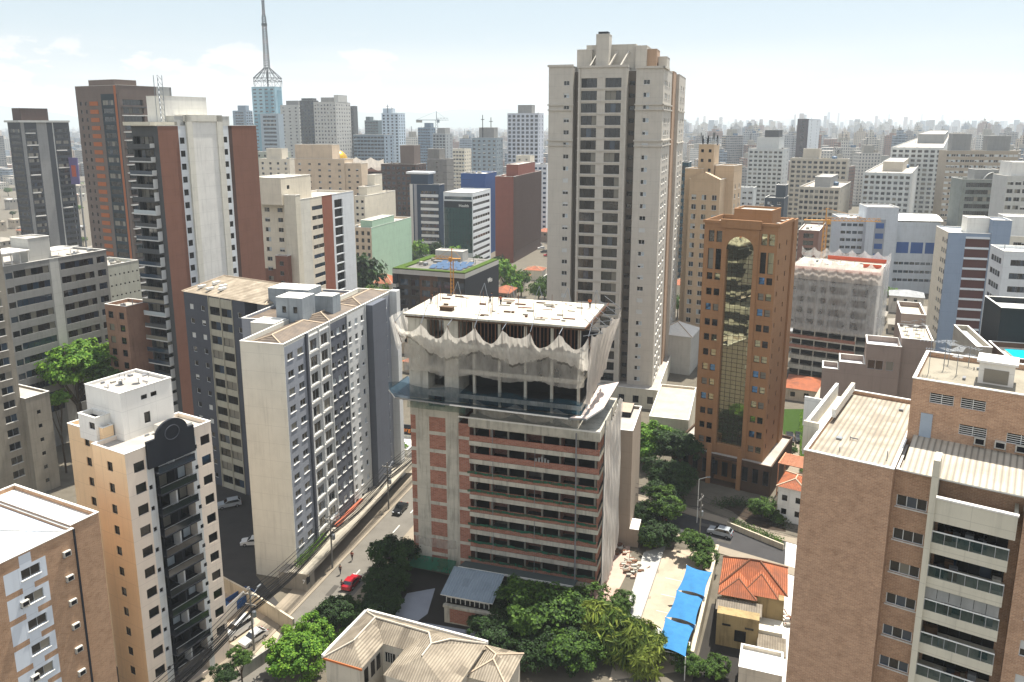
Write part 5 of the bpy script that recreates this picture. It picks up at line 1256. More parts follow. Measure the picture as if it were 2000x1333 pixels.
mid('office_block', 'white office block with rows of ribbon windows and white roof at the right edge', (1962, 492), 196, 16, WH2, side='L', xl=2060, xs=1935, F=(6, 2.2, 1.5, 'strip'), S=(6, 2.4, 1.5, 'strip'), deck=WHITE, pitch=3.4)
mid('office_block', 'taller cream office block behind the white ribbon-window block at the right edge', (1966, 462), 250, 16, IV, side='L', xl=2060, xs=1940, F=(6, 2.4, 1.3, 'std'), S=(5, 2.2, 1.3, 'strip'), deck=WHITE, pent=((.0, .9, .2, .8, 6, WHITE),))
# O6 dark building with pool
O6 = Bd('apartment_block', 'dark charcoal building with a turquoise roof pool at the right edge', 16, (1956, 602), 122, side='L', xl=2070, d=9)
PD = wall('charcoal_wall', '#2b2f31', .2); z6 = O6.z
O6.block(PD, 0, O6.w, 0, 9, 0, z6, par=.9, deck=WHITE)
O6.block(wall('brown_side', '#6b5547', .2), -1.2, 8, -10, -.003, 0, z6 - 5.6, name='terrace_wall', par=.8, deck=CREAM)
m = MB(); POOL = glassm('pool_water', '#18b0c0', .05, .8); m.box(.4, 7.5, -8.6, -2.2, z6 - 6.4, z6 - 6.1, WHITE, POOL); m.build('pool', O6.root)
O6.block(wall('greybeige_side', '#a19a8c', .3), -4.2, -2.003, -5, 9, 0, z6 - 5.4, name='side_wall', par=.8, deck=WHITE)
# O7 hospital-like pair
HB = wall('hazy_blue', '#bcc2c8', .25)
O7 = mid('office_building', 'pale blue building with central projecting shaft and blue panels behind the netted tower', (1700, 428), 350, 10, HB, xl=1643, w=None, d=18, F=(5, 2.0, 1.3, 'strip'), pitch=3.4, deck=WHITE)
s7 = O7.block(HB, O7.w * .82, O7.w * .82 + 13, -3, 12, 0, O7.z + 5.5, name='stair_tower', par=.4); s7.paint('F', 3.4, 8, 0, O7.z, BL1); 
for i in range(12): s7.paint('F', 4, 7.4, O7.z - 4 - 4.6 * i, O7.z - 1.6 - 4.6 * i, BLUEP)
O7b = mid('office_building', 'pale blue block with curved white roof and broad blue panels, right of the projecting shaft', (1838, 436), 345, 10, HB, xl=1752, d=20, F=(8, 2.0, 1.2, 'strip'), pitch=3.8, deck=WHITE, z0=1)
for i in range(3): O7b.k.paint('F', O7b.w * (.04 + .33 * i), O7b.w * (.32 + .33 * i), O7b.z - 14, O7b.z - 9, BLUEP); O7b.k.fs['F']['h'] = [h for h in O7b.k.fs['F']['h'] if h[2] < O7b.z - 19]
O7b.wins = [w_ for w_ in O7b.wins if w_[3] < O7b.z - 19]
m = MB()
for k in range(10):
    a, c = k / 10, (k + 1) / 10; za, zc2 = O7b.z + .6 + 2 * math.sin(a * 3.14), O7b.z + .6 + 2 * math.sin(c * 3.14)
    m.quad((-1, 20 * a, za), (O7b.w + 1, 20 * a, za), (O7b.w + 1, 20 * c, zc2), (-1, 20 * c, zc2), WHITE)
m.build('curved_roof', O7b.root)
# O8 residential towers to the right, real window openings
RC = wall('cream_grey', '#b9b09f', .2); RT = wall('tan_grey', '#a39684', .2); RW = wall('white_grey', '#c2c4c0', .2)
def tw_(label, near, Y, mat, xl, xs, F, S, phi=29, pent=((.3, .8, .2, .8, 4, None),), side='R', **kw):
    b = sk(label, near, Y, mat, xl, xs, F, S, phi=phi, pitch=3.05, pent=pent, side=side, **kw)
    m = MB()
    for i in range(int(b.z / 3.05)): m.box(-.15, b.w + .15, -.15, 0, b.z - 1.3 - 3.05 * i, b.z - 1.1 - 3.05 * i, mat)
    m.build('floor_line', b.root); m = MB(); n_ = F[0]
    for i in range(n_ + 1):
        if i % 2 == 0: m.box(b.w * i / n_ - .35, b.w * i / n_ + .35, -.45, -.16, 0, b.z + .3, mat)
    m.build('pilaster', b.root); tanks(b, b.w * .75, b.d * .5, b.z - .7, 1.6, 2.2); return b
tw_('white and grey balconied tower with stepped dark crown, behind the beige gabled tower', (1530, 292), 560, RW, 1463, 1542, (7, 2.2, 1.5, 'balc'), (2, 2, 1.5, 'std'), pent=((.2, .85, .1, .9, 8, RW), (.4, .8, .2, .8, 13, DG)))
tw_('long cream-grey balconied block between the crowned tower and the twin cream towers', (1655, 312), 500, RC, 1545, 1660, (10, 2.2, 1.6, 'balc'), (2, 1.8, 1.4, 'std'), pent=((.2, .5, .2, .8, 6, RC),))
tw_('lower cream tower with grey penthouse in front of the long cream-grey block', (1640, 368), 430, RC, 1562, 1662, (8, 1.9, 1.6, 'balc'), (3, 1.8, 1.6, 'std'), pent=((.3, .7, .2, .8, 5, MG),))
tw_('square cream tower with white roof and vertical window bands right of the lower cream tower', (1780, 340), 440, RW, 1688, 1800, (8, 1.9, 1.6, 'balc'), (3, 1.8, 1.6, 'std'), pent=((.3, .75, .2, .8, 5, RC),))
tw_('tall white tower with dark planted top balconies and grey roof box', (1842, 290), 520, RW, 1742, 1856, (8, 2.4, 1.7, 'balc'), (2, 2, 1.5, 'std'), pent=((.3, .95, .2, .7, 7, MG),))
tw_('wide beige apartment slab with two dark roof boxes at the upper right', (1990, 296), 430, RT, 1846, 2060, (15, 2.1, 1.3, 'shut'), None, pent=((.08, .35, .2, .7, 10, MG), (.52, .85, .2, .7, 9, MG)), d=None) if 0 else None
b_ = mid('apartment_building', 'wide beige apartment slab with two dark roof boxes at the upper right', (1990, 296), 430, 12, RT, xl=1850, d=14, F=(15, 2.1, 1.3, 'shut'), pent=((.08, .35, .2, .7, 9, MG), (.58, .9, .2, .7, 8, MG)))
mid('apartment_building', 'grey-green block with arched metal roof tube in front of the wide beige slab', (1958, 352), 330, 12, wall('grey_green', '#7d827c', .4), xl=1880, d=14, F=(9, 1.8, 1.8, 'balc'), pent=((.35, .95, .2, .8, 4, MG),), deck=LG)
b_ = ALLB[-1]; m = MB()
for k in range(14):
    a, c = math.pi * k / 14, math.pi * (k + 1) / 14; m.quad((b_.w - 3 + 4 * math.cos(a), 1, b_.z + 5 * math.sin(a) - 2), (b_.w - 3 + 4 * math.cos(a), 12, b_.z + 5 * math.sin(a) - 2), (b_.w - 3 + 4 * math.cos(c), 12, b_.z + 5 * math.sin(c) - 2), (b_.w - 3 + 4 * math.cos(c), 1, b_.z + 5 * math.sin(c) - 2), LG)
m.build('arched_roof', b_.root)
mid('apartment_tower', 'pale grey tower with sweeping white roof fin cut by the right edge', (1968, 345), 290, 12, LG, side='L', xl=2060, d=14, F=(6, 2, 1.5, 'std'), deck=WHITE, pent=((.1, 1.0, .1, .9, 5, WHITE),))
mid('apartment_tower', 'slim dark brown and white tower rising alone on the right skyline', (1580, 233), 760, 27, wall('plum_dark', '#4b4447', .15), xl=1558, xs=1602, F=(1, 3, 1.5, 'black'), S=(2, 3, 1.8, 'balc'))
ALLB[-1].k.paint('R', 0, 99, 0, 200, WH2)
mid('apartment_building', 'small white low building in front of the crowned tower', (1472, 368), 420, 26, RW, xl=1426, xs=1478, F=(4, 2, 1.2, 'std'), deck=WHITE)
mid('apartment_building', 'dark slate low block between the crowned tower and the cream towers', (1532, 388), 380, 26, wall('slate_low', '#3c444c', .2), xl=1494, xs=1540, F=(2, 1.8, 1.2, 'white'), deck=MG, pent=((.5, 1, .2, .8, 6, None),))
cy_ = at(1640, 470, 300)
crane('tower_crane', 'yellow and orange crane jib lying low in front of the cream towers', (cy_[0] - 6, cy_[1]), 10, at(1640, 432, 300)[2], 20, 8, R(-8), CRY, .8)
O8 = mid('building_under_construction', 'small brick-red unfinished building under the yellow crane', (1600, 452), 320, 26, wall('brick_raw', '#7a5a4c', .4), xl=1560, xs=1612, F=(4, 2, 1.9, 'black'))
hy = N5.world(N5.w * .93, -6, 0)
crane('small_crane', 'small yellow builder hoist standing in front of the green-roofed building', (hy[0], hy[1]), 8, 31, 6, 3, R(170), CRY, .6)

for b in ALLB: b.finish()
# ================================================================== GROUND, STREETS, YARDS
random.seed(5)
def sheet(name, pts, z, mat):
    m = MB(); pts = [(p[0], p[1], z) for p in pts]
    a = sum(pts[i][0] * pts[(i + 1) % len(pts)][1] - pts[(i + 1) % len(pts)][0] * pts[i][1] for i in range(len(pts)))
    m.poly(pts if a > 0 else pts[::-1], mat); return tag(m.build(name), kind='structure')
def pxs(l, z=0): return [gp(x, y, z) for x, y in l]
def slabs(name, pts, z0, z1, mat):
    m = MB(); m.prism([(p[0], p[1]) for p in pts], z0, z1, mat); return tag(m.build(name), kind='structure')
ASPH = wall('asphalt', '#6a665e', .5, .9, False); GRD = wall('city_ground', '#625c50', .6, .95, False); SIDE = wall('pavement', '#8a8070', .5, .9, False)
LOT = wall('lot_concrete', '#a89a86', .6, .9, False); YARD = wall('yard_dark_shaded', '#2a2723', .6, .9, False); PINKE = wall('pink_screed', '#b59a8b', .5, .9, False); RAMP = wall('ramp_concrete', '#a3a29c', .35, .9, False)  # YARD: dark ground, with the shade over it also put into its colour
GRASS = flat('lawn', '#33481b', .95, .1, 0, .6); PAINT = flat('road_paint', '#c9c7bf', .7)
m = MB(); m.quad((-24000, -3000, 0), (24000, -3000, 0), (24000, 34000, 0), (-24000, 34000, 0), GRD); tag(m.build('ground'), kind='structure')
s17_, c17_ = math.sin(R(17)), math.cos(R(17))
def st1(t, l): return (-27 + t * s17_ + l * c17_, 119 + t * c17_ - l * s17_)
def st2(t, l, a=33): return (39 + t * math.cos(R(a)) + l * math.sin(R(a)), 134 - t * math.sin(R(a)) + l * math.cos(R(a)))
sheet('street', [st1(-70, -4.2), st1(-70, 2.6), st1(420, 2.6), st1(420, -4.2)], .008, ASPH)
sheet('street', [st2(-62, -4.5), st2(75, -4.5), st2(75, 3.6), st2(-62, 3.6)], .004, wall('asphalt_shaded', '#3b3a3a', .5, .9, False))  # darker copy of the asphalt, the cross street's shade put into its colour
slabs('pavement', [st1(-70, -7.8), st1(-70, -4.2), st1(50, -4.2), st1(50, -7.8)], 0, .13, SIDE)
slabs('pavement', [st1(-70, 2.6), st1(-70, 5.4), st1(24, 5.4), st1(24, 2.6)], 0, .13, SIDE)
slabs('pavement', [st2(-40, 3.6), st2(75, 3.6), st2(75, 6.2), st2(-40, 6.2)], 0, .13, SIDE)
slabs('pavement', [st2(-30, -7), st2(75, -7), st2(75, -4.5), st2(-30, -4.5)], 0, .13, SIDE)
PATCH = wall('asphalt_patch', '#4a4742', .6, .95, False); PATL = wall('asphalt_worn', '#8b8578', .6, .95, False)
for k in range(16):
    t = random.uniform(-45, 70); l = random.uniform(-3.6, 1.2); L_ = random.uniform(1, 5); w__ = random.uniform(.4, 1.2)
    sheet('road_patch', [st1(t, l), st1(t, l + w__), st1(t + L_, l + w__ * .9), st1(t + L_, l)], .011 + k * .0003, random.choice((PATCH, PATL)))
for k in range(12):
    t = random.uniform(-20, 30); l = random.uniform(-3.8, 2.2); L_ = random.uniform(1, 5); w__ = random.uniform(.4, 1.3)
    sheet('road_patch', [st2(t, l), st2(t, l + w__), st2(t + L_, l + w__ * .9), st2(t + L_, l)], .007 + k * .0003, random.choice((PATCH, wall('asphalt_mid', '#55524d', .5, .95, False))))
for k in range(14):
    p = gp(random.uniform(1240, 1370), random.uniform(1110, 1250)); a = random.uniform(.3, 1.2); b_ = random.uniform(.5, 2)
    sheet('stain', [(p[0], p[1]), (p[0] + a, p[1] + .1), (p[0] + a * 1.2, p[1] + b_), (p[0] - .2, p[1] + b_ * .8)], .024 + k * .0004, random.choice((WHITE, YARD, SIDE)))
for k in range(5): g1_, g2_ = gp(1300 - k * 9, 1130 + k * 32), gp(1345 - k * 9, 1140 + k * 32); sheet('bay_line', [(g1_[0], g1_[1]), (g2_[0], g2_[1]), (g2_[0], g2_[1] + .12), (g1_[0], g1_[1] + .12)], .034, PAINT)
for k in range(10): sheet('lane_marking', [st1(-40 + k * 8, -.1), st1(-40 + k * 8, .1), st1(-37 + k * 8, .1), st1(-37 + k * 8, -.1)], .013, PAINT)
sheet('parking_lot', pxs([(1262, 1075), (1405, 1075), (1350, 1310), (1190, 1330), (1215, 1230)]), .02, LOT)
slabs('ramp', pxs([(1257, 1084), (1299, 1072), (1242, 1240), (1212, 1232)]), .0, .45, RAMP)
sheet('yard', pxs([(1185, 1085), (1232, 1060), (1225, 1120), (1190, 1190), (1100, 1215), (1150, 1160)]), .03, PINKE)
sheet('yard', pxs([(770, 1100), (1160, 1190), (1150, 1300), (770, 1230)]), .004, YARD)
sheet('path', pxs([(795, 1160), (850, 1150), (835, 1200), (815, 1215), (770, 1205)]), .03, wall('blue_grey_path', '#8f949c', .3, .9, False))
sheet('path', pxs([(770, 1205), (815, 1215), (960, 1240), (945, 1262), (760, 1222)]), .034, wall('blue_grey_path', '#8f949c', .3, .9, False))
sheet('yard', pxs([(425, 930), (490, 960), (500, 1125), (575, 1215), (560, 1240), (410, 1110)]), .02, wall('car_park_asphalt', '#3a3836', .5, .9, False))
sheet('yard', pxs([(430, 1150), (560, 1215), (520, 1290), (430, 1250)]), .024, LOT)
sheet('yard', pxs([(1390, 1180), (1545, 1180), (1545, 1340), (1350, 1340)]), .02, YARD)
sheet('alley', pxs([(1535, 1060), (1570, 1060), (1560, 1333), (1520, 1333)]), .028, WHITE)
sheet('lawn', pxs([(1525, 800), (1575, 800), (1570, 845), (1530, 850)]), .02, GRASS)
sheet('driveway', pxs([(1520, 850), (1572, 850), (1560, 925), (1525, 925)]), .024, SIDE)
sheet('yard', pxs([(1395, 985), (1530, 985), (1535, 1040), (1470, 1030), (1430, 1000)]), .02, wall('garden_earth', '#33291f', .6, .95, False))
# ---------------------------------------------------------------- boundary walls and low roofs
def wallrun(name, label, pts, h, t, mat, group=None):
    m = MB()
    for a, b in zip(pts, pts[1:]):
        d = Vector((b[0] - a[0], b[1] - a[1])).normalized() * (t / 2); n = Vector((-d[1], d[0]))
        m.prism([(a[0] - n[0], a[1] - n[1]), (b[0] - n[0], b[1] - n[1]), (b[0] + n[0], b[1] + n[1]), (a[0] + n[0], a[1] + n[1])], 0, h, mat)
    return tag(m.build(name), label, 'wall', group)
BW = wall('boundary_cream', '#bdb29c', .5)
wallrun('boundary_wall', 'cream wall between the blue shade sails and the orange-roofed house', pxs([(1400, 1095), (1350, 1310)]), 3, .5, BW)
wallrun('boundary_wall', 'pale wall beside the dark car park left of the long grey-blue slab', pxs([(428, 1150), (500, 1190), (575, 1240)]), 2.6, .3, BW)
wallrun('boundary_wall', 'white wall around the blue container yard', pxs([(440, 1215), (488, 1170)]), 2.2, .25, WHITE)
wallrun('boundary_wall', 'grey street wall beside the parked white cars', pxs([(474, 1325), (560, 1266), (584, 1240)]), 1.9, .3, CONC)
wallrun('boundary_wall', 'low kerb wall behind the round green bush across from the silver car', pxs([(1420, 1030), (1530, 1075)]), 1.1, .3, BW)
def low(name, label, near, z, phi, w, d, mat, roofmat=None, hipped=0, cat='building', F=None, S=None):
    P = gp(near[0], near[1], z); e = Bd(name, label, phi, near, P[1], w=w, d=d, cat=cat)
    k = e.block(mat, par=.02 if hipped else .5, deck=roofmat or DECK)
    if F: k.grid('F', *F)
    if S: k.grid('R', *S)
    if hipped:
        m = MB(); hip(m, -.4, w + .4, -.4, d + .4, e.z + .05, hipped, roofmat, rm=RIDGE, along_y=d > w); m.build('hip_roof', e.root)
    e.finish(); return e
ORT = ribbed('orange_tile', '#a45c38', 0, .3, '#6f4430', .8, cont=.4)
YEL = wall('old_yellow', '#9c8860', .75); CEM = ribbed('weathered_cement_sheet', '#857b6b', 0, .35, '#5c5347', .7, cont=.45, patch=.6)
# orange-roofed house
hp = gp(1402, 1160, 6.3)
HS = empty('house', (hp[0], hp[1], 0), R(-19), 'house with orange tile hipped roof and old yellow rear wing beside the blue sails', 'house')
m = MB(); m.box(.5, 9.4, 1.2, 10.2, 0, 6.3, YEL); m.build('wall', HS)
m = MB(); m.box(.2, 6.1, -3.2, 1.19, 0, 5.2, YEL); m.box(6.11, 9.4, -2, 1.19, 0, 3, CREAM); m.build('rear_wing', HS)
m = MB()
hip(m, 0, 9.9, 2.5, 10.8, 6.25, 2.7, ORT, rm=RUST, along_y=False, inset=4.2)
# two smaller hipped gables stepping forward
m.poly([(0, 0, 6.2), (5.6, 0, 6.2), (2.8, 2.8, 7.7)], ORT); m.poly([(0, 6, 6.2), (0, 0, 6.2), (2.8, 2.8, 7.7), (2.8, 6, 7.7)], ORT); m.poly([(5.6, 0, 6.2), (5.6, 6, 6.2), (2.8, 6, 7.7), (2.8, 2.8, 7.7)], ORT)
m.poly([(3.4, .9, 6.5), (8.6, .9, 6.5), (6, 4.3, 8.2)], ORT); m.poly([(8.6, .9, 6.5), (8.6, 6.4, 6.5), (6, 6.4, 8.2), (6, 4.3, 8.2)], ORT); m.poly([(3.4, 6.4, 6.5), (3.4, .9, 6.5), (6, 4.3, 8.2), (6, 6.4, 8.2)], ORT)
for p, q in (((0, 0, 6.2), (2.8, 2.8, 7.7)), ((5.6, 0, 6.2), (2.8, 2.8, 7.7)), ((3.4, .9, 6.5), (6, 4.3, 8.2)), ((8.6, .9, 6.5), (6, 4.3, 8.2))): m.tube(p, q, .1, RUST, 4)
m.build('tile_roof', HS)
m = MB(); m.quad((-.1, -2.0, 5.0), (6.4, -2.0, 5.0), (6.4, .2, 5.7), (-.1, .2, 5.7), CEM); m.build('lean_to_roof', HS)
for x, z, w_, h_ in ((2.8, 1.2, 1.6, 1.8), (1.0, 3.4, 1.2, .3), (4.2, 3.4, 1.2, .3)):
    m = MB(); m.box(x, x + w_, -3.24, -3.2, z, z + h_, GK); m.build('window', HS)
m = MB(); m.box(9.4, 9.44, 3, 4.6, 3.6, 5, GK); m.build('window', HS)
m = MB(); m.box(6.0, 9.9, -6.5, -2.2, 2.3, 2.5, CEM); m.box(6.2, 6.4, -6.3, -6.1, 0, 2.3, BW); m.box(9.5, 9.7, -6.3, -6.1, 0, 2.3, BW); m.build('porch', HS)
# bottom-centre roofs
lb0 = gp(632, 1282, 6.5)
LB = empty('low_building', (lb0[0], lb0[1], 0), R(-22), 'low cream building with weathered corrugated hip roofs around an open light well, bottom centre', 'building')
CEM2 = ribbed('cement_sheet_new', '#988d7b', 0, .36, '#5d5447', .55, cont=.6, patch=.85)
CW = wall('low_cream', '#cfc6b4', .35)
W_, D_ = 18.8, 10.5; zz = 6.3
m = MB(); m.box(.3, 5.5, 0, D_ - .4, 0, zz, CW); m.box(5.51, W_ - .4, 5.5, D_ - .4, 0, zz, CW); m.box(9.4, W_ - .4, 0, 5.49, 0, zz, CW); m.box(5.51, 9.39, 0, .3, 0, 3, CW); m.build('wall', LB)
m = MB()
# left wing hip
m.poly([(0, 0, zz), (5.9, 0, zz), (3, 2.6, zz + 1.5)], CEM2); m.poly([(5.9, 0, zz), (5.9, 5.3, zz), (3, 8, zz + 1.5), (3, 2.6, zz + 1.5)], CEM2)
m.poly([(0, D_, zz), (0, 0, zz), (3, 2.6, zz + 1.5), (3, 8, zz + 1.5)], CEM); m.poly([(W_, D_, zz), (0, D_, zz), (3, 8, zz + 1.5), (W_ - 4, 7.7, zz + 1.5)], CEM2)
m.poly([(5.9, 5.3, zz), (9, 5.3, zz), (11.5, 7.8, zz + 1.5), (3, 8, zz + 1.5)], CEM2)
m.poly([(9, 5.3, zz), (9, 0, zz), (13, 3, zz + 1.7), (13, 5.6, zz + 1.75), (11.5, 7.8, zz + 1.5)], CEM2)
m.poly([(W_, 0, zz), (W_, D_, zz), (W_ - 4, 7.7, zz + 1.5), (13, 5.6, zz + 1.75), (13, 3, zz + 1.7)], CEM2)
m.poly([(9, 0, zz), (W_, 0, zz), (13, 3, zz + 1.7)], CEM2)
m.poly([(11.5, 7.8, zz + 1.5), (13, 5.6, zz + 1.75), (W_ - 4, 7.7, zz + 1.5)], CEM2)
m.build('corrugated_roof', LB)
m = MB()
for p, q in (((3, 2.6, 1.5), (3, 8, 1.5)), ((0, D_, 0), (3, 8, 1.5)), ((3, 8, 1.5), (11.5, 7.8, 1.5)), ((13, 3, 1.7), (13, 5.6, 1.75)), ((13, 5.6, 1.75), (W_ - 4, 7.7, 1.5)), ((W_ - 4, 7.7, 1.5), (W_, D_, 0)), ((3, 2.6, 1.5), (0, 0, 0)), ((11.5, 7.8, 1.5), (13, 5.6, 1.75))):
    m.tube((p[0], p[1], zz + p[2] + .06), (q[0], q[1], zz + q[2] + .06), .13, flat('mortar_ridge', '#b9b0a0', .9), 5)
m.box(-.1, W_ + .1, D_, D_ + .3, zz - .2, zz + .35, WHITE); m.box(-.35, 0, 0, D_, zz - .2, zz + .3, WHITE); m.box(-1.4, -.36, 2.5, 8, zz - 1.2, zz - .9, WHITE)
m.build('gutter', LB)
m = MB(); m.box(-.05, 5.9, -.12, .05, zz - .3, zz - .02, flat('rust_stain', '#b0693c', .9)); m.build('rusty_fascia', LB)
for (x, y, w_, h_, f) in ((6.0, 5.42, 1.5, 1.4, 0), (7.9, 5.42, 1.1, 1.4, 0)):
    m = MB(); m.box(x, x + w_, y, y + .06, 3.6, 3.6 + h_, GK)
    for i in range(4): m.box(x + w_ * i / 4, x + w_ * i / 4 + .06, y - .05, y, 3.6, 3.6 + h_, WHITE)
    m.build('window', LB)
for y in (1.0, 2.6, 4.0):
    m = MB(); m.box(9.3, 9.38, y, y + .9, 3.4, 5.2, GK); m.build('window', LB)
    m = MB(); m.box(5.5, 5.56, y, y + .9, 3.0, 5.2, GK); m.build('window', LB)
low('low_building', 'small corrugated-roofed shed at the bottom edge right of the light-well building', (985, 1338), 5, 20, 5, 6, CW, CEM2, 1.2)
low('low_building', 'flat white roof at the bottom edge below the orange-roofed house', (1528, 1322), 4, 20, 5.5, 5, CW, WHITE)
low('low_building', 'long flat pale roof between the tallest greige tower and the brown tower', (1345, 822), 8, 17, 9, 24, CREAM, wall('pale_flat_roof', '#b5a894', .5, .9, False))
low('low_building', 'white tent-like sloping roof behind the flat pale roof', (1350, 660), 12, 25, 11, 12, LG, WHITE, 3)
low('house', 'orange-roofed house glimpsed between the greige tower and the beige gabled tower', (1350, 560), 9, 25, 10, 10, CREAM, ORT, 2.2, cat='house')
low('low_building', 'orange-roofed low house left of the green-roofed building', (766, 556), 8, 17, 14, 12, IV, ORT, 3)
low('low_building', 'orange-roofed kiosk right of the green-roofed building', (1025, 545), 6, 17, 12, 10, IV, ORT, 2.4, F=(4, 1.5, 1.5, 1.5, 3, 1, 'black'))
low('low_building', 'small orange-roofed shop with rainbow awning beyond the green-roofed building', (1058, 530), 5, 17, 9, 8, IV, ORT, 1.5)
low('low_building', 'long grey shed roof running back beside the greige tower', (1068, 556), 5, 17, 6, 40, LG, flat('shed_roof', '#77746e', .7), 0)
low('low_building', 'narrow white house with orange roof at the foot of the brown tower', (1574, 962), 7, 32, 5, 7, WHITE, ORT, 1.0, F=(2, 1, 1.2, 1.4, 2.8, 2, 'black'))
low('shop', 'low white shop with brown sign board glimpsed between slab and construction', (796, 880), 4, 17, 9, 8, WHITE, WHITE, 0, F=(3, 1.8, 1.5, 1.5, 3, 1, 'black'))
# car park hedge
HEDGE = None
# ---------------------------------------------------------------- blue shade sails
SB = flat('sail_blue', '#36719f', .85, .15, 0, .35)
def sail(px4, label, z=3.2):
    cs = [gp(x, y, z + dz) for (x, y), dz in zip(px4, (.5, -.2, .5, -.2))]
    o = gp(sum(p[0] for p in px4) / 4, sum(p[1] for p in px4) / 4, 0)
    e = empty('shade_sail', (o[0], o[1], 0), 0, label, 'shade sail', 'blue shade sails over the parking lot')
    n = 12; m = MB()
    for j in range(n + 1):
        for i in range(n + 1):
            u_, v_ = i / n, j / n
            uu_ = u_ + (.5 - u_) * .13 * 4 * v_ * (1 - v_); vv_ = v_ + (.5 - v_) * .13 * 4 * u_ * (1 - u_)
            p = cs[0] * (1 - uu_) * (1 - vv_) + cs[1] * uu_ * (1 - vv_) + cs[2] * uu_ * vv_ + cs[3] * (1 - uu_) * vv_
            z_ = p[2] - 0.0 + .5 * (1 - abs(2 * u_ - 1)) * (1 - abs(2 * v_ - 1)); m.v.append((p[0] - o[0], p[1] - o[1], z_))
    k = m.mi(SB)
    for j in range(n):
        for i in range(n): a = j * (n + 1) + i; m.f.append((a, a + n + 1, a + n + 2, a + 1)); m.m.append(k)
    m.build('canopy', e, True)
    for c in cs:
        m = MB(); m.tube((c[0] - o[0], c[1] - o[1], 0), (c[0] - o[0], c[1] - o[1], c[2] + .05), .07, WHITE, 6); m.build('post', e)
sail([(1341, 1104), (1391, 1118), (1376, 1166), (1322, 1154)], 'blue shade sail farthest up the lot, beside the leafy bush')
sail([(1322, 1153), (1376, 1166), (1358, 1222), (1300, 1206)], 'second blue shade sail from the leafy bush, in the middle of the row')
sail([(1300, 1206), (1358, 1222), (1339, 1284), (1277, 1264)], 'third blue shade sail from the leafy bush, above the white frame')
sail([(1262, 1258), (1284, 1262), (1276, 1290), (1248, 1280)], 'small blue shade sail half hidden by the mango tree leaves', 2.3)
gf = gp(1310, 1290, 0); m = MB()
for i in range(2):
    for j in range(2): m.tube((i * 5, j * 3, 0), (i * 5, j * 3, 2.6), .06, WHITE, 5)
for a, b_ in (((0, 0), (5, 0)), ((5, 0), (5, 3)), ((5, 3), (0, 3)), ((0, 3), (0, 0))): m.tube((*a, 2.6), (*b_, 2.6), .07, WHITE, 5)
m.box(.4, 2.2, .4, 2.5, 2.55, 2.62, SB); m.box(2.8, 4.8, .3, 2.6, 1.2, 1.3, WHITE)
tag(m.build('frame_canopy', None, loc=(gf[0] - 3, gf[1] - 1, 0), rz=R(-18)), 'white metal canopy frame at the lower end of the blue sails', 'canopy')

def text(word, size, mat, loc, rz, parent=None, name='lettering', depth=.04):
    c = bpy.data.curves.new('t', 'FONT'); c.body = word; c.size = size; c.extrude = depth; c.align_x = 'CENTER'
    o = bpy.data.objects.new('t', c); col.objects.link(o); bpy.context.view_layer.update()
    me = bpy.data.meshes.new_from_object(o.evaluated_get(bpy.context.evaluated_depsgraph_get())); col.objects.unlink(o); bpy.data.objects.remove(o); me.materials.clear(); me.materials.append(mat); me.name = name
    n = bpy.data.objects.new(name, me); col.objects.link(n); n.location = loc; n.rotation_euler = (R(90), 0, rz)
    if parent: n.parent = parent
    return n
ORL = flat('letter_orange', '#e0832a', .5); WHL = flat('letter_white', '#e4e4e0', .5); PUR = flat('panel_purple', '#6a5f8f', .7)
p = at(789, 842, 172); e = empty('shop_sign', (p[0], p[1], p[2]), R(-17), 'black sign board with orange lettering glimpsed between the slab and the construction', 'sign')
m = MB(); m.box(-3.2, 3.2, 0, .3, -1.5, 1.5, BK); m.build('board', e); text('Kolergs', 1.4, ORL, (0, -.06, -.1), 0, e)
m = MB(); m.tube((-2.8, .15, -p[2]), (-2.8, .15, -1.5), .12, METAL, 6); m.tube((2.8, .15, -p[2]), (2.8, .15, -1.5), .12, METAL, 6); m.build('post', e)
text('Was', 2.4, WHL, (N5.w - .0, N5.d * .72, N5.z - 7.5), R(90), N5.root)
text('Health', 2.0, WHL, (N2.w * .7, -.12, N2.z - 7.0), 0, N2.root)
m = MB(); m.box(B.w + 3.2, B.w + 3.3, -2.6, -1.6, 1.4, 2.6, BK); m.build('sign_board', B.root); text('7', 1.0, WHL, (B.w + 2.75, -2.62, 1.5), 0, B.root)
p = at(143, 335, 420); e = empty('billboard', (p[0], p[1], 0), R(-20), 'purple billboard with a red square seen between the dark and brown towers on the left', 'billboard')
m = MB(); m.box(-2.5, 3.5, 0, .5, p[2] - 7, p[2] + 7, PUR); m.box(-1, 2, -.1, -.01, p[2] - 3, p[2] + 3, OE); m.build('panel', e); m = MB(); m.tube((-3, .3, 0), (-3, .3, p[2] - 9), .4, METAL, 6); m.tube((3, .3, 0), (3, .3, p[2] - 9), .4, METAL, 6); m.build('post', e)

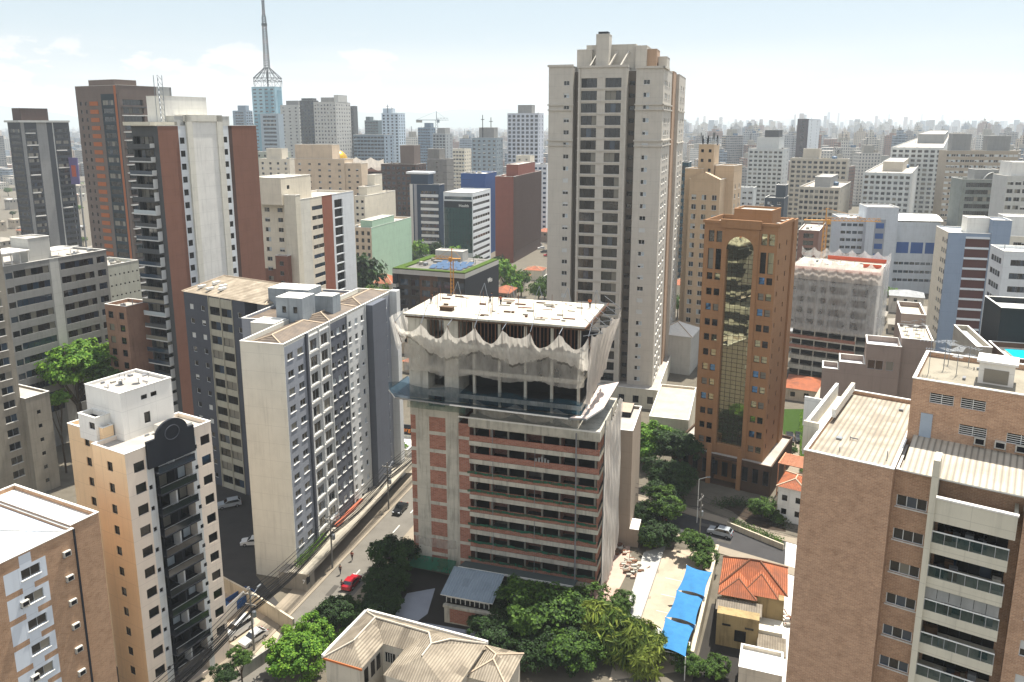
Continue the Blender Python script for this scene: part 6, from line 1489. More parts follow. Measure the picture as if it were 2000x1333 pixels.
def heap(name, label, px, n, r, mats, h=1.0, seed=1):
    g = gp(*px); rn = random.Random(seed); m = MB()
    for i in range(n):
        a = rn.random() * 6.28; q = r * rn.random() ** .6; z = max(0, h * (1 - q / r)) * rn.random(); L = rn.uniform(.3, 1.6); t = rn.random() * 3.14
        p = Vector((q * math.cos(a), q * math.sin(a) * 1.6, z)); d = Vector((math.cos(t), math.sin(t), rn.uniform(-.2, .4))) * L
        if rn.random() < .6: m.tube(p, p + d, rn.uniform(.04, .12), rn.choice(mats), 4)
        else: s_ = rn.uniform(.15, .45); m.box(p[0] - s_, p[0] + s_, p[1] - s_ * .6, p[1] + s_ * .6, z, z + s_, rn.choice(mats))
    m.lathe([(r, 0), (r * .6, h * .4), (.05, h * .6)], (0, 0, 0), mats[0], 12)
    return tag(m.build(name, None, loc=g), label, 'rubble')
heap('rubble_heap', 'heap of rubble and broken boards beside the top of the grey ramp', (1236, 1112), 130, 1.9, (CONC, PINKE, WOOD, DECKW, RUST), 1.2, 2)
heap('rubble_heap', 'scatter of planks and debris at the right foot of the construction tower', (1208, 1075), 60, 1.3, (WOOD, RUST, DECKW, CONC), .7, 3)
heap('rubble_heap', 'messy pile of debris along the pale alley beside the house', (1536, 1215), 60, 1.0, (WHITE, CONC, RUST, WOOD), .8, 4)

# ================================================================== CARS
def carpaint(name, c): return base(name, c, .25, .6, .15)[0]
TYRE = flat('tyre', '#121214', .8, .2); RIM = flat('rim', '#9fa2a6', .3, .6, .7); HLM = glassm('headlight', '#d8dcdf', .15, .8); TLM = glassm('taillight', '#8f1c18', .2, .7); CG = glassm('car_glass', '#0e1216', .06, .9)
CARM = {}
def car(kind, paint, label, loc, rz, z=.02, group=None):
    key = (kind, paint.name)
    e = empty('parked_car' if kind != 'truck_body' else 'truck', (loc[0], loc[1], z), rz, label, 'car', group)
    if key not in CARM:
        if kind == 'van': L, Wd, prof, gl = 4.6, 1.8, [(0, .35), (0, .95), (.15, 1.15), (.9, 1.25), (1.6, 1.85), (4.3, 1.9), (4.6, 1.3), (4.6, .35)], [(1.02, 1.28), (1.62, 1.78), (4.2, 1.82), (4.45, 1.28)]
        elif kind == 'suv': L, Wd, prof, gl = 4.5, 1.8, [(0, .38), (0, .85), (.2, 1.0), (1.2, 1.12), (1.95, 1.62), (3.9, 1.66), (4.45, 1.2), (4.5, .38)], [(1.3, 1.12), (1.98, 1.56), (3.8, 1.59), (4.3, 1.15)]
        else: L, Wd, prof, gl = 4.1, 1.7, [(0, .3), (0, .7), (.2, .85), (1.1, .95), (1.85, 1.42), (3.1, 1.45), (3.9, 1.0), (4.1, .9), (4.1, .3)], [(1.2, .97), (1.88, 1.36), (3.05, 1.38), (3.7, 1.0)]
        hw_ = Wd / 2; m = MB(); n = len(prof)
        def yw(z): return hw_ * (1 if z < 1.0 else 1 - .16 * min(1, (z - 1.0) / .7))
        m.poly([(x, -yw(z), z) for x, z in prof[::-1]], paint); m.poly([(x, yw(z), z) for x, z in prof], paint)
        for i in range(n):
            (x0, z0), (x1, z1) = prof[i], prof[(i + 1) % n]; m.quad((x0, -yw(z0), z0), (x1, -yw(z1), z1), (x1, yw(z1), z1), (x0, yw(z0), z0), paint)
        parts = [('body', m.mesh('body'), (0, 0, 0))]
        g = MB(); 
        for s in (-1, 1): g.poly([(x, s * (yw(z) + .012), z) for x, z in gl][::s], CG)
        a, b_ = prof[3], prof[4]; t = lambda p, q, k: (p[0] + (q[0] - p[0]) * k, p[1] + (q[1] - p[1]) * k)
        for (p, q) in ((t(a, b_, .1), t(a, b_, .9)), (t(prof[5], prof[6], .12), t(prof[5], prof[6], .8))):
            g.quad((p[0], -yw(p[1]) * .9, p[1] + .015), (q[0], -yw(q[1]) * .9, q[1] + .015), (q[0], yw(q[1]) * .9, q[1] + .015), (p[0], yw(p[1]) * .9, p[1] + .015), CG)
        parts.append(('window', g.mesh('window'), (0, 0, 0)))
        for x in (.8, L - .85):
            for s in (-1, 1):
                q = MB(); q.tube((0, -.11, 0), (0, .11, 0), .32, TYRE, 14); parts.append(('wheel', q.mesh('wheel'), (x, s * (hw_ - .08), .32)))
                q = MB(); q.tube((0, s * .112, 0), (0, s * .12, 0), .19, RIM, 10); parts.append(('rim', q.mesh('rim'), (x, s * (hw_ - .08), .32)))
        for s in (-1, 1):
            q = MB(); q.box(-.03, .12, s * hw_ * .72 - .18, s * hw_ * .72 + .18, .62, .78, HLM); parts.append(('headlight', q.mesh('headlight'), (0, 0, 0)))
            q = MB(); q.box(L - .1, L + .02, s * hw_ * .8 - .12, s * hw_ * .8 + .12, .72, .98, TLM); parts.append(('taillight', q.mesh('taillight'), (0, 0, 0)))
        CARM[key] = parts
    last = None
    for nm, me, lc in CARM[key]:
        o = bpy.data.objects.new(nm, me); col.objects.link(o)
        if nm == 'rim' and last: o.parent = last
        else: o.parent = e; o.location = lc
        if nm == 'wheel': last = o
    return e
PW_, PR_, PS_, PK_, PB_ = carpaint('car_white', '#d5d6d4'), carpaint('car_red', '#a11a26'), carpaint('car_silver', '#9ea4a8'), carpaint('car_black', '#17191c'), carpaint('car_blue', '#27486f')
def dirz(a): return math.atan2(math.cos(R(a)), math.sin(R(a)))
D1 = dirz(17); g = gp(706, 1120); car('hatch', PR_, 'red car parked on the street below the long grey-blue slab', st1(.5, .9), D1 + math.pi)
car('hatch', PR_, 'red car partly under the dark tree, just ahead of the other red one', st1(-5.6, 1.5), D1 + math.pi) if 0 else None
for k, (t, pn, lb) in enumerate(((22, PK_, 'black car parked on the street level with the far end of the construction tower'), (31, PW_, 'white car on the sunny street just beyond the construction tower'), (44, PS_, 'silver car farther up the sunny street by the slab end'), (60, PK_, 'dark car farthest up the street past the slab'))):
    car('suv' if k % 2 else 'hatch', pn, lb, st1(t, 1.2 if k % 2 else -2.2), D1)
car('hatch', PK_, 'black car parked in the deep shade under the trees left of the brown tower', st2(-14, -1.6), -R(33)); car('suv', PB_, 'dark blue car behind the trees on the shaded cross street', st2(-24, 1.8), -R(33))
g = gp(452, 1240); car('van', PW_, 'white van parked left of the white hatchback in the small yard', (g[0] - .2, g[1] - 1.6), R(60))
g = gp(482, 1250); car('hatch', PW_, 'white hatchback parked right of the white van in the small yard', (g[0], g[1] - 2), R(55))
g = gp(425, 995); car('suv', PS_, 'pale silver car in the shaded car park behind the cream tower', (g[0], g[1]), R(25))
g = gp(480, 1065); car('hatch', PW_, 'white car peeking out from behind the blank grey slab wall', (g[0] - .8, g[1]), R(5))
g = gp(1385, 1040); car('suv', PS_, 'silver car driving on the shaded cross street above the orange-roofed house', (g[0] - .2, g[1]), R(-30))
g = gp(1538, 862); car('suv', PK_, 'black car parked in the driveway right of the brown tower', (g[0], g[1] - 2), R(75))
g = gp(1556, 862); car('suv', PK_, 'dark car beside the black one at the right hedge of the driveway', (g[0], g[1] - 2), R(75))
g = gp(1560, 1010, 0); 
for i, (px, py) in enumerate(((1050, 488), (1056, 495), (1045, 482), (1062, 502))):
    g = gp(px, py); car('suv', (PW_, PK_, PS_, PR_)[i], ['white', 'black', 'silver', 'red'][i] + ' car parked under the trees beyond the orange kiosk roofs', (g[0], g[1]), R(20))
for i, (px, py) in enumerate(((222, 706), (232, 712), (245, 718))):
    g = gp(px, py); car('suv', (PW_, PS_, PK_)[i], ['white', 'silver', 'black'][i] + ' car behind the leafy tree right of the grey office block', (g[0], g[1]), R(60))
g = gp(455, 1200); e = empty('container', (g[0], g[1], 0), R(60), 'blue open container standing in the white-walled yard', 'container')
m = MB(); BC = flat('container_blue', '#244f86', .6); m.box(0, 4.5, 0, .08, .2, 1.7, BC); m.box(0, 4.5, 2, 2.08, .2, 1.7, BC); m.box(0, .08, .08, 2, .2, 1.7, BC); m.box(4.42, 4.5, .08, 2, .2, 1.7, BC); m.box(.08, 4.42, .08, 2, .2, .9, RUST)
for i in range(8): m.box(.3 + i * .55, .4 + i * .55, -.06, 0, .2, 1.7, BC)
m.build('body', e)

# ================================================================== PEOPLE
SKIN = flat('skin', '#8f6248', .6, .3, 0, .05); HAIR = flat('hair', '#1c1512', .8, .2, 0, .05)
def skinmesh(name, V, E, r, mat, parent, root=0):
    me = bpy.data.meshes.new(name); me.from_pydata(V, E, []); me.materials.append(mat)
    o = bpy.data.objects.new(name, me); col.objects.link(o)
    if parent: o.parent = parent
    s = o.modifiers.new('skin', 'SKIN'); s.use_smooth_shade = True
    for i, k in enumerate(r): me.skin_vertices[0].data[i].radius = (k, k * .8)
    me.skin_vertices[0].data[root].use_root = True
    q = o.modifiers.new('sub', 'SUBSURF'); q.levels = 1; q.render_levels = 1
    return o
def person(loc, z, rz, shirt, trs, label, step=.25, lean=0, arm=.15):
    """standing/walking figure facing +x"""
    l = lean
    V = [(0, 0, .95), (l * .3, 0, 1.15), (l * .7, 0, 1.42), (l * .9, 0, 1.52), (l + .01, 0, 1.64), (l + .02, 0, 1.72),
         (l * .7, .19, 1.42), (l * .7 - arm, .24, 1.15), (l * .7 - arm * .4 + .1, .24, .92), (l * .7 + .12, .24, .84),
         (l * .7, -.19, 1.42), (l * .7 + arm, -.24, 1.15), (l * .7 + arm + .12, -.24, .95), (l * .7 + arm + .16, -.24, .87),
         (0, .1, .9), (step * .5, .1, .5), (step * .7, .1, .08), (step * .7 + .17, .1, .03), (0, -.1, .9), (-step * .2, -.1, .5), (-step * .8, -.1, .1), (-step * .8 + .15, -.1, .03)]
    E_2 = [(0, 1), (1, 2), (2, 3), (3, 4), (4, 5), (2, 6), (6, 7), (7, 8), (8, 9), (2, 10), (10, 11), (11, 12), (12, 13), (0, 14), (14, 15), (15, 16), (16, 17), (0, 18), (18, 19), (19, 20), (20, 21)]
    r = [.13, .12, .14, .06, .105, .08, .06, .045, .035, .03, .06, .045, .035, .03, .09, .06, .045, .04, .09, .06, .045, .04]
    o = skinmesh('person', V, E_2, r, SKIN, None); o.location = (loc[0], loc[1], z); o.rotation_euler.z = rz; tag(o, label, 'person')
    sv = [0, 1, 2, 6, 7, 10, 11]; mp_ = {v: i for i, v in enumerate(sv)}
    skinmesh('shirt', [V[i] for i in sv], [(mp_[a], mp_[b]) for a, b in E_2 if a in mp_ and b in mp_], [r[i] + .025 for i in sv], shirt, o)
    tv = [0, 14, 15, 16, 18, 19, 20]; mp_ = {v: i for i, v in enumerate(tv)}
    skinmesh('trousers', [V[i] for i in tv], [(mp_[a], mp_[b]) for a, b in E_2 if a in mp_ and b in mp_], [r[i] + .025 for i in tv], trs, o)
    m = MB(); m.lathe([(.11, -.02), (.125, .05), (.09, .12), (.01, .15)], (l, 0, 1.66), HAIR, 10); m.build('hair', o, True)
    m = MB(); m.box(l + .1, l + .135, -.015, .015, 1.62, 1.66, SKIN); m.box(l + .1, l + .11, -.05, -.025, 1.67, 1.685, BLACK); m.box(l + .1, l + .11, .025, .05, 1.67, 1.685, BLACK); m.box(l + .1, l + .108, -.03, .03, 1.58, 1.59, RUST); m.build('face', o)
    return o
CL = [flat('cloth_' + n, c, .8, .1, 0, .1) for n, c in (('dark', '#20232a'), ('navy', '#26324a'), ('white', '#c9c7c0'), ('orange', '#c2622a'), ('grey', '#5b5c5e'), ('red', '#8c2f2a'))]
for (px, py, a, s, t, lb) in ((608, 1222, 17, 0, 4, 'pedestrian in dark shirt walking left of the pair on the sunny pavement'), (632, 1218, 17, 1, 0, 'pedestrian in navy shirt walking right of the pair on the sunny pavement'),
                              (665, 1122, 197, 0, 1, 'pedestrian in dark clothes walking toward the camera beside the red car'), (668, 1152, 17, 4, 0, 'pedestrian in grey shirt near the back of the red car'), (688, 1095, 197, 5, 0, 'pedestrian in red shirt on the pavement beyond the red car')):
    person(gp(px, py, .13), .13, dirz(a), CL[s], CL[t], lb)
for (px, py, a, s, ln, lb) in ((957, 592, 80, 1, .35, 'worker in navy bending over the far edge of the pale deck'), (978, 598, 200, 5, .1, 'worker in red shirt standing on the pale deck beside the bending one'), (842, 594, 120, 0, .3, 'worker in dark clothes crouching by the timber stack on the pale deck'), (1152, 604, 200, 3, .1, 'worker in orange vest standing at the right corner of the pale deck')):
    g = gp(px, py, ZT); person(g, ZT + .06, dirz(a), CL[s], CL[0], lb, .15, ln)

# ================================================================== POLES AND CABLES
WIRE = flat('cable_black', '#0d0d0f', .7, .2); POLE = flat('pole_concrete', '#7d7a73', .9)
def pole(x, y, rz, label, h=10, lamp=True):
    e = empty('utility_pole', (x, y, 0), rz, label, 'utility pole', 'utility poles along the streets')
    m = MB(); m.tube((0, 0, 0), (0, 0, h), .17, POLE, 8, .11); m.build('pole', e)
    m = MB(); m.box(-1.1, 1.1, -.06, .06, h - 1, h - .85, POLE); m.box(-.9, .9, -.06, .06, h - 2.6, h - 2.45, POLE)
    for x_ in (-1, -.4, .4, 1): m.tube((x_, 0, h - .85), (x_, 0, h - .65), .05, WHITE, 6)
    m.build('crossarm', e)
    m = MB(); m.lathe([(.3, 0), (.32, .1), (.32, .85), (.2, .95), (.01, .96)], (.45, 0, h - 4.4), METAL, 10); m.build('transformer', e)
    if lamp: m = MB(); m.tube((0, 0, h - 1.6), (0, 2.0, h - .9), .04, METAL, 5); m.box(-.12, .12, 1.8, 2.6, h - .95, h - .8, METAL); m.build('street_lamp', e)
    return e
def cables(label, pts, zs_c, sag, r=.03, spread=.4):
    m = MB()
    for (z, lat) in zs_c:
        for a, b_ in zip(pts, pts[1:]):
            d = Vector((b_[0] - a[0], b_[1] - a[1])).normalized(); n_ = (-d[1], d[0]); P_ = []
            for i in range(13):
                t = i / 12; P_.append((a[0] + (b_[0] - a[0]) * t + n_[0] * lat, a[1] + (b_[1] - a[1]) * t + n_[1] * lat, z - sag * 4 * t * (1 - t) * (1 + .3 * math.sin(z * 7))))
            m.path(P_, r, WIRE, 4)
    tag(m.build('power_cables'), label, 'cables')
pl = [st1(t, -4.7) for t in (-46, -20.5, 2, 24, 50)]
names = ['utility pole at the bottom left amid the green slope of cables', 'utility pole by the canopy corner at the near end of the slab', 'utility pole along the slab canopy level with the dark round tree', 'utility pole at the far end of the slab canopy', 'utility pole beyond the far end of the long slab']
for p, nm in zip(pl, names): pole(p[0], p[1], R(-17), nm, 10)
cables('thick bundle of black power cables along the pavement beside the long slab', pl, [(9.1, -1), (9.1, -.4), (9.1, .4), (9.1, 1)] + [(7.4 - .12 * (i % 5), -.8 + .16 * i) for i in range(11)] + [(6.3 + .1 * (i % 3), -.3 + .1 * i) for i in range(6)], .7, .04)
q2 = [st2(t, -6.0) for t in (-38, -2, 19.5, 48)]
for p, nm in zip(q2[:3], ('utility pole in the tree shade left of the cross street', 'utility pole beside the leafy bush at the cross street', 'utility pole at the back corner of the orange-roofed house')): pole(p[0], p[1], R(57), nm, 10, False)
cables('black power cables crossing behind the orange-roofed house', q2, [(9.2, -.8), (9.2, .8), (7.4, -.3), (7.3, .1), (7.2, .4)], .8, .03)
lp = gp(1361, 1022); e = empty('street_lamp', (lp[0], lp[1], 0), 0, 'slim white lamp post standing in shade before the brown tower', 'street lamp')
m = MB(); m.tube((0, 0, 0), (0, 0, 9), .1, WHITE, 8, .06); m.tube((0, 0, 9), (1.6, .3, 9.3), .05, WHITE, 5); m.build('post', e); m = MB(); m.box(1.5, 2.2, .15, .45, 9.22, 9.36, METAL); m.build('lamp_head', e)

# ================================================================== TREES
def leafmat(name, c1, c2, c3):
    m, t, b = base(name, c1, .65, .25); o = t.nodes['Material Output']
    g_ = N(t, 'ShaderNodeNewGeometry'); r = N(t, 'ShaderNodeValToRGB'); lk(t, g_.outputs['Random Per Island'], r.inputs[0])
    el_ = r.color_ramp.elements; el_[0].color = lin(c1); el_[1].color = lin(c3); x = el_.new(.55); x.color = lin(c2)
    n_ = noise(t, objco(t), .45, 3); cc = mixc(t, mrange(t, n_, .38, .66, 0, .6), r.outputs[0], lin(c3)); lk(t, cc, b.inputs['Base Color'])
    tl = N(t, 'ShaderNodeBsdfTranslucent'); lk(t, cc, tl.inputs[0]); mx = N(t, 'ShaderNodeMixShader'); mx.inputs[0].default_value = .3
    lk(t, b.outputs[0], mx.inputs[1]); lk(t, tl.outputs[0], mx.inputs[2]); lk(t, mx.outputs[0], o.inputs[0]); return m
LF = [leafmat('leaf_dark_shade', '#15240d', '#213616', '#34501d'), leafmat('leaf_mid', '#1e330f', '#335018', '#5a7828'), leafmat('leaf_bright', '#2c4c12', '#4c781c', '#7c9e30'), leafmat('leaf_mango', '#213510', '#3e581a', '#87923c')]  # darkest leaf tone also paints in the shade on trees standing in shadow
BARK = flat('bark', '#4d4238', .95, .1)
def crown(seed, nl, size, mat, lobes, long_=1.0, droop=0):
    """leaf clumps in the shell of several overlapping lobes; unit crown radius 1"""
    rnd = random.Random(seed); m = MB(); L = []
    for i in range(lobes):
        a = rnd.random() * 6.28; rr = rnd.uniform(.15, .62) if i else 0; z = rnd.uniform(-.35, .45) * (1 if i else 0)
        L.append((rr * math.cos(a), rr * math.sin(a), z, rnd.uniform(.28, .5) if i else .6))
    k = m.mi(mat); V, F_, M_ = m.v, m.f, m.m
    clumps = []
    for c in L:
        for _ in range(int(18 * c[3] / .4)):
            a = rnd.random() * 6.28; zc_ = rnd.uniform(-.7, 1); q = math.sqrt(max(0, 1 - zc_ * zc_)); s = c[3] * rnd.uniform(.7, 1.08)
            clumps.append((c[0] + q * math.cos(a) * s, c[1] + q * math.sin(a) * s, (c[2] + zc_ * s) * .85, c[3] * rnd.uniform(.2, .42)))
    for _ in range(nl):
        c = rnd.choice(clumps); d = Vector((rnd.gauss(0, 1), rnd.gauss(0, 1), rnd.gauss(0, 1))).normalized() * (c[3] * rnd.uniform(.35, 1))
        p = Vector((c[0] + d[0], c[1] + d[1], c[2] + d[2] * .75))
        nrm = (p * .8 + d * 1.2 + Vector((rnd.gauss(0, .35), rnd.gauss(0, .35), .5 + rnd.gauss(0, .3)))).normalized()
        t1 = nrm.orthogonal().normalized(); t1 = (Matrix.Rotation(rnd.random() * 6.28, 3, nrm) @ t1)
        if droop: t1 = (t1 + Vector((0, 0, -droop))).normalized()
        t2 = nrm.cross(t1).normalized(); s = size * rnd.uniform(.6, 1.25); i = len(V)
        a_, b_ = t1 * s * long_, t2 * s * (.42 if long_ < 1.5 else .24)
        V += [tuple(p - b_ * .5), tuple(p + a_ * .5 - b_), tuple(p + a_ - Vector((0, 0, s * .2 * long_))), tuple(p + a_ * .5 + b_)]; F_.append((i, i + 1, i + 2, i + 3)); M_.append(k)
    return m.mesh('crown')
def trunkmesh(seed):
    rnd = random.Random(seed); m = MB(); m.tube((0, 0, 0), (.02, .02, .5), .06, BARK, 7, .045)
    for i in range(6):
        a = i * 1.05 + rnd.random(); q = Vector((math.cos(a) * rnd.uniform(.25, .5), math.sin(a) * rnd.uniform(.25, .5), rnd.uniform(.75, 1.0))); m.tube((.02, .02, .45 + .03 * i), q, .028, BARK, 5, .01)
        m.tube(q * .7 + Vector((0, 0, .15)), q + Vector((rnd.uniform(-.2, .2), rnd.uniform(-.2, .2), .15)), .014, BARK, 4, .006)
    return m.mesh('trunk')
TR = [trunkmesh(i) for i in range(3)]
NEARC = {k: [crown(100 + k * 10 + s, 13000, .072, LF[k], 10) for s in range(2)] for k in range(3)}
NEARC[3] = [crown(140, 8000, .13, LF[3], 8, 2.1, .5), crown(141, 8000, .13, LF[3], 8, 2.1, .6)]
FARC = {k: [crown(200 + k * 10 + s, 1100, .17, LF[k], 7) for s in range(2)] for k in range(3)}
def tree(x, y, zc_, r, kind, label, far=False, group=None, sq=.85, name='tree'):
    e = empty(name, (x, y, 0), random.random() * 6.28, label, 'tree' if name == 'tree' else name, group)
    me = random.choice((FARC if far else NEARC)[kind]); o = bpy.data.objects.new('crown', me); col.objects.link(o); o.parent = e; o.location = (0, 0, zc_); o.scale = (r, r, r * sq)
    t = bpy.data.objects.new('trunk', random.choice(TR)); col.objects.link(t); t.parent = e; h = zc_ + r * .1; t.scale = (r * 1.2, r * 1.2, h)
    return e
def ptree(px, py, Y, rpx, kind, label, **k):
    P = at(px, py, Y); r = 1.22 * rpx / F * (Y * CP - (P[2] - H) * SP); return tree(P[0], P[1], max(P[2], r * .6), r, kind, label, **k)
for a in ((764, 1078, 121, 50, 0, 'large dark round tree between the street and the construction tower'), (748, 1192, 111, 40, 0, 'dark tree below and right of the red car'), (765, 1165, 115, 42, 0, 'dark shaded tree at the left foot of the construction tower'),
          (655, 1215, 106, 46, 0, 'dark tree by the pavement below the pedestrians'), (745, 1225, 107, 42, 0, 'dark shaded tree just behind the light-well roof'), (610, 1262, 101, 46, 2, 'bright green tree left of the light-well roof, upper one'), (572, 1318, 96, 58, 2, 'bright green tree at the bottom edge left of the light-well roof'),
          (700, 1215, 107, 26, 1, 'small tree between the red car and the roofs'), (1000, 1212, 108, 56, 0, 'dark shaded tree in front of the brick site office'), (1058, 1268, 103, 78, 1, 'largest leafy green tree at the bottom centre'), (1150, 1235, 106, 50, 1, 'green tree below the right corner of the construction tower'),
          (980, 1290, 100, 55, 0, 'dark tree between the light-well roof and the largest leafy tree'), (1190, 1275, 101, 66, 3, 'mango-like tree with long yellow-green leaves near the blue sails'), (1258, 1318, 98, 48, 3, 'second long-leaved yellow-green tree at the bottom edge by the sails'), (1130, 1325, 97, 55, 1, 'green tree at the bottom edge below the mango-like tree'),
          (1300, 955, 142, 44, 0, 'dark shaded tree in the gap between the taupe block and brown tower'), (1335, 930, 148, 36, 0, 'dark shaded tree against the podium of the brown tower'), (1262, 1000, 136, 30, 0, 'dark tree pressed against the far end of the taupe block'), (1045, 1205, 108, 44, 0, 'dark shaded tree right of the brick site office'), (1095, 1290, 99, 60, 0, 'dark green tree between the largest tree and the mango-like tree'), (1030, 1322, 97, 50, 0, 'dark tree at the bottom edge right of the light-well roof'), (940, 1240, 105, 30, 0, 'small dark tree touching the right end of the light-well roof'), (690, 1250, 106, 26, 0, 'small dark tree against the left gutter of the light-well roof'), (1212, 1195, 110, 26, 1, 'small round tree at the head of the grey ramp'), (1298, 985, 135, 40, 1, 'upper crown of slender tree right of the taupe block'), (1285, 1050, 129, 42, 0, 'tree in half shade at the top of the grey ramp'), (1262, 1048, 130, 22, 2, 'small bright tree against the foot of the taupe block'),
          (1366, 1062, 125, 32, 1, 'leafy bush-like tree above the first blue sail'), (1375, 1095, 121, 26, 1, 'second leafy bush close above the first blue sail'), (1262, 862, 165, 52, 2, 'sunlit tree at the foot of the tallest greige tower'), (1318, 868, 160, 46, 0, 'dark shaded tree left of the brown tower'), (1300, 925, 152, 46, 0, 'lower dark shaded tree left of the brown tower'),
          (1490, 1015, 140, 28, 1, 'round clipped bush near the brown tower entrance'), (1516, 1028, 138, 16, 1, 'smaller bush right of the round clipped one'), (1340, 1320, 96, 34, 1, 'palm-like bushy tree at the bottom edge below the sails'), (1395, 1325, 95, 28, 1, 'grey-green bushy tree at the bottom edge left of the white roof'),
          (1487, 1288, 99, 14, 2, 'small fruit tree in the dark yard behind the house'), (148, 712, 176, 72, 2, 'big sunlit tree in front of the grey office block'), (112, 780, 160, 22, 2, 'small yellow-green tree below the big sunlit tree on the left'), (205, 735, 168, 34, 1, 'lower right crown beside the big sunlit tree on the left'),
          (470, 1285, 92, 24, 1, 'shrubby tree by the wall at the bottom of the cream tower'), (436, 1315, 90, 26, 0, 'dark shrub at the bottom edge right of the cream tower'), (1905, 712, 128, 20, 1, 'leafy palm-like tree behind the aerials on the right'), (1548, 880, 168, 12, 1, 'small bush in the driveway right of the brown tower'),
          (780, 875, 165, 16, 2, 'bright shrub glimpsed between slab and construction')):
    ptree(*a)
# long hedge and planters
def hedge(label, pts, h, w_, kind, name='hedge'):
    m = MB(); k = m.mi(LF[kind]); rnd = random.Random(3)
    for a, b_ in zip(pts, pts[1:]):
        L = (Vector(b_) - Vector(a)).length
        for _ in range(int(L * 130)):
            t = rnd.random(); p = Vector(a).lerp(Vector(b_), t) + Vector((rnd.uniform(-w_, w_), rnd.uniform(-w_, w_), rnd.uniform(0, h))); s = .28; i = len(m.v)
            d1 = Vector((rnd.gauss(0, 1), rnd.gauss(0, 1), rnd.gauss(0, 1))).normalized() * s; d2 = d1.orthogonal().normalized() * s * .6
            m.v += [tuple(p), tuple(p + d1 * .5 - d2 * .5), tuple(p + d1), tuple(p + d1 * .5 + d2 * .5)]; m.f.append((i, i + 1, i + 2, i + 3)); m.m.append(k)
    tag(m.build(name), label, 'hedge')
hedge('tall narrow green hedge along the driveway right of the brown tower', pxs([(1566, 820), (1567, 925)]), 2.4, .5, 2)
hp_ = [Vector(B.world(B.w + .8, y, 3.3)) for y in (-1, B.d * .12, B.d * .2)]
hedge('flowering shrubs in the planter on the slab canopy', hp_, .9, .5, 2)
hedge('shrubs and ground plants in the shaded front garden of the brown tower', pxs([(1400, 990), (1440, 985), (1500, 1000), (1530, 1030)]), 1.3, 1.6, 0)
hedge('low dark planting along the street wall across from the orange-roofed house', pxs([(1430, 1022), (1525, 1062)]), 1.0, .7, 1)
hedge('green shrubs along the pavement at the bottom left', [Vector((*st1(-48, 6.6), 0)), Vector((*st1(-12, 6.4), 0))], 1.6, .8, 2)
hedge('green verge shrubs left of the street below the yard wall', [Vector((*st1(-55, -6.0), .1)), Vector((*st1(-30, -6.2), .1))], 1.2, 1.0, 1)

# ================================================================== MID-CITY FILL
def free(x, y, r):
    for b in ALLB:
        dx, dy = x - b.o[0], y - b.o[1]; lx = dx * b.uv[0][0] + dy * b.uv[0][1]; ly = dx * b.uv[1][0] + dy * b.uv[1][1]
        if -r - 12 < lx < b.w + r + 12 and -r - 6 < ly < b.d + r + 3: return False
    return True
placed = []
def spot(x, y, r):
    if not free(x, y, r): return False
    for (a, b_, c) in placed:
        if (a - x) ** 2 + (b_ - y) ** 2 < (r + c) ** 2: return False
    placed.append((x, y, r)); return True
for a in ((700, 530, 300, 50, 0), (665, 545, 285, 32, 1), (735, 542, 290, 30, 1), (818, 462, 400, 22, 2), (812, 480, 380, 20, 0), (890, 468, 370, 26, 2), (935, 470, 360, 24, 0), (985, 488, 330, 30, 2), (1018, 495, 340, 20, 1), (1052, 505, 320, 20, 1), (1052, 568, 250, 26, 2), (1328, 512, 300, 18, 1), (1615, 474, 330, 20, 0), (870, 500, 345, 20, 1), (15, 450, 330, 30, 1), (850, 462, 410, 20, 0), (905, 478, 365, 20, 1), (960, 484, 350, 24, 2), (972, 472, 372, 20, 0), (1000, 502, 325, 22, 2), (1064, 500, 335, 18, 1), (790, 522, 300, 18, 1), (1040, 590, 250, 26, 2), (1062, 600, 235, 24, 1), (1010, 520, 290, 14, 0), (830, 478, 370, 18, 1), (690, 512, 320, 30, 0), (755, 505, 330, 16, 2), (30, 492, 250, 22, 2), (128, 470, 330, 12, 1), (200, 480, 330, 14, 1), (1640, 480, 330, 14, 1)):
    P = at(a[0], a[1], a[2]); r = a[3] / F * a[2]; placed.append((P[0], P[1], r))
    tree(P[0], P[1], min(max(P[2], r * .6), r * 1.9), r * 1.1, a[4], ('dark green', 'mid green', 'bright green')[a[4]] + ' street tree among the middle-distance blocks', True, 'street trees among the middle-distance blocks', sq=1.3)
HM = []
HC = [wall('house_a', '#b9ac98', .5), wall('house_b', '#a39c90', .5), wall('house_c', '#c4bdb0', .5), wall('house_d', '#9a8a7a', .5)]
HR = [ORT, flat('fibre_roof', '#8b8579', .8), WHITE, ribbed('zinc_roof', '#9a9c9c', 0, .5, None, .4, cont=.2), ORT, flat('slab_roof', '#a79c8a', .9), flat('old_tile', '#86503a', .9)]
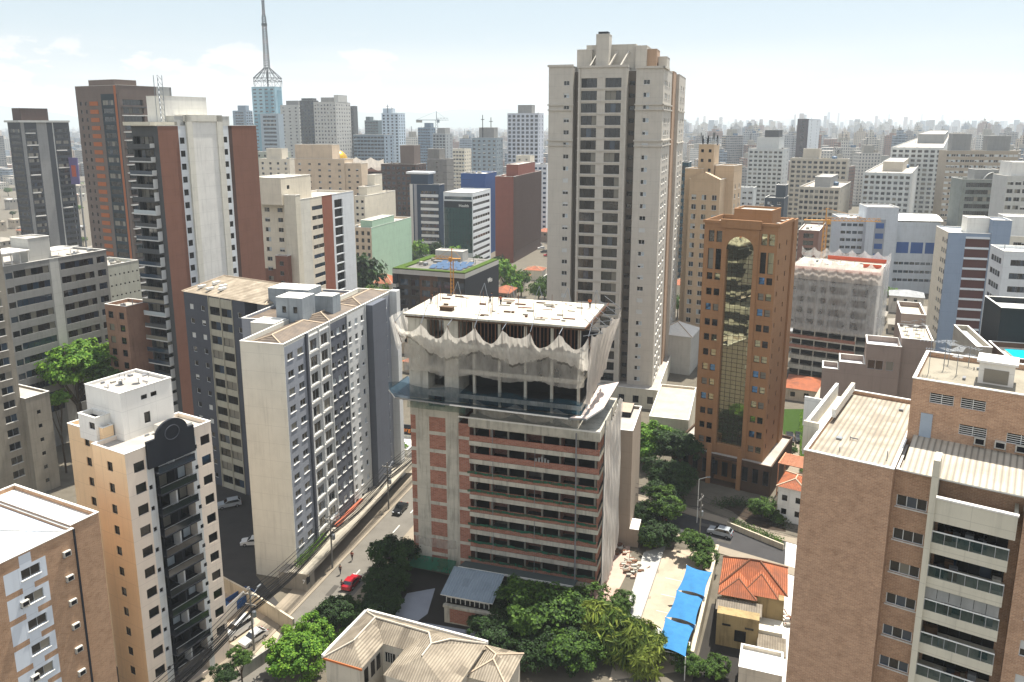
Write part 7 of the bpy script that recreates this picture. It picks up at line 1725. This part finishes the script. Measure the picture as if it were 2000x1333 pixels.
for i in range(14):
    w_, d_, h_ = random.uniform(7, 13), random.uniform(8, 14), random.choice((3.5, 6.5, 7, 9)); mb = MB(); wm, rm_ = HC[i % 4], HR[i % 7]
    mb.box(0, w_, 0, d_, 0, h_, wm)
    for q in range(3): mb.box(w_ * (.12 + .3 * q), w_ * (.12 + .3 * q) + 1.2, -.05, 0, h_ - 2.3, h_ - 1, GK); mb.box(w_, w_ + .05, d_ * (.12 + .3 * q), d_ * (.12 + .3 * q) + 1.2, h_ - 2.3, h_ - 1, GK)
    rb = MB()
    if i % 7 in (0, 1, 3, 4, 6): hip(rb, -.4, w_ + .4, -.4, d_ + .4, h_ + .02, 1.8, rm_, along_y=d_ > w_)
    else: rb.box(-.1, w_ + .1, -.1, d_ + .1, h_, h_ + .3, rm_); rb.box(w_ * .6, w_ * .85, d_ * .5, d_ * .8, h_ + .3, h_ + 1.6, CONC)
    HM.append((mb.mesh('wall'), rb.mesh('roof'), max(w_, d_) * .62, ['orange-tiled', 'grey fibre-roofed', 'white-roofed', 'zinc-roofed', 'orange-tiled', 'flat-roofed', 'old red-tiled'][i % 7]))
cnt = 0
for _ in range(6000):
    if cnt >= 230: break
    Y = random.uniform(215, 900) if random.random() < .75 else random.uniform(150, 300); X = random.uniform(-.68, .68) * Y
    if abs((X + 27) * c17_ - (Y - 119) * s17_) < 13: continue
    if -20 < (X - 39) * math.cos(R(33)) - (Y - 134) * math.sin(R(33)) < 80 and Y < 200 and abs((X - 39) * math.sin(R(33)) + (Y - 134) * math.cos(R(33))) < 18: continue
    if Y < 200 and -95 < X < 62: continue
    hm = random.choice(HM)
    if not spot(X, Y, hm[2] * .8): continue
    e = empty('low_house', (X, Y, 0), -R(random.choice((17, 17, 25, 30))) , hm[3] + ' low house filling the blocks between towers', 'house', 'low houses between the towers')
    for nm, me in (('wall', hm[0]), ('roof', hm[1])): o = bpy.data.objects.new(nm, me); col.objects.link(o); o.parent = e
    cnt += 1
cnt = 0
for _ in range(4000):
    if cnt >= 150: break
    Y = random.uniform(230, 1000); X = random.uniform(-.68, .68) * Y
    if Y < 200 and -80 < X < 60: continue
    r = random.uniform(3, 5.5)
    if not spot(X, Y, r * .9): continue
    k = random.randrange(3); tree(X, Y, r * 1.1 + 1, r, k, ('dark green', 'mid green', 'bright green')[k] + ' street tree among the middle-distance blocks', True, 'street trees among the middle-distance blocks'); cnt += 1

# ================================================================== FAR CITY
FW = [farwin('far_a', '#b9b3a6', '#3b4148'), farwin('far_b', '#a7a9a9', '#39434c', 3.6, 3.1, .7, .45, 1), farwin('far_c', '#c6c2b8', '#474b50', 2.8, 3, .45, .5), farwin('far_d', '#8e8a86', '#30353b', 3.4, 3, .8, .5), farwin('far_e', '#b8a994', '#40403f', 3.1, 3, .5, .45, 1), farwin('far_f', '#7f8e9c', '#2e3b49', 4, 3.4, .9, .6), farwin('far_g', '#8a6b5c', '#33302f', 3.2, 3, .5, .5)]
DES = ['pale beige', 'light grey', 'whitish', 'mid grey', 'sand-coloured', 'blue-grey glass', 'brownish']
PROT = []
for i in range(21):
    k = i % 7; mb = MB(); w_, d_, h_ = random.uniform(13, 26), random.uniform(12, 22), 60
    mb.box(0, w_, 0, d_, 0, h_, FW[k], DECK); t = i // 7
    if t == 1: mb.box(w_, w_ + 4, 3, d_ - 3, 0, h_ - 3, FW[k], DECK); mb.box(-4, 0, 3, d_ - 3, 0, h_ - 3, FW[k], DECK)
    if t == 2: mb.box(w_ * .2, w_ * .8, -2.5, 0, 0, h_ + 1.5, FW[k], DECK)
    p = MB(); p.box(w_ * .25, w_ * .7, d_ * .2, d_ * .7, h_, h_ + random.uniform(4, 8), FW[k] if t else CONC, DECK)
    if t: p.box(w_ * .35, w_ * .55, d_ * .3, d_ * .6, h_ + 5, h_ + 10, CONC)
    p.tube((w_ * .4, d_ * .4, h_ + 4), (w_ * .4, d_ * .4, h_ + 14), .35, MS, 4); p.box(w_ * .78, w_ * .92, d_ * .3, d_ * .6, h_, h_ + 2.5, TANK if i % 2 else CONC)
    for q in range(0, 19):
        if i % 3 == 0: mb.box(w_ * .1, w_ * .45, -1.3, 0, q * 3.1 + 1, q * 3.1 + 2, FW[(k + 1) % 7])
        if i % 3 == 1: mb.box(w_ * .6, w_ * .95, -1.0, 0, q * 3.1 + 1, q * 3.1 + 1.5, WHITE)
    PROT.append((mb.mesh('wall'), p.mesh('penthouse'), max(w_, d_) * .75, DES[k]))
cnt = 0
def ztop_for(X, Y):
    px = 1000 + F * X / (Y * CP)
    if px > 1330: lo, hi = (285, 350) if Y < 1000 else (256, 305) if Y < 1900 else (240, 278)
    elif px > 1060: lo, hi = 300, 380
    elif px > 680: lo, hi = (300, 380) if Y < 1000 else (262, 300)
    else: lo, hi = (300, 380) if Y < 1000 else (250, 300)
    y = random.uniform(lo, hi); return at(1000, y, Y)[2]
for _ in range(20000):
    if cnt >= 285: break
    Y = 480 * (3200 / 480) ** (random.random() ** .8); X = random.uniform(-.67, .67) * Y; px = 1000 + F * X / (Y * CP)
    if px < 1320 and random.random() < .7: continue
    if px < 700 and Y < 1000: continue
    pr = random.choice(PROT); z = ztop_for(X, Y)
    if z < 12 or not spot(X, Y, pr[2] * (1 if Y < 1500 else .8)): continue
    e = empty('far_tower', (X, Y, 0), -R(random.choice((17, 30, 5, 45, 60))), pr[3] + (' tower block in the hazy distance on the right of the view' if px > 1000 else ' tower block in the hazy distance on the left of the view'), 'tower block', 'tower blocks fading into the haze')
    for nm, me in (('wall', pr[0]), ('penthouse', pr[1])):
        o = bpy.data.objects.new(nm, me); col.objects.link(o); o.parent = e; o.location = (0, 0, z - 60)
    cnt += 1
m = MB(); rnd = random.Random(11)
for _ in range(7000):
    Y = 900 * (8900 / 900) ** (rnd.random() ** .7); X = rnd.uniform(-.72, .72) * Y; px = 1000 + F * X / (Y * CP)
    if Y < 3000:
        h = rnd.uniform(6, 22) if rnd.random() < .72 else rnd.uniform(25, 62 if px > 1330 else 40)
        if any((a - X) ** 2 + (b_ - Y) ** 2 < (c + 9) ** 2 for (a, b_, c) in placed): continue
        if not free(X, Y, 10): continue
    else:
        h = rnd.uniform(25, 70) if px > 1300 else rnd.uniform(15, 45)
        if rnd.random() < .12 and px > 1300: h = rnd.uniform(75, 75 + Y * .006)
        if rnd.random() < .012 and px > 1300: h = 75 + Y * rnd.uniform(.008, .015)
    w_ = rnd.uniform(10, 20); d_ = rnd.uniform(10, 22); a = rnd.choice((.3, .5, .1, .8)); c, s = math.cos(a), math.sin(a)
    m.prism([(X + c * p[0] + s * p[1], Y - s * p[0] + c * p[1]) for p in ((-w_ / 2, -d_ / 2), (w_ / 2, -d_ / 2), (w_ / 2, d_ / 2), (-w_ / 2, d_ / 2))], 0, h, rnd.choice(FW), DECK)
tag(m.build('distant_city'), 'endless mass of hazy buildings reaching to the horizon', 'city', None, 'stuff')
# hills
m = MB(); HL = flat('hill_green', '#4d5a45', .95, .1)
def hz_(px, r=random.Random(2)):
    y = 236 - 30 * math.exp(-((px + 60) / 170) ** 2) - 20 * math.exp(-((px - 900) / 260) ** 2) - 10 * math.exp(-((px - 560) / 150) ** 2) - 3 * math.sin(px * .021) - 2 * math.sin(px * .057 + 1)
    return max(-5, at(px, y, 9800)[2])
hp2 = [(px, at(px, 240, 9800)[0], hz_(px)) for px in range(-400, 2400, 20)]
for a, b_ in zip(hp2, hp2[1:]):
    m.quad((a[1], 9000, -2), (b_[1], 9000, -2), (b_[1], 9800, b_[2]), (a[1], 9800, a[2]), HL); m.quad((a[1], 9800, a[2]), (b_[1], 9800, b_[2]), (b_[1], 11500, -2), (a[1], 11500, -2), HL)
tag(m.build('hills'), kind='structure')
# ================================================================== HAZE
m = MB(); hm_, t_, b_ = base('haze_air', '#ffffff'); t_.nodes.remove(b_)
v_ = N(t_, 'ShaderNodeVolumePrincipled'); v_.inputs['Color'].default_value = (.73, .80, .85, 1); v_.inputs['Density'].default_value = .00016; v_.inputs['Anisotropy'].default_value = .2
lk(t_, v_.outputs[0], t_.nodes['Material Output'].inputs['Volume'])
m.box(-9500, 9500, -400, 12500, -3, 262, hm_); tag(m.build('haze'), kind='stuff')
sc.cycles.volume_bounces = 1
